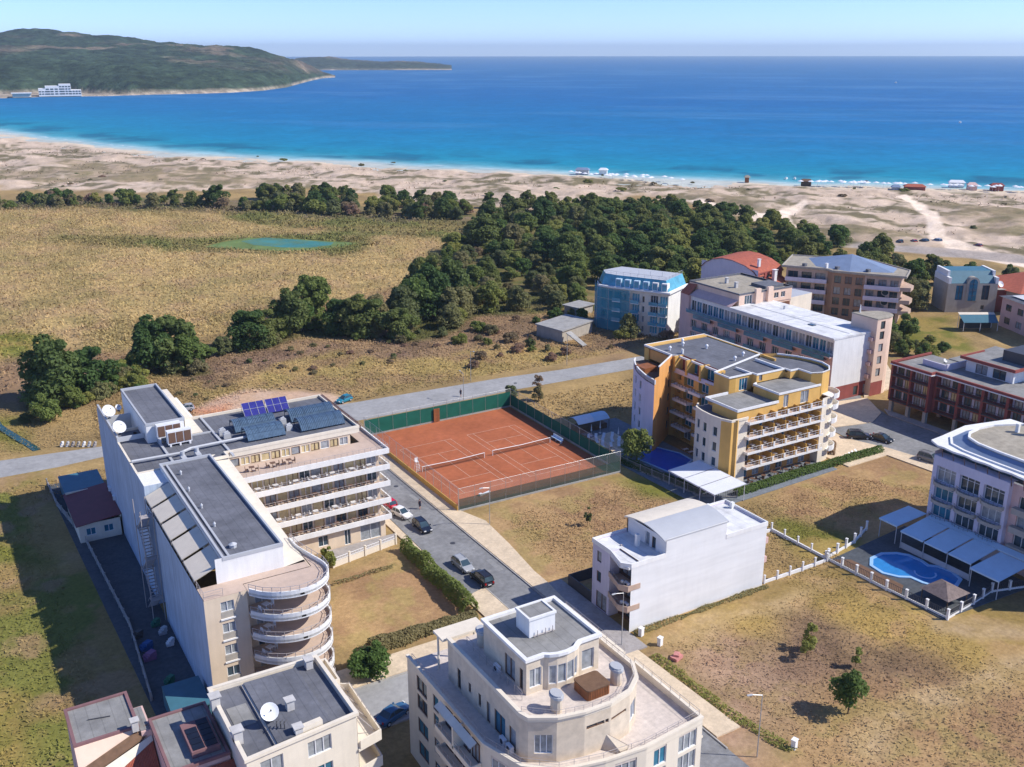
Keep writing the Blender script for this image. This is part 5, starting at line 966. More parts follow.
for u0, u1, m_ in ((105.6,109.6,'awnwhite'),(109.63,113.2,'awnblue')):
    r = MB(); pr = [(151.6,2.3),(152.4,2.9),(153.5,3.2),(154.6,2.9),(155.4,2.3)]
    for A, Q in zip(pr, pr[1:]): r.face([(u0,*A),(u1,*A),(u1,*Q),(u0,*Q)]); r.face([(u0,Q[0],Q[1]-.06),(u1,Q[0],Q[1]-.06),(u1,A[0],A[1]-.06),(u0,A[0],A[1]-.06)])
    r.build('canopy', m_, t)
r = MB(); [r.tube((x,y,0),(x,y,2.3),.06,6) for x in (105.7,108.2,110.7,113.1) for y in (151.7,155.3)]; r.build('frame', 'darkmetal', t); MB().box(106.2,152.2,.08,113,155.1,1.1).build('bar_counter', 'wooddk', t)
# ---------- F: long rose hotel with white membrane roof
F = thing('rose_hotel', 'long rose hotel with flat white roof, glazed gallery and blank white end wall', 'hotel', (163,140,0))
b = MB(); b.wall((163,140), (176.5,140), 3.2, 14.4, m=1); b.wall((163,140), (176.5,140), -.4, 3.2, [(7.5,8.9,.3,2.4),(10.5,11.7,.3,2.4)], m=2); b.wall((163,140.0), (163,139.8), 0, 0.1, m=0)
for a_ in (7.5,10.5): window(F, (163,140), (176.5,140), a_,a_+1.2,.3,2.4,.14,1,'bframe','glass')
ws = []
for z in (.4,3.4,6.4): 
    for k in range(11): ws.append((1.2+4.0*k,3.3+4.0*k,z,z+2.0,3,'wframe',None))
facade(F, b, (163,187), (163,140), -.4, 10.2, ws, .35, m=0); b.box(176.3,140.02,-.4,176.5,172,14.3,0); b.wall((163.7,187), (163.7,140.1), 10.2, 14.2, [(.3+2.0*k,2.1+2.0*k,10.5,13.1) for k in range(23)], .25, m=3)
for k in range(23): window(F, (163.7,187), (163.7,140.1), .3+2.0*k,2.1+2.0*k,10.5,13.1,.2,2,'wframe',random.choice(['glassbl','glasscurt','glassbl','glass']))
part('wall', b, ['pinkw','white','redbr','white'], F)
part('north_end_wall', MB().prism([(163.05,187),(163.7,191),(166,190.2),(182,190),(182,187)], -.4, 14.2), 'pinkw', F)
part('roof', MB().prism([(162.6,139.9),(176.8,139.9),(176.8,172),(162.6,172)], 14.0, 14.4), 'roofwh', F); part('roof_seam', MB().box(168.5,141,14.4,168.7,171,14.46).box(162.7,156,14.4,176.6,156.2,14.47), 'sheet', F)
part('skylight', MB().box(166.5,149.5,14.4,167.6,151,14.6), 'glass', F); part('roof_vent', MB().tube((172.5,164,14.4),(172.5,164,15.2),.25,8), 'sheet', F)
for z in (3.2,6.2,9.2):
    for k in range(5):
        y = 184-k*9; r = MB(); r.box(161.9,y-6.5,z-.2,163,y,z); o = part('balcony', r, 'pinkw', F); r = MB(); r.box(161.9,y-6.4,z,161.96,y-.1,z+.95); r.build('glass_railing', 'glassbl', o)
r = MB(); r.box(162.1,140.2,10.0,163.68,186.8,10.2); o = part('gallery', r, 'pinkw', F); r = MB(); r.box(162.1,140.2,10.2,162.16,186.8,11.0); railing(r, [(162.13,186.8),(162.13,140.2)], 10.2, .95, 2, .03, 0); r.build('glass_railing', 'glassbl', o)
# north upper block
b = MB(); facade(F, b, (165.6,172.02), (183,172.02), 14.0, 17.2, [(1.8,4.2,14.4,16.6,3,'wframe','glass'),(11.5,13.0,14.8,16.2,2,'wframe','glass'),(13.8,15.2,14.8,16.2,2,'wframe','glass')], m=0); b.wall((165.6,190), (165.6,172.02), 13.8, 17.2, m=0); b.box(165.7,172.2,13.5,183,190,13.9,0); b.box(182.8,172.2,0,183,190,17.2,0)
for x in (170.4,174.4): b.box(x,171.3,14.4,x+1.6,172,18.0,0)
part('upper_wall', b, ['peach'], F)
part('roof', MB().prism([(165.7,172.2),(182.9,172.2),(182.9,189.9),(165.7,189.9)], 16.5, 16.8), 'rooftan', F); r = MB(); roof_rim(r, [(165.5,171.9),(183.1,171.9),(183.1,190.1),(165.5,190.1)], 16.9, .35, .3); part('parapet', r, 'roofdk', F)
part('gallery_roof', MB().face([(163.2,172.2,14.2),(165.6,172.2,15.6),(165.6,187,15.6),(163.2,187,14.2)][::-1]).face([(163.2,172.2,14.25),(165.6,172.2,15.65),(165.6,187,15.65),(163.2,187,14.25)]), 'pinkw', F)
part('tiled_corner', MB().face([(163.0,187,14.2),(163.6,191,14.2),(166,190.2,16.8),(165.7,187,16.8)][::-1]).face([(163.0,187,14.25),(163.6,191,14.25),(166,190.2,16.85),(165.7,187,16.85)]), 'rooftile', F)
for x, y in ((172.5,184),(171,179)): vent(F, x, y, 16.8, 1.2, .7)
part('roof_box', MB().box(176,174,16.8,182,179,17.5), 'roofdk', F)
# round stair tower at the street end
b = MB(); tp = [(174.2,138.6),(178.0,138.6)]+arc(178,141.4,2.8,-90,70,8)+[(176.4,145.6),(174.2,145.6)]
for i in range(len(tp)-1):
    a_, q_ = tp[i], tp[i+1]; Ln = math.hypot(q_[0]-a_[0], q_[1]-a_[1])
    if Ln < .05: continue
    facade(F, b, a_, q_, 3.0 if i == 0 else -.4, 17.2, [(Ln/2-.7,Ln/2+.7,z,z+1.8,1,'bframe','glass') for z in (4.2,7.0,9.8,12.6,14.9)] if i == 0 and Ln > 2 else [], .2, m=0)
b.wall((174.2,138.6),(178.0,138.6),-.4,3.0,m=1); b.wall((174.2,145.6),(174.2,138.6),-.4,17.2,m=0); part('tower_wall', b, ['peach','redbr'], F)
part('roof', MB().prism([(174.1,138.5),(178,138.5)]+arc(178,141.4,2.9,-85,70,8)+[(174.1,145.7)], 17.2, 17.45), 'rooftan', F)
for z in (4,6.8,9.6,12.4): part('side_balcony', MB().box(173.5,139,z,174.2,141.5,z+.8), 'pinkw', F)
r = MB(); r.tube((174.5,144.8,14.4),(176,147,14.6),.1); r.tube((175.5,144.6,17.4),(175.5,144.6,19.2),.22,8,.08); part('finial', r, 'white', F)
# ---------- G: blue-glazed block wrapped in netting
G = thing('glazed_apartment_building', 'blue glazed apartment block with pale mansard roof, standing at the edge of the wood', 'apartment house', (157,216,0))
gp = [(157.2,216.5),(158.6,212.6),(166.5,199),(177.5,204.6),(174,212),(168.5,223),(160,222)]
b = MB()
for i in range(2):
    a_, q_ = gp[i], gp[i+1]; Ln = math.hypot(q_[0]-a_[0], q_[1]-a_[1]); n = 2 if i == 0 else 6; st = Ln/n; ws = []
    for z in (.5,3.2,5.9,8.6):
        for k in range(n):
            if i == 1 and k in (1,3): ws.append((k*st+.5,k*st+st*.45,z,z+1.7,1,'wframe','glass')); continue
            ws.append((k*st+.25,(k+1)*st-.25,z,z+2.2,3,'wframe','glasscyan' if (k+int(z)) % 3 else 'glass'))
    facade(G, b, a_, q_, -.4, 11.8, ws, .3, m=0)
facade(G, b, gp[2], gp[3], -.4, 12.2, [(8.6,11.6,z,z+2.1,2,'wframe','glass') for z in (.6,3.4,6.2,9.0)], .7, m=1)
for i in range(3, 7): b.wall(gp[i], gp[(i+1) % 7], -.4, 11.8, m=1)
part('wall', b, ['creamlt','white'], G)
for z in (2.9,5.6,8.3):
    for k in (0,2,4,5): r = MB(); t0 = (k+.05)/6; t1 = (k+.95)/6; a_ = (158.6+7.9*t0, 212.6-13.6*t0); q_ = (158.6+7.9*t1, 212.6-13.6*t1); o_ = (-.86*1.1, -.5*1.1); r.prism([a_, q_, (q_[0]+o_[0], q_[1]+o_[1]), (a_[0]+o_[0], a_[1]+o_[1])], z-.18, z); r.prism([(a_[0]+o_[0], a_[1]+o_[1]), (q_[0]+o_[0], q_[1]+o_[1]), (q_[0]+o_[0]*.93, q_[1]+o_[1]*.93), (a_[0]+o_[0]*.93, a_[1]+o_[1]*.93)], z, z+.9, 1); part('balcony', r, ['white','glasscyan'], G)
r = MB(); r.ribbon([(156.4,216.6),(158.0,212.2),(166.2,198.1),(178.2,204.2)], 11.7, 12.1, 1.0); part('cornice', r, 'white', G)
ins = [(158.9,216.8),(160.0,213.3),(167.0,200.9),(176.4,205.6),(173,212),(168,221.6),(161,220.6)]
r = MB(); low = [(157.6,216.6),(158.9,212.8),(166.7,199.5),(177.2,204.8),(173.8,212),(168.4,222.6),(160.4,221.7)]
for i in range(7): j = (i+1) % 7; r.face([(*low[i],12.1),(*low[j],12.1),(*ins[j],14.9),(*ins[i],14.9)], 0)
r.face([(*p,14.9) for p in ins], 1); part('mansard_roof', r, ['glasscyan','sheet'], G)
r = MB()
for k in range(6):
    t0 = (k+.2)/6; t1 = (k+.8)/6; a_ = (158.7+7.9*t0, 212.7-13.6*t0); q_ = (158.7+7.9*t1, 212.7-13.6*t1); o_ = (1.6,.93)
    d = MB().prism([a_, q_, (q_[0]+o_[0], q_[1]+o_[1]), (a_[0]+o_[0], a_[1]+o_[1])], 12.0, 14.2); dd = part('dormer', d, 'white' if k > 3 else 'awnblue', G); m0 = MB(); pp = [(a_[0]*.88+q_[0]*.12-.05, a_[1]*.88+q_[1]*.12-.03), (a_[0]*.12+q_[0]*.88-.05, a_[1]*.12+q_[1]*.88-.03)]; m0.face([(*pp[0],12.3),(*pp[1],12.3),(*pp[1],13.9),(*pp[0],13.9)]); m0.build('pane', 'glasscyan', dd)
r = MB(); railing(r, ins[:4], 14.9, .9, 2, .04, 1); [r.tube((165+k*2,210-k*2.5,14.9),(165+k*2,210-k*2.5,16.2),.06) for k in range(3)]; part('roof_railing', r, 'sheet', G)
for z in (3.0,5.8,8.6,11.4): part('end_balcony', MB().prism([(175.2,202.2),(178.8,204.0),(177.6,205.4),(175.0,204.0)], z-.5, z+.5), 'white', G)
t = thing('scaffold_netting', 'teal scaffold netting hung over the curved end of the blue glazed block', 'netting', (157,216,0)); r = MB()
nt_ = [(161,223),(158.2,220.5),(156.4,217),(157.3,213),(160.2,207.4)]
for a_, q_ in zip(nt_, nt_[1:]):
    for k in range(4): r.face([(*a_,k*2.9),(*q_,k*2.9),(*q_,(k+1)*2.9-.06),(*a_,(k+1)*2.9-.06)])
r.build('net', 'net', t); r = MB(); [r.tube((*p,0),(*p,12.4),.05) for p in nt_]; r.build('pole', 'sheet', t)
# ---------- H: white house with red tiled roof
Hh = thing('red_roofed_house', 'white gabled house with curved terracotta roof behind the rose hotel', 'house', (206,212,0))
b = MB(); b.wall((199.5,224), (202.5,203.5), -.4, 13.2, m=0)
gw_ = [(199.5,224,11.2),(199.6,222.5,12.6),(199.9,220,14.0),(200.4,216,14.9),(201,212.5,14.8),(201.8,208,13.9),(202.3,205,12.6),(202.5,203.5,11.2)]
b.face([(199.5,224,10),(202.5,203.5,10)]+[(x-.02,y,z) for x,y,z in gw_[::-1]], 0); facade(Hh, b, (202.5,203.5), (214.5,206), -.4, 12.4, [(1+3.6*k,3.4+3.6*k,z,z+2,2,'bframe','glass') for k in range(3) for z in (4,7,10)], .4, m=1); b.wall((214.5,206), (212,227), -.4, 12, m=1); b.wall((212,227), (199.5,224), -.4, 12, m=1); part('wall', b, ['lilac','redbr'], Hh)
r = MB()
for A, Q in zip(gw_, gw_[1:]):
    dx, dy = 12.8, 2.7; r.face([(A[0]-.3,A[1],A[2]+.1),(Q[0]-.3,Q[1],Q[2]+.1),(Q[0]+dx,Q[1]+dy,Q[2]+.4),(A[0]+dx,A[1]+dy,A[2]+.4)]); r.face([(A[0]+dx,A[1]+dy,A[2]+.2),(Q[0]+dx,Q[1]+dy,Q[2]+.2),(Q[0]-.3,Q[1],Q[2]-.1),(A[0]-.3,A[1],A[2]-.1)])
part('roof', r, 'rooftile', Hh); part('lower_roof', MB().face([(203,200.5,9.0),(214.5,203,9.0),(214.2,206.5,10.4),(202.5,203.8,10.4)]).face([(202.5,203.8,10.3),(214.2,206.5,10.3),(214.5,203,8.9),(203,200.5,8.9)]), 'rooftile', Hh)
vent(Hh, 209, 203.5, 9.4, 3.2, 1.0, True, 'white'); vent(Hh, 205.5, 206.5, 13.5, 2.0, .7, True, 'white'); part('balcony', MB().box(203,199.5,6.0,213,203,6.9), 'white', Hh)
part('garage_block', MB().prism([(184,178),(199,180),(197,192),(184,190)], -.4, 12.0, 0, 1), ['creamlt','sheet'], Hh)
# ---------- I: brown-pink hotel with green-grey roof
I = thing('brown_hotel', 'brownish pink hotel with wide grey roof edge and oval windows, behind the rose hotel', 'hotel', (214,202,0))
ip = [(213,203),(219.5,193.5),(219.0,191.2),(223.6,183.8),(229,176.2),(236.5,181),(239,196),(226,212)]
b = MB(); 
for i in range(5):
    a_, q_ = ip[i], ip[i+1]; Ln = math.hypot(q_[0]-a_[0], q_[1]-a_[1]); ws = []
    if Ln > 5:
        n = 3 if i != 3 else 3
        for z in (1,4,7,10.2):
            for k in range(n): ws.append((k*Ln/n+.5,(k+1)*Ln/n-.5,z,z+2.1,2,'bframe','glass'))
        if i == 4: ws = [(.8,2.2,10.3,11.8,1,'bframe','glass')]
    facade(I, b, a_, q_, -.4, 13.2, ws, 1.0 if i in (0,3) else .4, m=0 if i in (0,3,4) else 1)
for i in range(5, 8): b.wall(ip[i], ip[(i+1) % 8], -.4, 13.2, m=0)
part('wall', b, ['beige','brownpl'], I)
for z in (3.7,6.7,9.8):
    for i in (0,3):
        r = MB(); a_, q_ = ip[i], ip[i+1]; d = Vector((q_[0]-a_[0], q_[1]-a_[1])).normalized(); n_ = (d.y*1.3, -d.x*1.3); r.prism([a_, q_, (q_[0]+n_[0], q_[1]+n_[1]), (a_[0]+n_[0], a_[1]+n_[1])], z-.2, z+.05); r.prism([(a_[0]+n_[0], a_[1]+n_[1]), (q_[0]+n_[0], q_[1]+n_[1]), (q_[0]+n_[0]*.9, q_[1]+n_[1]*.9), (a_[0]+n_[0]*.9, a_[1]+n_[1]*.9)], z, z+.95); part('balcony', r, 'lilac', I)
for z in (3,6,9.6): part('end_balcony', MB().prism([(229,176.2),(231,174.2),(234.5,176.0),(236.5,181)], z-.2, z+.9), 'beige', I)
for z in (2.3,5.0,7.8):
    N = 18; d = Vector((229-223.6, 176.2-183.8)).normalized(); nn = Vector((d.y, -d.x)); c = Vector((226.9,179.2)); mb = MB(); pt = [(c.x+d.x*.95*math.cos(t)+nn.x*.06, c.y+d.y*.95*math.cos(t)+nn.y*.06, z+.95+.8*math.sin(t)) for t in [2*math.pi*k/N for k in range(N)]]
    [mb.tube(pt[k], pt[(k+1) % N], .12, 5) for k in range(N)]; o = part('oval_window', mb, 'stone', I); MB().face(pt[::-1]).face(pt).build('pane', 'glass', o)
op = [(x+(x-226)*.09, y+(y-194)*.09) for x, y in ip]
part('roof', MB().prism(op, 13.2, 13.6), 'rooftan', I); r = MB(); r.ribbon(op, 13.6, 13.85, .3, closed=True); part('roof_edge', r, 'stone', I)
r = MB(); ap = (229.5,194,16.8); bs = [(219.5,198),(222,188),(231,180.5),(237,184),(237.5,196),(227,208)]
for i in range(6): j = (i+1) % 6; r.face([(*bs[i],13.6),(*bs[j],13.6),ap] if i not in () else [], 0 if i != 3 else 1)
part('hipped_roof', r, ['roofblue','rooftile'], I); [part('chimney', MB().box(x-.5,y-.5,13.6,x+.5,y+.5,14.4), 'roofdk', I) for x, y in ((217,200),(221.5,192),(226,185))]; part('chimney', MB().box(219.8,194.4,13.6,220.5,195.1,15), 'white', I)
# ---------- J: stone house with teal mansard and tall arched window
J = thing('mansard_house', 'grey beige house with teal mansard roof and tall arched blue window, facing the camera side', 'house', (259,174.5,0)); ja = R(-30.8)
jc, js = math.cos(ja), math.sin(ja); JP = lambda x, y: (259+x*jc-y*js, 174.6+x*js+y*jc)
b = MB(); facade(J, b, JP(-7.2,0), JP(7.2,0), -.4, 8.4, [(2.4,4.5,3.6,7.9,2,'bframe','glassbl'),(10.0,12.1,3.6,7.9,2,'bframe','glassbl'),(10.2,11.2,.8,2.0,1,'bframe','glass')], .25, m=0); b.wall(JP(7.2,0), JP(7.2,10), -.4, 8.4); b.wall(JP(-7.2,10), JP(-7.2,0), -.4, 8.4); b.wall(JP(7.2,10), JP(-7.2,10), -.4, 8.4); part('wall', b, 'stone', J)
r = MB(); q = [(-6.4,.35,8.4),(6.4,.35,8.4),(6.0,3.0,11.6),(-6.0,3.0,11.6)]; T = lambda x, y, z: (*JP(x,y), z)
r.face([T(*p) for p in q]); r.face([T(6.0,3,11.6),T(6.0,9.4,11.6),T(-6,9.4,11.6),T(-6,3,11.6)]); part('mansard_roof', r, 'roofteal', J)
for sx in (-1,1): r = MB(); r.prism([JP(sx*6.4,0),JP(sx*7.2,0),JP(sx*7.2,10),JP(sx*6.4,10)], 8.4, 10.2); r.prism([JP(sx*6.2,2.0),JP(sx*6.9,2.0),JP(sx*6.9,9.9),JP(sx*6.2,9.9)], 10.2, 11.8); part('gable_wall', r, 'white', J)
N = 14; pr = [(-1.15,3.4),(1.15,3.4)]+[(1.15*math.cos(math.pi*k/N), 8.6+1.15*math.sin(math.pi*k/N)) for k in range(N+1)]
o = MB(); outer = [(-1.75,3.3),(1.75,3.3)]+[(1.75*math.cos(math.pi*k/N), 8.6+1.75*math.sin(math.pi*k/N)) for k in range(N+1)]
o.face([T(x,-.2,z) for x, z in outer]); 
for k in range(len(outer)): A, Q = outer[k], outer[(k+1) % len(outer)]; o.face([T(A[0],-.2,A[1]),T(A[0],1.8,A[1]),T(Q[0],1.8,Q[1]),T(Q[0],-.2,Q[1])])
ow_ = part('arched_window', o, 'stone', J); MB().face([T(x,-.24,z) for x, z in pr]).build('pane', 'glassbl', ow_); r = MB(); r.tube(T(0,-.26,3.4),T(0,-.26,9.7),.07,5); [r.tube(T(-1.1,-.26,z),T(1.1,-.26,z),.06,5) for z in (4.9,6.4,6.9,8.4)]; r.build('frame', 'darkmetal', ow_)
dish(None, (*JP(9.0,2.5), 6.6), .95, R(190), 30, 'white satellite dish on the low roof between the mansard house and the orange roof')
tag(MB().prism([JP(7.4,1),JP(11,1),JP(11,6),JP(7.4,6)], -.2, 6.4).prism([JP(7.3,.4),JP(11.4,.4),JP(11.4,6.2),JP(7.3,6.2)], 6.4, 6.6, 1).build('side_building', ['redbr','stone'], None, (265,172,0)), 'small dark red flat roofed annex right of the mansard house', 'annex')
t = thing('blue_awning', 'long blue awning with pale top in front of the mansard house', 'awning', (*JP(1,-14),0))
AW = lambda x, y, z: (*JP(x-7.5,y), z)
MB().face([AW(-3.6,-18,3.9),AW(6.2,-18,3.9),AW(6.2,-17,4.3),AW(-3.6,-17,4.3)]).build('valance', 'awncream', t); MB().face([AW(-3.4,-21,2.4),AW(6.0,-21,2.4),AW(6.2,-18,3.88),AW(-3.6,-18,3.88)]).face([AW(-3.6,-18,3.8),AW(6.2,-18,3.8),AW(6.0,-21,2.3),AW(-3.4,-21,2.3)]).build('canopy', 'roofteal', t)
r = MB(); [r.tube(AW(x,-20.9,0),AW(x,-20.9,2.4),.07) for x in (-3.3,1.2,5.9)]; [r.tube(AW(x,-17.2,0),AW(x,-17.2,4.1),.07) for x in (-3.3,5.9)]; r.build('frame', 'whitemetal', t); MB().prism([JP(-10.5,-17.6),JP(-1.9,-17.6),JP(-1.9,-17.3),JP(-10.5,-17.3)], 0, 2.6).build('back_wall', 'darkmetal', t)
# ---------- K: brick red apartment house
K = thing('red_apartment_building', 'brick red and lilac apartment house on stilts with dark balcony railings', 'apartment house', (170,120,0))
b = MB(); b.wall((169.6,130.2), (169.6,120.6), 2.6, 10.6, [(.5,4.7,z,z+2.2,1.2) for z in (2.9,5.6,8.2)]+[(5.1,9.1,z,z+2.2,1.2) for z in (2.9,5.6,8.2)], m=0); b.wall((169.6,120.6), (171.0,120.6), 2.6, 10.9, m=0)
o2 = []
for z in (2.9,5.6,8.2): o2 += [(.6+5.2*k,5.2+5.2*k,z,z+2.15,1.2) for k in range(6)]
b.wall((171.0,120.6), (171.0,88), 2.6, 10.9, o2, m=0); b.wall((169.6,130.2),(169.6,130.0),2.6,2.7); b.box(169.7,130.0,2.6,182,130.2,10.6,0); b.prism([(169.7,120.7),(171.1,120.6),(171.1,88),(182,88),(182,130),(169.7,130)], 2.4, 2.6, 0)
part('wall', b, ['redbr'], K)
for p_, q_, lst in (((169.6,130.2),(169.6,120.6),[(.5,4.7),(5.1,9.1)]), ((171.0,120.6),(171.0,88),[(.6+5.2*k,5.2+5.2*k) for k in range(6)])):
    for z in (2.9,5.6,8.2):
        for a_, c_ in lst:
            m_ = (a_+c_)/2; w0 = (c_-a_)
            bk = MB(); P = lambda s, zz, d: (p_[0]+d, p_[1]-s, zz); bk.face([P(a_,z,1.18),P(c_,z,1.18),P(c_,z+2.15,1.18),P(a_,z+2.15,1.18)]); o = part('bay', bk, 'lilac', K)
            window(K, p_, q_, a_+.5,a_+.5+w0*.34,z+.1,z+2.0,1.08,2,'bframe','glass'); window(K, p_, q_, c_-.5-w0*.3,c_-.5,z+.1,z+2.0,1.08,2,'bframe',random.choice(['glass','glassyel','glass']))
            r = MB(); r.box(p_[0]-.35,p_[1]-c_,z-.2,p_[0],p_[1]-a_,z-.02); railing(r, [(p_[0]-.3,p_[1]-a_),(p_[0]-.3,p_[1]-c_)], z-.02, .95, .35, .025, 1); r.build('railing', 'darkmetal', o)
part('roof', MB().prism([(169.7,130.1),(182,130.1),(182,120.7),(169.7,120.7)], 10.2, 10.45), 'roofgr', K); part('roof', MB().prism([(171.2,120.5),(171.2,88),(190,88),(190,126),(182.2,126),(182.2,120.5)], 10.3, 10.6), 'roofgr', K)
r = MB(); r.ribbon([(182,130.35),(169.4,130.35),(169.4,120.4),(170.8,120.4),(170.8,88)], 10.5, 11.0, .35); part('parapet', r, 'redbr', K); r = MB(); r.ribbon([(169.25,130.4),(169.25,120.3),(170.65,120.2),(170.65,88)], 10.3, 10.5, .5); part('cornice', r, 'white', K)
b = MB(); facade(K, b, (178.0,119.0), (178.0,108.6), 10.5, 13.2, [(2.2,4.8,10.7,12.6,2,'bframe','glass'),(6.0,8.8,10.7,12.6,2,'bframe','glass')], m=0); b.wall((178,108.6), (184,108.6), 10.5, 13.2, m=0); b.wall((184,119),(178,119),10.5,13.2,m=0); part('penthouse_wall', b, 'white', K)
part('penthouse_roof', MB().prism([(177.2,119.8),(177.2,108),(184.4,108),(190,112),(190,121)], 13.2, 13.4, 1, 0), ['roofgr','redbr'], K); r = MB(); r.ribbon([(184.5,119.9),(177.0,119.9),(177.0,107.8),(184.5,107.8)], 13.1, 13.7, .3); part('penthouse_parapet', r, 'redbr', K)
part('penthouse_wing', MB().box(182,106,13.4,190,114,15.6), 'darkmetal', K); part('roof_wall', MB().box(174.5,120.7,10.45,182,121.0,11.8).box(174.5,121,10.45,174.8,126.5,11.6), 'lilac', K)
[part('column', MB().box(169.8,y,-.2,170.6,y+.7,2.5), 'stone', K) for y in (129.2,125,120.9)]; [part('column', MB().box(171.3,y,-.2,172.0,y+.7,2.5), 'stone', K) for y in (115,109,103)]; [part('column', MB().box(176,y,-.2,176.7,y+.7,2.5), 'stone', K) for y in (128,122,114,106)]; part('ground_wall', MB().box(180.5,88,-.2,181,130,2.5), 'redbr', K)
dish(None, (177.5,123.5,11.0), .45, R(180), 40, 'small white dish on the roof corner of the brick red house')
# ---------- L: hotel at the right edge with curved roof
Lh = thing('curved_roof_hotel', 'lilac grey hotel at the right edge with curved white roof rim above bowed window bays', 'hotel', (128.3,76,0))
b = MB(); ws = []
for z in (3.6,6.5,9.4): 
    for k in range(3): ws.append((.75+4.0*k,4.05+4.0*k,z,z+2.45,3,'wframe',['glassbl','glass','glassbl'][k] if z < 9 else 'glass',.75))
facade(Lh, b, (128.3,88.8), (128.3,76.2), -.4, 13.4, ws, .5, m=0); b.wall((128.3,76.2), (129.2,76.2), -.4, 13.4, m=0); b.box(128.3,76.2,13.38,130.2,88.8,13.42)
ws = []
for z in (3.6,6.5,9.4): ws += [(1.2+3.6*k,3.6+3.6*k,z,z+2.2,2,'wframe','glass') for k in range(4)]
facade(Lh, b, (129.2,76.2), (129.2,60), -.4, 13.2, ws, .4, m=1); b.wall((146,89),(128.3,88.8),-.4,14.0,m=1); b.wall((129.2,60),(146,60),-.4,14,m=1); part('wall', b, ['lilac','pinkw'], Lh)
for z in (3.4,6.3,9.2):
    for k in range(3):
        yc = 88.8-2.45-4.0*k; ar = arc(128.3,yc,1.75,90,270,8,1.9); ar = [(128.3-(128.3-x)*.62, y) for x, y in ar]; r = MB(); r.prism(ar, z-.25, z); r.ribbon(ar, z, z+.3, .08); o = part('bowed_balcony', r, 'stone', Lh); r = MB(); railing(r, ar[1:-1], z+.28, .6, .6, .025, 1); r.build('railing', 'darkmetal', o)
    for k in range(4): part('balcony', MB().box(128.3,76.2-3.9-3.6*k,z-.22,129.2,76.2-.8-3.6*k,z+.7), 'stone', Lh)
wv = [(130.0,90.9)]+[(128.9-.02*k+.14*math.sin(k*1.5), 88.9-k*.9) for k in range(33)]+[(146,59.5),(149,63),(149,90.3),(140,92.2),(133,91.2)]
part('roof_eave', MB().prism(wv, 14.45, 14.75), 'white', Lh)
b = MB(); b.wall((130.2,88.8),(130.2,60), 13.0, 14.45, m=0); part('attic_glazing', b, 'glass', Lh); r = MB(); [r.tube((128.6,87.5-k*1.9,12.9),(128.1,87.5-k*1.9,14.5),.06) for k in range(14)]; part('eave_strut', r, 'bframe', Lh)
disc = [(131.6,60.5),(131.3,74),(131.4,80.5),(131.8,84.4),(132.8,86.7),(134.8,88.0),(137.6,88.5),(141,88.2),(145.5,86),(148,80),(148,60.5)]
lo = [(129.7,60.2),(129.6,74),(129.7,81),(129.9,85.2),(130.7,88.0),(133.2,90.0),(137.4,90.6),(141.6,90.1),(146.8,87.4),(148.9,80.4),(148.9,60.2)]
r = MB()
for i in range(len(disc)-1): r.face([(*lo[i],14.76),(*disc[i],15.7),(*disc[i+1],15.7),(*lo[i+1],14.76)])
part('sloping_roof_band', r, 'roofblue', Lh); part('roof', MB().prism(disc, 15.3, 15.8), 'rooftan', Lh); r = MB(); r.ribbon(disc, 15.6, 16.1, -.35); part('roof_rim', r, 'white', Lh); r = MB(); r.ribbon(lo, 14.74, 15.0, -.35); part('gutter_rim', r, 'white', Lh)
part('roof_vent', MB().box(141.5,84.2,15.8,142.0,84.7,17.2), 'white', Lh); dish(None, (142.4,82.8,15.8), 1.0, R(200), 35, 'white satellite dish on the round roof at the right edge'); dish(None, (139.5,75.0,15.8), .8, R(200), 35, 'white satellite dish low on the round roof near the picture edge')
# awnings over the pool bar
t = thing('terrace_awning', 'row of pale blue sloping awnings on posts between the pool and the right edge hotel', 'awning', (124,80,0))
pn = [(121.2,128.0,88.5,91.9,3.2,3.6)]
for i, (y1, y0) in enumerate(((87.6,83.6),(83.3,79.5),(79.2,75.5))): pn.append((120.9,126.6,y0,y1,2.9,3.7))
pn.append((119.6,126.4,70.2,74.8,3.0,3.6)); pn.append((126.7,128.0,71.0,87.6,3.72,3.9))
for x0, x1, y0, y1, z0, z1 in pn: MB().face([(x0,y0,z0),(x1,y0,z1),(x1,y1,z1),(x0,y1,z0)]).face([(x0,y1,z0-.07),(x1,y1,z1-.07),(x1,y0,z1-.07),(x0,y0,z0-.07)]).face([(x0,y1,z0-.25),(x0,y1,z0),(x0,y0,z0),(x0,y0,z0-.25)][::-1]).build('canopy', 'awnblue', t)
r = MB(); [r.tube((121.0,y,0),(121.0,y,2.9),.07) for y in (87.4,83.4,79.4,75.6)]; [r.tube((119.8,y,0),(119.8,y,3.0),.07) for y in (70.4,74.6)]; [r.tube((121.4,y,0),(121.4,y,3.2),.07) for y in (88.7,91.7)]; r.tube((121,75.5,2.85),(121,87.6,2.85),.05); r.box(121.1,75.6,0,121.2,87.4,1.0); r.build('frame', 'sheet', t)
t = thing('swimming_pool', 'blue double-lobed swimming pool behind the white pillared fence at right', 'pool', (117,81,0)); o_ = arc(115.9,84.0,3.9,20,300,18,2.9); o2_ = arc(118.6,78.6,3.0,170,400,16,2.6)
lobe = [(118.9,86.2),(117,87.2),(114.6,87.0),(112.9,85.6),(112.6,83.4),(113.6,81.6),(115.0,80.6),(115.2,78.6),(116.2,76.6),(118.2,75.8),(120.2,76.6),(121.0,78.4),(120.6,80.4),(119.6,81.4),(120.0,83.0),(119.8,85.0)]
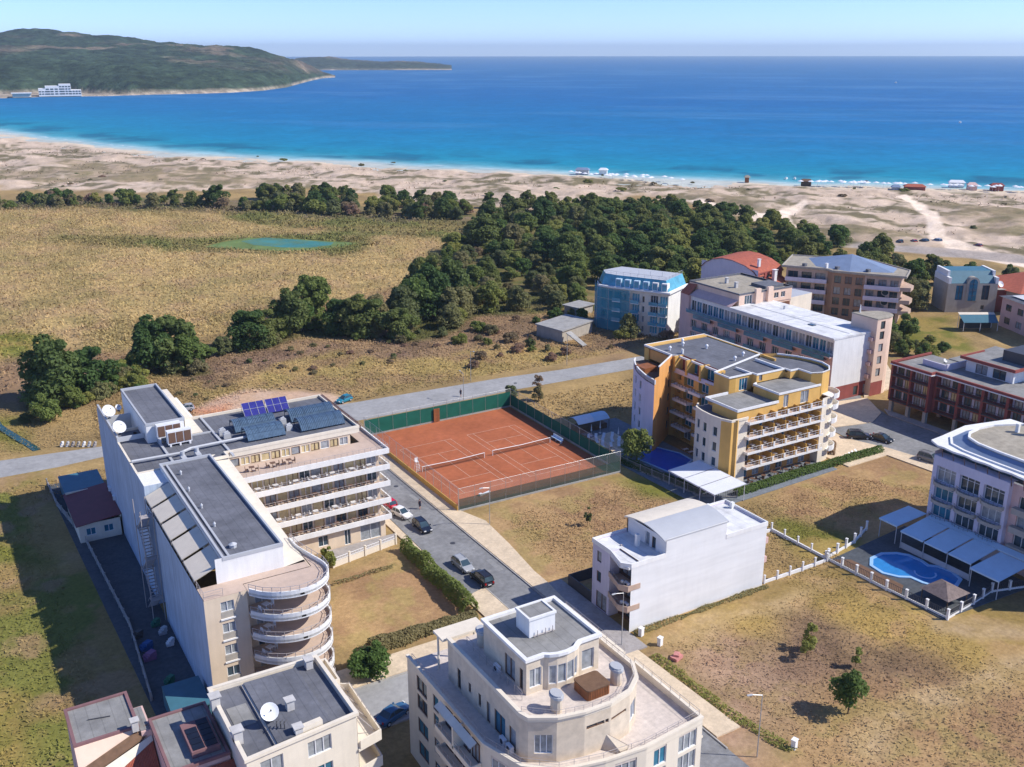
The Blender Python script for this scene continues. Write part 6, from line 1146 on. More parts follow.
MB().prism(lobe, -.2, .09).build('water', 'poollt', t); r = MB(); r.ribbon(lobe, -.1, .2, -.5, closed=True); r.build('rim', 'poolrim', t); r = MB(); r.ribbon(arc(117.6,80.2,1.6,120,330,8), .09, .14, .25); r.build('step', 'poolrim', t)
t = thing('thatched_hut', 'low brown pyramid roofed hut at the fence corner by the double pool', 'hut', (113.2,73.8,0)); r = MB(); bs = [(110.9,76.2),(110.9,71.6),(115.6,71.6),(115.6,76.2)]; [r.face([(*bs[i],1.7),(*bs[(i+1) % 4],1.7),(113.25,73.9,3.0)]) for i in range(4)]; r.face([(*p,1.69) for p in bs[::-1]]); r.build('roof', 'hutroof', t); r = MB(); [r.tube((x,y,0),(x,y,1.7),.08) for x in (111.2,115.3) for y in (71.9,75.9)]; r.build('post', 'bark', t)
strip('decking', [(109.3,90),(109.6,78),(112.0,79.5),(111.6,88.6)], .11, 'wooddk')
# ---------- M: pink house and orange roof at the right edge
Mh = thing('pink_house', 'pale pink house with dark hipped roof at the right edge of the picture', 'house', (253.5,149.5,0))
b = MB(); facade(Mh, b, (253.5,161.5), (245.5,141.5), -.4, 8.2, [(2+5*k,4.4+5*k,z,z+1.8,2,'bframe','glass') for k in range(4) for z in (1,4.6)], m=0); b.wall((245.5,141.5),(263.5,134.5),-.4,8.2); b.wall((263.5,134.5),(271.5,154.5),-.4,8.2); b.wall((271.5,154.5),(253.5,161.5),-.4,8.2); part('wall', b, 'pinkw', Mh)
r = MB(); bs = [(252.5,162.1),(244.5,140.9),(264.1,133.5),(272.3,154.9)]; [r.face([(*bs[i],8.2),(*bs[(i+1) % 4],8.2),(258.5,147.9,11)]) for i in range(4)]; part('roof', r, 'roofdk', Mh); r = MB(); r.face([(252.9,158.5,8.9),(249.5,149.5,8.9),(254,148.5,10.0),(255.5,153.3,10.0)]); part('roof_panel', r, 'white', Mh)
Nh = thing('orange_roofed_house', 'house with broad terracotta roof at the right edge behind the pink house', 'house', (280,172,0)); b = MB(); b.prism([(268,166),(262,176) if 0 else (270,183),(292,178),(290,160)], -.4, 6.5); part('wall', b, 'stone', Nh)
r = MB(); bs = [(266.5,164.5),(291.5,158.5),(293.5,179.5),(269,185)]; [r.face([(*bs[i],6.4),(*bs[(i+1) % 4],6.4),(280,172,10.2)]) for i in range(4)]; part('roof', r, 'rooftile', Nh)
# ruin and shed on the scrubland
t = thing('ruined_building', 'derelict flat roofed concrete shell with a fallen slab on the scrubland', 'ruin', (144,214,0)); rp_ = [(137.5,218.6),(139.6,208.6),(153.2,213.6),(150.4,223)]
MB().prism(rp_, 2.9, 3.25).build('roof', 'concrete', t); r = MB(); r.ribbon([(x+(144.5-x)*.06, y+(216-y)*.06) for x, y in rp_], -.3, 2.88, .3); r.ribbon([(x+(144.5-x)*.06, y+(216-y)*.06) for x, y in (rp_[2],rp_[3],rp_[0])], -.3, 2.86, .3); r.build('wall', 'stone', t); MB().face([(140,207.6,3.0),(142,208.2,3.0),(144,203.6,.1),(142.4,203.2,.1)]).face([(142.4,203.2,-.1),(144,203.6,-.1),(142,208.2,2.8),(140,207.6,2.8)]).build('fallen_slab', 'concrete', t)
t = thing('field_shed', 'small flat roofed grey shed half hidden by the edge of the wood', 'shed', (161,233,0)); MB().prism([(157,235),(158.6,229),(166,231),(164.4,237)], 2.3, 2.55).build('roof', 'concrete', t); MB().prism([(157.6,234.6),(159,229.6),(165.4,231.4),(164,236.4)], -.3, 2.28).build('wall', 'stone', t)
# far resort across the bay, at the foot of the hill
def FX(px, r):
    a = VA+math.atan((px-512)/1050); return r*math.sin(a), r*math.cos(a)
RS = thing('resort_building', 'far white stepped resort hotel on the beach below the wooded hill', 'hotel', (*FX(50,1990),0)); 
for i, (px0, px1, z1) in enumerate(((35,47,13),(42,60,17),(56,68,20),(66,78,10))):
    a_, q_ = FX(px0,1975), FX(px1,1975); c_, d_ = FX(px1,2010), FX(px0,2010); b = MB().prism([a_,q_,c_,d_], 0, z1); o = part('wing', b, 'white', RS); r = MB()
    for z in range(3, z1-2, 4):
        for k in range(4): t0 = (k+.15)/4; t1 = (k+.85)/4; P = lambda t_, zz: (a_[0]+(q_[0]-a_[0])*t_-.3*math.sin(VA), a_[1]+(q_[1]-a_[1])*t_-.3*math.cos(VA), zz); r.face([P(t0,z),P(t1,z),P(t1,z+2),P(t0,z+2)])
    r.build('window_band', 'glass', o)
t = thing('beach_pavilion', 'long low cream building on the far beach left of the white resort', 'building', (*FX(18,1960),0)); a_, q_, c_, d_ = FX(8,1955), FX(27,1955), FX(27,1975), FX(8,1975); MB().prism([a_,q_,c_,d_], 0, 6).build('wall', 'creamlt', t); MB().prism([FX(7,1952),FX(28,1952),FX(28,1978),FX(7,1978)], 6, 7.2).build('roof', 'roofwh', t)
# ================================================================== TENNIS COURT FITTINGS
def fence_run(name, label, line, h, screen=None, step=3.0, base=None, rails=True, chain=True):
    t = thing(name, label, 'fence', (*line[0],0))
    if base: r = MB(); r.ribbon(line, -.3, base[0], .18); r.build('base_wall', base[1], t)
    if screen: r = MB(); [r.face([(*a,screen[0]),(*q,screen[0]),(*q,screen[1]),(*a,screen[1])]) for a, q in zip(line, line[1:])]; r.build('windscreen', screen[2], t)
    if chain: r = MB(); [r.face([(*a,screen[1]+.02 if screen else .1),(*q,screen[1]+.02 if screen else .1),(*q,h),(*a,h)]) for a, q in zip(line, line[1:])]; r.build('chain_link', 'chain', t)
    for a, q in zip(line, line[1:]):
        Ln = math.hypot(q[0]-a[0], q[1]-a[1]); n = max(1, round(Ln/step))
        for k in range(n+1): x, y = a[0]+(q[0]-a[0])*k/n, a[1]+(q[1]-a[1])*k/n; MB().tube((x,y,-.2),(x,y,h+.05),.032,6).build('post', 'metal', t)
    if rails: r = MB(); [r.tube((*a,h),(*q,h),.022,6) for a, q in zip(line, line[1:])]; r.build('rail', 'metal', t)
    return t
fence_run('court_fence', 'tall fence with green windscreen along the back of the tennis courts beside the road', [(69.4,173.1),(102.9,173.4)], 4.0, (.25,3.3,'greenscreen'), 3.1, (.3,'concrete'))
fence_run('court_fence', 'tall fence with dark green windscreen on the pool side of the tennis courts', [(103.0,173.4),(102.0,133.1)], 4.0, (.35,2.7,'greenscreen'), 3.3, (.35,'concrete'))
fence_run('court_fence', 'chain link fence with dusty screen along the near end of the clay courts', [(102.0,133.0),(69.4,133.6)], 4.0, (.2,2.1,mat('dusty_windscreen', (.05,.085,.072), .8, .2, .15, .7, alpha=.8)), 3.0, (.2,'concrete'))
fence_run('court_fence', 'open chain link fence on a yellow wall between the street and the clay courts', [(69.3,133.6),(69.3,173.1)], 4.0, None, 3.0, (1.0,'ywall'))
NT = None
for cx, cy, lb in ((77.7,151.2,'tennis net of the court next to the street'), (92.4,151.4,'tennis net of the court next to the pool garden')):
    t = thing('tennis_net', lb, 'net', (cx,cy,.02), 'tennis nets'); r = MB(); N = 10
    for k in range(N): x0, x1 = cx-6.4+12.8*k/N, cx-6.4+12.8*(k+1)/N; s = lambda x: 1.07-.15*(1-abs(x-cx)/6.4); r.face([(x0,cy,.08),(x1,cy,.08),(x1,cy,s(x1)-.05),(x0,cy,s(x0)-.05)])
    r.build('netting', 'tennisnet', t); r = MB()
    for k in range(N): x0, x1 = cx-6.4+12.8*k/N, cx-6.4+12.8*(k+1)/N; r.tube((x0,cy,s(x0)),(x1,cy,s(x1)),.06,6)
    r.build('band', 'whitemetal', t)
    for sx in (-6.4,6.4): MB().tube((cx+sx,cy,.02),(cx+sx,cy,1.12),.06,8).build('post', 'whitemetal', t)
t = thing('umpire_chair', 'white umpire chair beside the net near the yellow wall', 'umpire chair', (70.6,152.0,.02)); r = MB()
for sx in (-.4,.4): 
    for sy in (-.5,.5): r.tube((70.6+sx,152+sy,.02),(70.6+sx*.6,152+sy*.4,1.9),.04)
[r.tube((70.2+.03*k,151.5+.02*k,.3*k+.3),(71.0-.03*k,151.5+.02*k,.3*k+.3),.03) for k in range(5)]; r.build('ladder_frame', 'whitemetal', t); MB().box(70.3,151.75,1.9,70.9,152.3,1.98).box(70.3,152.25,1.98,70.9,152.33,2.6).build('seat', 'whitemetal', t)
t = thing('court_bench', 'blue and white bench by the right hand net post', 'bench', (100.4,151.6,.02)); MB().box(100.2,149.8,.45,100.8,153.2,.53).box(100.75,149.8,.53,100.82,153.2,1.0).build('seat', 'awnblue', t); r = MB(); [r.box(100.25,y,.02,100.75,y+.1,.45) for y in (150,151.5,153)]; r.build('leg', 'whitemetal', t)
tag(MB().obox((76.3,137.3), .3, 2.6, .5, .03, .12).obox((75.4,137.0), .3, .6, .5, .12, .4).build('drag_brush', 'whitemetal', None, (76.3,137.3,.02)), 'white court drag brush lying near the front fence', 'brush')
tag(MB().box(84.5,172.9,.1,85.8,173.05,2.9).build('fence_gate', 'wood', None, (85.1,173,0)), 'rust brown gate panel in the middle of the long back court fence', 'gate')
tag(MB().box(68.6,171.3,.1,69.1,176.2,1.9).build('hoarding', 'white', None, (68.8,173,0)), 'white board panel by the street end of the back court fence', 'board')
tag(MB().tube((70.4,140.6,.13),(70.4,140.6,.8),.14,8).obox((70.5,140.5),.4,.5,.3,.55,.85).build('hydrant', 'ywall', None, (68.2,140.6,.13)), 'small yellow hydrant on the sandy pavement below the courts', 'hydrant') if 0 else None
# ================================================================== LAMP POSTS
def street_lamp(x, y, h, az_, lb, m='metal'):
    t = thing('street_lamp', lb, 'street lamp', (x,y,0), 'street lamps'); MB().tube((x,y,-.2),(x,y,h),.075,8,.045).build('pole', m, t)
    dx, dy = math.sin(az_), math.cos(az_); r = MB().tube((x,y,h-.03),(x+dx*1.3,y+dy*1.3,h+.28),.045,6); r.build('arm', m, t); MB().obox((x+dx*1.5,y+dy*1.5), -az_+math.pi/2, .6, .2, h+.22, h+.32).build('lamp_head', 'sheet', t)
street_lamp(68.4,63.4,7.8, R(-75), 'slim street lamp at the edge of the dry field bottom right of centre')
street_lamp(68.7,88.0,7.6, R(-90), 'street lamp in the shade before the white blind-walled block')
street_lamp(71.2,126.5,6.5, R(-90), 'street lamp on the sandy pavement between the courts and the white block')
street_lamp(96.0,181.6,6.2, R(0), 'street lamp on the verge behind the tennis courts')
street_lamp(129.8,191.8,7.5, R(180), 'street lamp on the scrub side of the back road near the ruin')
street_lamp(104.0,193.0,7.2, R(180), 'street lamp on the scrub side of the back road behind the courts')
# ================================================================== CARS
def make_car(kind, col, lb, x, y, ang, dark=False):
    t = thing('parked_car', lb, 'car', (0,0,0), 'cars parked along the streets')
    L, Wd, Hh_ = dict(hatch=(3.9,1.7,1.46), suv=(4.6,1.85,1.72), wagon=(4.6,1.76,1.48), sedan=(4.5,1.76,1.42))[kind]; hw = Wd/2; bl = .9 if kind != 'suv' else 1.05
    paint = mat('car_paint', col, .22, .6, .04, 2)
    r = MB()
    st = [(-L/2,.42,.62,.80),(-L/2+.12,.28,.80,.93),(-L/2+.6,.22,bl-.02,1),(-.2,.2,bl,1.0),(L/2-1.15,.2,bl-.04,1),(L/2-.55,.22,bl-.14,.98),(L/2-.14,.26,bl-.28,.90),(L/2,.38,.58,.74)]
    sec = []
    for sx, zb, zt, k in st: w_ = hw*k; sec.append([(sx,-w_*.9,zb),(sx,-w_,zb+.14),(sx,-w_,zt-.16),(sx,-w_*.9,zt),(sx,w_*.9,zt),(sx,w_,zt-.16),(sx,w_,zb+.14),(sx,w_*.9,zb)])
    for A, Q in zip(sec, sec[1:]):
        for i in range(8): j = (i+1) % 8; r.face([A[i],Q[i],Q[j],A[j]][::-1])
    r.face(sec[0]); r.face(sec[-1][::-1])
    back = {'hatch':(-L/2+.25,-L/2+.55),'suv':(-L/2+.15,-L/2+.35),'wagon':(-L/2+.2,-L/2+.55),'sedan':(-L/2+.75,-L/2+1.35)}[kind]
    fr_ = (L/2-1.05, L/2-1.95); z1 = Hh_; w0, w1 = hw*.88, hw*.70
    cab = [(back[0],bl-.04,w0),(back[1],z1-.07,w1),(back[1]+.35,z1,w1),(fr_[1]-.35,z1,w1),(fr_[1],z1-.07,w1),(fr_[0],bl-.10,w0)]
    g_ = MB(); body = MB()
    lo = lambda p, s: (p[0], s*p[2], p[1])
    for s in (-1,1): f_ = [lo(p, s) for p in cab]; g_.face(f_ if s > 0 else f_[::-1])
    g_.face([lo(cab[0],-1),lo(cab[0],1),lo(cab[1],1),lo(cab[1],-1)]); g_.face([lo(cab[5],1),lo(cab[5],-1),lo(cab[4],-1),lo(cab[4],1)])
    for i in (1,2,3): r.face([lo(cab[i],-1),lo(cab[i],1),lo(cab[i+1],1),lo(cab[i+1],-1)])
    for s in (-1,1):
        for i in (0,4): r.tube(lo(cab[i],s), lo(cab[i+1],s), .05, 5)
        r.tube(lo(cab[1],s), lo(cab[4],s), .05, 5); mx = (cab[1][0]+cab[4][0])/2; r.tube((mx-.1,s*(w0+.005),bl-.02),(mx-.15,s*(w1+.005),z1-.05),.045,5)
        if kind in ('wagon','suv'): r.tube((back[1]+.2,s*w1*.9,z1+.06),(fr_[1]-.3,s*w1*.9,z1+.06),.03,5)
        r.obox((fr_[0]-.25,s*(hw+.07)), 0, .18,.16,bl-.02,bl+.14)
    b_ = r.build('body', paint, t, smooth=False); g_.build('window_glass', 'glass', t)
    for sx in (-L/2+.78, L/2-.82):
        for s in (-1,1):
            o = MB().tube((sx,s*(hw-.2),.32),(sx,s*(hw+.01),.32),.32,16).build('wheel', 'rubber', t); MB().tube((sx,s*(hw+.005),.32),(sx,s*(hw+.02),.32),.19,10).build('rim', 'sheet', o)
    for s in (-1,1): MB().obox((L/2-.06,s*hw*.62), 0, .12,.34,.58,.72).build('headlight', 'lamp', t); MB().obox((-L/2+.06,s*hw*.68), 0, .12,.22,.62,.88).build('tail_light', 'tail', t)
    MB().obox((-L/2-.005,0), 0, .03,.5,.5,.62).build('number_plate', 'white', t)
    t.location = (x, y, .005); t.rotation_euler[2] = ang; return t
U, D_ = R(90), R(-90)
CX = .6
make_car('hatch', (.50,.01,.04), 'red hatchback half hidden behind the galleries of the pale hotel', 60.2,141.4, U+.1)
make_car('hatch', (.72,.72,.72), 'white hatchback with an open boot beside the hotel entrance', 60.5,136.6, D_+.25)
make_car('wagon', (.015,.02,.035), 'dark blue estate car parked just below the white hatchback', 61.3,130.8, D_)
make_car('wagon', (.36,.37,.38), 'silver estate car parked beside the sandy pavement', 60.9,116.4, D_+.03)
make_car('suv', (.02,.02,.024), 'black off-road car with a spare wheel on its back, parked behind the silver estate', 61.3,111.4, U+.02)
make_car('sedan', (.03,.10,.20), 'dark blue saloon in the shade between the bottom left house and the terraced house', 37.6,89.6, R(20))
make_car('hatch', (.02,.20,.28), 'teal small car standing on the gravel beside the back road', 73.6,194.6, R(200))
make_car('hatch', (.40,.40,.40), 'grey small car on the scrub behind the hotel stair block', 42.6,206.6, R(170))
make_car('suv', (.02,.02,.025), 'dark car parked in the shade at the corner by the red house street', 151.9,122.2, R(-35))
make_car('sedan', (.02,.03,.045), 'dark saloon parked close to the ochre hotel corner on the east street', 154.8,119.0, R(-80))
make_car('suv', (.20,.20,.20), 'grey car half hidden behind the lilac hotel by the field edge', 153.9,107.3, R(-80))
for i, (x, y, c, lb) in enumerate(((333.8,259.5,(.02,.03,.04),'dark car at the left end of the beach car park row'),(338.5,256.8,(.45,.03,.03),'red car in the beach car park'),(342,254.6,(.02,.02,.02),'black car in the beach car park right of the red one'),(346.8,252.4,(.3,.33,.38),'pale van at the right end of the beach car park row'),(352,238,(.3,.05,.04),'small reddish car beside the dirt road to the beach'))): make_car('suv' if i in (2,3) else 'hatch', c, lb, x, y, R(60+7*i))
# people by the back road
def person(x, y, lb, top='cloth', g=None):
    t = thing('person', lb, 'person', (x,y,0), g); sk_ = bpy.data.meshes.new('body'); J_ = [(0,0,.95),(0,0,1.15),(0,0,1.40),(0,0,1.50),(0,.02,1.66),(.10,0,.9),(.12,.06,.5),(.12,0,.06),(.12,.14,.03),(-.10,0,.9),(-.12,-.1,.5),(-.12,-.22,.06),(-.12,-.08,.03),(.19,0,1.40),(.25,-.04,1.12),(.24,.08,.88),(-.19,0,1.40),(-.25,.04,1.12),(-.24,.16,.90)]
    ed = [(0,1),(1,2),(2,3),(3,4),(0,5),(5,6),(6,7),(7,8),(0,9),(9,10),(10,11),(11,12),(2,13),(13,14),(14,15),(2,16),(16,17),(17,18)]; rd = [.15,.14,.16,.055,.11,.10,.07,.045,.04,.10,.07,.045,.04,.065,.05,.04,.065,.05,.04]
    sk_.from_pydata(J_, ed, []); sk_.materials.append(M['skin']); o = bpy.data.objects.new('body', sk_); COL.objects.link(o); o.parent = t; md_ = o.modifiers.new('s','SKIN'); ss = o.modifiers.new('b','SUBSURF'); ss.levels = ss.render_levels = 1
    for v, q in zip(sk_.skin_vertices[0].data, rd): v.radius = (q, q)
    sk_.skin_vertices[0].data[0].use_root = True
    r = MB(); r.tube((x,y,.84),(x,y,1.46),.20,10,.22).tube((x,y,1.44),(x,y,1.5),.22,10,.08); r.build('shirt', top, t); r = MB().tube((x+.1,y,.95),(x+.12,y+.05,.5),.13,8,.10).tube((x-.1,y,.95),(x-.12,y-.09,.5),.13,8,.10); r.build('shorts', 'cloth', t); MB().tube((x,y+.02,1.68),(x,y+.01,1.8),.115,8,.06).build('hair', 'bframe', t); return t
person(96.9,184.6,'person in dark clothes walking along the back road behind the courts')
person(64.2,137.6,'person in dark clothes walking on the street by the white hatchback')
# ================================================================== FENCES, WALLS, HEDGES OF THE PLOTS
def pillar_fence(label, line, z, wall_h, post_h, step, bars=None, m='white', post=.28):
    t = thing('pillar_fence', label, 'fence', (*line[0],0)); r = MB(); r.ribbon(line, -.3, wall_h, .22); r.build('base_wall', m, t); br = MB(); done = set()
    for a, q in zip(line, line[1:]):
        Ln = math.hypot(q[0]-a[0], q[1]-a[1]); n = max(1, round(Ln/step)); an = math.atan2(q[1]-a[1], q[0]-a[0])
        for k in range(n+1):
            x, y = a[0]+(q[0]-a[0])*k/n, a[1]+(q[1]-a[1])*k/n
            if (round(x,1), round(y,1)) not in done: done.add((round(x,1), round(y,1))); MB().obox((x,y), an, post, post, -.2, post_h).obox((x,y), an, post*1.25, post*1.25, post_h, post_h+.08).build('pillar', m, t)
        if bars:
            br.tube((*a,post_h-.15),(*q,post_h-.15),.035); br.tube((*a,wall_h+.12),(*q,wall_h+.12),.035); nb = int(Ln/.28)
            for k in range(nb): x, y = a[0]+(q[0]-a[0])*(k+.5)/nb, a[1]+(q[1]-a[1])*(k+.5)/nb; br.tube((x,y,wall_h),(x,y,post_h-.15),.03,4)
    if bars: br.build('railing', bars, t)
    return t
pillar_fence('white pillared fence with dark scrolled railings round the double pool garden', [(108.7,90.4),(109.0,80),(109.7,70.6),(116.0,71.2),(121,71.9),(126.5,70.2)], 0, .35, 1.5, 2.7, 'darkmetal', post=.3)
pillar_fence('low white wall with pale posts from the white block to the pool garden fence', [(95.6,90.2),(108.3,90.2)], 0, .35, 1.25, 2.4, None, post=.22)
pillar_fence('low white wall with pale posts behind the small lawn of the white block', [(96.5,101.5),(108.5,101.8),(108.6,90.8)], 0, .35, 1.3, 2.6, None, post=.22)
pillar_fence('row of white posts between the dry field and the pool garden', [(109.2,90.8),(116.5,92.2),(121.5,94.2)], 0, .3, 1.5, 2.5, None, post=.3)
pillar_fence('pale garden wall with posts before the entrance terrace of the pale hotel', [(44.6,126.2),(55.6,128.3)], 0, .9, 1.6, 2.6, 'whitemetal', 'creamlt', .25)
strip('entrance_terrace', [(44.8,126.5),(55.6,128.5),(56.8,131.5),(44.8,131.4)], .1, 'pavegrey')
pillar_fence('grey concrete yard fence along the shaded yard of the hotel', [(12.4,180),(12.6,170),(14.6,154),(15.6,125),(14.6,107)], 0, .5, 1.2, 3.0, 'rail', 'concrete', .2)
pillar_fence('iron fence with concrete foot along the sports side of the pool garden', [(104.3,138),(105.0,131),(107.2,117.3),(112.1,113.6)], 0, .25, 1.5, 3, 'rail', 'concrete', .12)
# ================================================================== TREES AND HEDGES
rng = np.random.default_rng(5)
def leaf_cloud(P, Nrm, size, cols, jit=.55):
    n = len(P); d = Nrm*.8+np.array([0,0,.45])+rng.normal(0, jit, (n,3)); d /= np.linalg.norm(d, axis=1)[:, None]+1e-9; a = np.cross(d, rng.normal(0, 1, (n,3))); a /= np.linalg.norm(a, axis=1)[:, None]+1e-9; b = np.cross(d, a)
    s = (size*(.6+.8*rng.random(n)))[:, None]; a, b = a*s, b*s*.62; V = np.stack([P-a, P-b*1.0, P+a, P+b], 1).reshape(-1, 3); return V, np.repeat(cols, 4, 0)
def mesh_quads(name, V, C_, material):
    me = bpy.data.meshes.new(name); n = len(V)//4; me.vertices.add(len(V)); me.vertices.foreach_set('co', V.astype(np.float32).ravel()); me.loops.add(n*4); me.loops.foreach_set('vertex_index', np.arange(n*4, dtype=np.int32)); me.polygons.add(n); me.polygons.foreach_set('loop_start', (np.arange(n)*4).astype(np.int32)); me.update(calc_edges=True)
    ca = me.color_attributes.new('Col', 'FLOAT_COLOR', 'POINT'); ca.data.foreach_set('color', np.concatenate([C_, np.ones((len(C_),1))], 1).astype(np.float32).ravel()); me.materials.append(material); return me
PAL = {'dark': ((.118,.158,.048),(.16,.205,.06)), 'mid': ((.155,.20,.052),(.21,.26,.068)), 'light': ((.20,.245,.06),(.25,.285,.08)), 'olive': ((.20,.205,.08),(.26,.255,.105)), 'dry': ((.25,.19,.105),(.32,.245,.14)), 'pine': ((.04,.08,.03),(.06,.11,.04))}
def crown_mesh(name, rx, h, nl, n, size, pal, base=.15, flat=0):
    """lobes scattered in an uneven egg, leaves on their outer shells"""
    L = []; 
    for i in range(nl):
        z = rng.random()**.9; rad = rx*(1-.62*abs(z-.42)**1.7*1.9)*rng.random()**.55*.78; t = rng.random()*6.283; L.append((rad*math.cos(t), rad*math.sin(t), h*(base+.08+(.86-base)*z), rx*(.22+.26*rng.random())*(1.1-.45*z)))
    L = np.array(L); k = rng.integers(0, nl, n); d = rng.normal(0, 1, (n,3)); d /= np.linalg.norm(d, axis=1)[:, None]; d[:, 2] = np.where(d[:, 2] < -.55, -d[:, 2], d[:, 2])
    P = L[k, :3]+d*L[k, 3:4]*(.72+.42*rng.random((n,1)))*np.array([1,1,.85]); c0, c1 = map(np.array, PAL[pal]); tl = rng.random(nl)[k][:, None]*.6+rng.random((n,1))*.4; C_ = c0+(c1-c0)*tl
    V, C4 = leaf_cloud(P, d, np.full(n, size), C_); return mesh_quads(name, V, C4, M['leaf'])
def tree_proto(kind, label, rx, h, nl, n, size, pal, base=.15, tr=.2, name='tree', group=None, limbs=5):
    t = thing(name, label, 'tree', (0,0,0), group); me = crown_mesh('crown', rx, h, nl, n, size, pal, base); c = bpy.data.objects.new('crown', me); COL.objects.link(c); c.parent = t
    r = MB(); top = h*(base+.3); r.tube((0,0,-.5),(rx*.03,0,top*.5),tr,7,tr*.75).tube((rx*.03,0,top*.5),(0,rx*.04,h*.72),tr*.75,6,tr*.2)
    for k in range(limbs): a = 6.283*k/limbs+rng.random(); z0 = h*(base*.8+.1*rng.random()+.08); r.tube((0,0,z0),(math.cos(a)*rx*.55, math.sin(a)*rx*.55, z0+h*(.22+.15*rng.random())),tr*.4,5,tr*.1)
    r.build('trunk', 'bark', t); return t
PR = {}
def plant_tree(key, x, y, sc, label, group=None, sz=None, rot=None, z=-.1):
    """first use moves the prototype itself, later uses copy it"""
    pr = PR[key]; rot = random.uniform(0, 6.28) if rot is None else rot; s3 = (sc, sc, sc*(sz or 1))
    if key not in USED: USED.add(key); o = pr; o.location = (x,y,z); o.rotation_euler[2] = rot; o.scale = s3; o['label'] = label; (o.__setitem__('group', group) if group else None); return o
    o = dup(pr, (x,y,z), rot, label, None, s3)
    if group: o['group'] = group
    elif 'group' in o: del o['group']
    return o
USED = set()
for i, (k, rx, h, nl, n, sz, pal, b_) in enumerate((('da',4.2,8.6,30,5200,.36,'dark',.06),('db',4.6,9.6,34,5600,.36,'dark',.08),('ma',4.0,8.0,28,5000,.36,'mid',.06),('mb',3.6,7.2,24,4600,.34,'mid',.05),('oa',3.9,7.4,26,4600,.34,'olive',.06),('la',3.6,7.0,24,4600,.34,'light',.06),('dry',3.2,5.0,20,1800,.26,'dry',.03),('sa',2.2,2.6,14,2200,.24,'olive',0),('sb',2.4,2.4,14,2200,.24,'mid',0),('sc',2.2,2.2,12,1800,.24,'dry',0))):
    PR[k] = tree_proto(k, 'x', rx, h, nl, int(n*1.35), sz*.9, pal, b_, .22 if h > 3 else .08, 'tree' if h > 3 else 'shrub')
    if h <= 3: PR[k]['category'] = 'shrub'
def inpoly(x, y, p): return sdist(np.array([x]), np.array([y]), p)[0] < 0
pts = []
random.seed(21)
for it in range(6000):
    x, y = random.uniform(130,325), random.uniform(230,400)
    if inpoly(x, y, WOOD) and all((x-a)**2+(y-b)**2 > (5.9+.008*y)**2 for a, b in pts): pts.append((x,y))
    if len(pts) >= 185: break
for x, y in pts:
    n_ = fbm(np.array([x]), np.array([y]), 40, 3, 88)[0]+random.uniform(-.12,.12); left = (x < 190 and y < 330)
    k = random.choice(['oa','oa','ma','mb','la','oa'] if left and n_ > .38 else (['da','db','mb','ma'] if n_ < .50 else ['ma','mb','oa','db','la']))
    lb = {'da':'dark green rounded tree in the wood behind the blocks','db':'tall dark green tree in the wood behind the blocks','ma':'mid green broad tree in the wood behind the blocks','mb':'mid green bushy tree in the wood behind the blocks','oa':'olive green tree in the wood behind the blocks','la':'light green tree in the wood behind the blocks'}[k]
    plant_tree(k, x, y, random.uniform(.9,1.5)*(.68 if left else (.8 if x > 285 else 1)), lb, 'trees of the wood behind the blocks', random.uniform(.72,.95))
for i in range(60):
    x, y = random.uniform(126,188), random.uniform(236,330)
    if inpoly(x, y, WOOD) or inpoly(x, y, [(118,250),(140,236),(160,300),(172,345),(150,330)]): plant_tree(random.choice(['sa','sb','sa','sc','la']), x, y, random.uniform(.6,1.3), 'bushy olive undergrowth at the near edge of the wood', 'bushes at the near edge of the wood')
# hedgerow trees between marsh and hotel
ROW = [(19.4,227,'db',1.15,1.0),(27.9,229,'da',1.0,.95),(23.5,232,'oa',.9,.9),(33,233,'la',.75,.8),(37.5,236,'mb',.8,.8),(42.5,238.5,'db',1.0,1.05),(47.5,238.5,'da',1.1,1.05),(50.6,237,'ma',.9,.9),(56,243,'mb',.6,.7),(61,245,'oa',.55,.8),(68.5,246,'da',1.0,.9),(73,248.5,'da',.95,.85),(82.1,254.5,'db',.95,1.0),(86,258,'ma',.85,.85),(93.4,266,'ma',1.1,1.05),(90,256,'mb',.7,.6),(94,247.5,'da',.95,.9),(97.5,244,'db',.95,.9),(100.1,241.5,'da',1.0,.9),(103,246,'oa',.95,1),(105.7,235.5,'da',.9,.8),(108,240,'mb',.9,.8),(112,246,'oa',1.1,1),(116.5,249.5,'ma',1.1,1.1),(122,250,'db',1.05,1.15),(121.7,238,'oa',.8,.8),(127,246,'oa',1.0,.9),(131,255,'db',1.1,1.1),(126,259,'da',1.2,1.2),(134,250,'oa',.9,.9),(140,247,'ma',.9,.9)]
for x, y, k, s, q in ROW: plant_tree(k, x, y, s*1.3, 'green tree in the hedgerow between the marsh and the hotel', 'trees of the hedgerow along the marsh', q)
for i in range(30):                                                                  # undergrowth of the hedgerow
    a = random.choice(ROW); plant_tree(random.choice(['sa','sb','sa','sc']), a[0]+random.uniform(-4,4), a[1]-random.uniform(1.5,5), random.uniform(.8,1.5), 'low bush at the foot of the hedgerow along the marsh', 'bushes along the hedgerow')
for i in range(26): t_ = i/25; plant_tree(random.choice(['sb','sa','mb']), 14+ t_*24+random.uniform(-2,2), 219+t_*12+random.uniform(-5,4), random.uniform(.5,.9), 'low bush at the foot of the hedgerow along the marsh', 'bushes along the hedgerow')
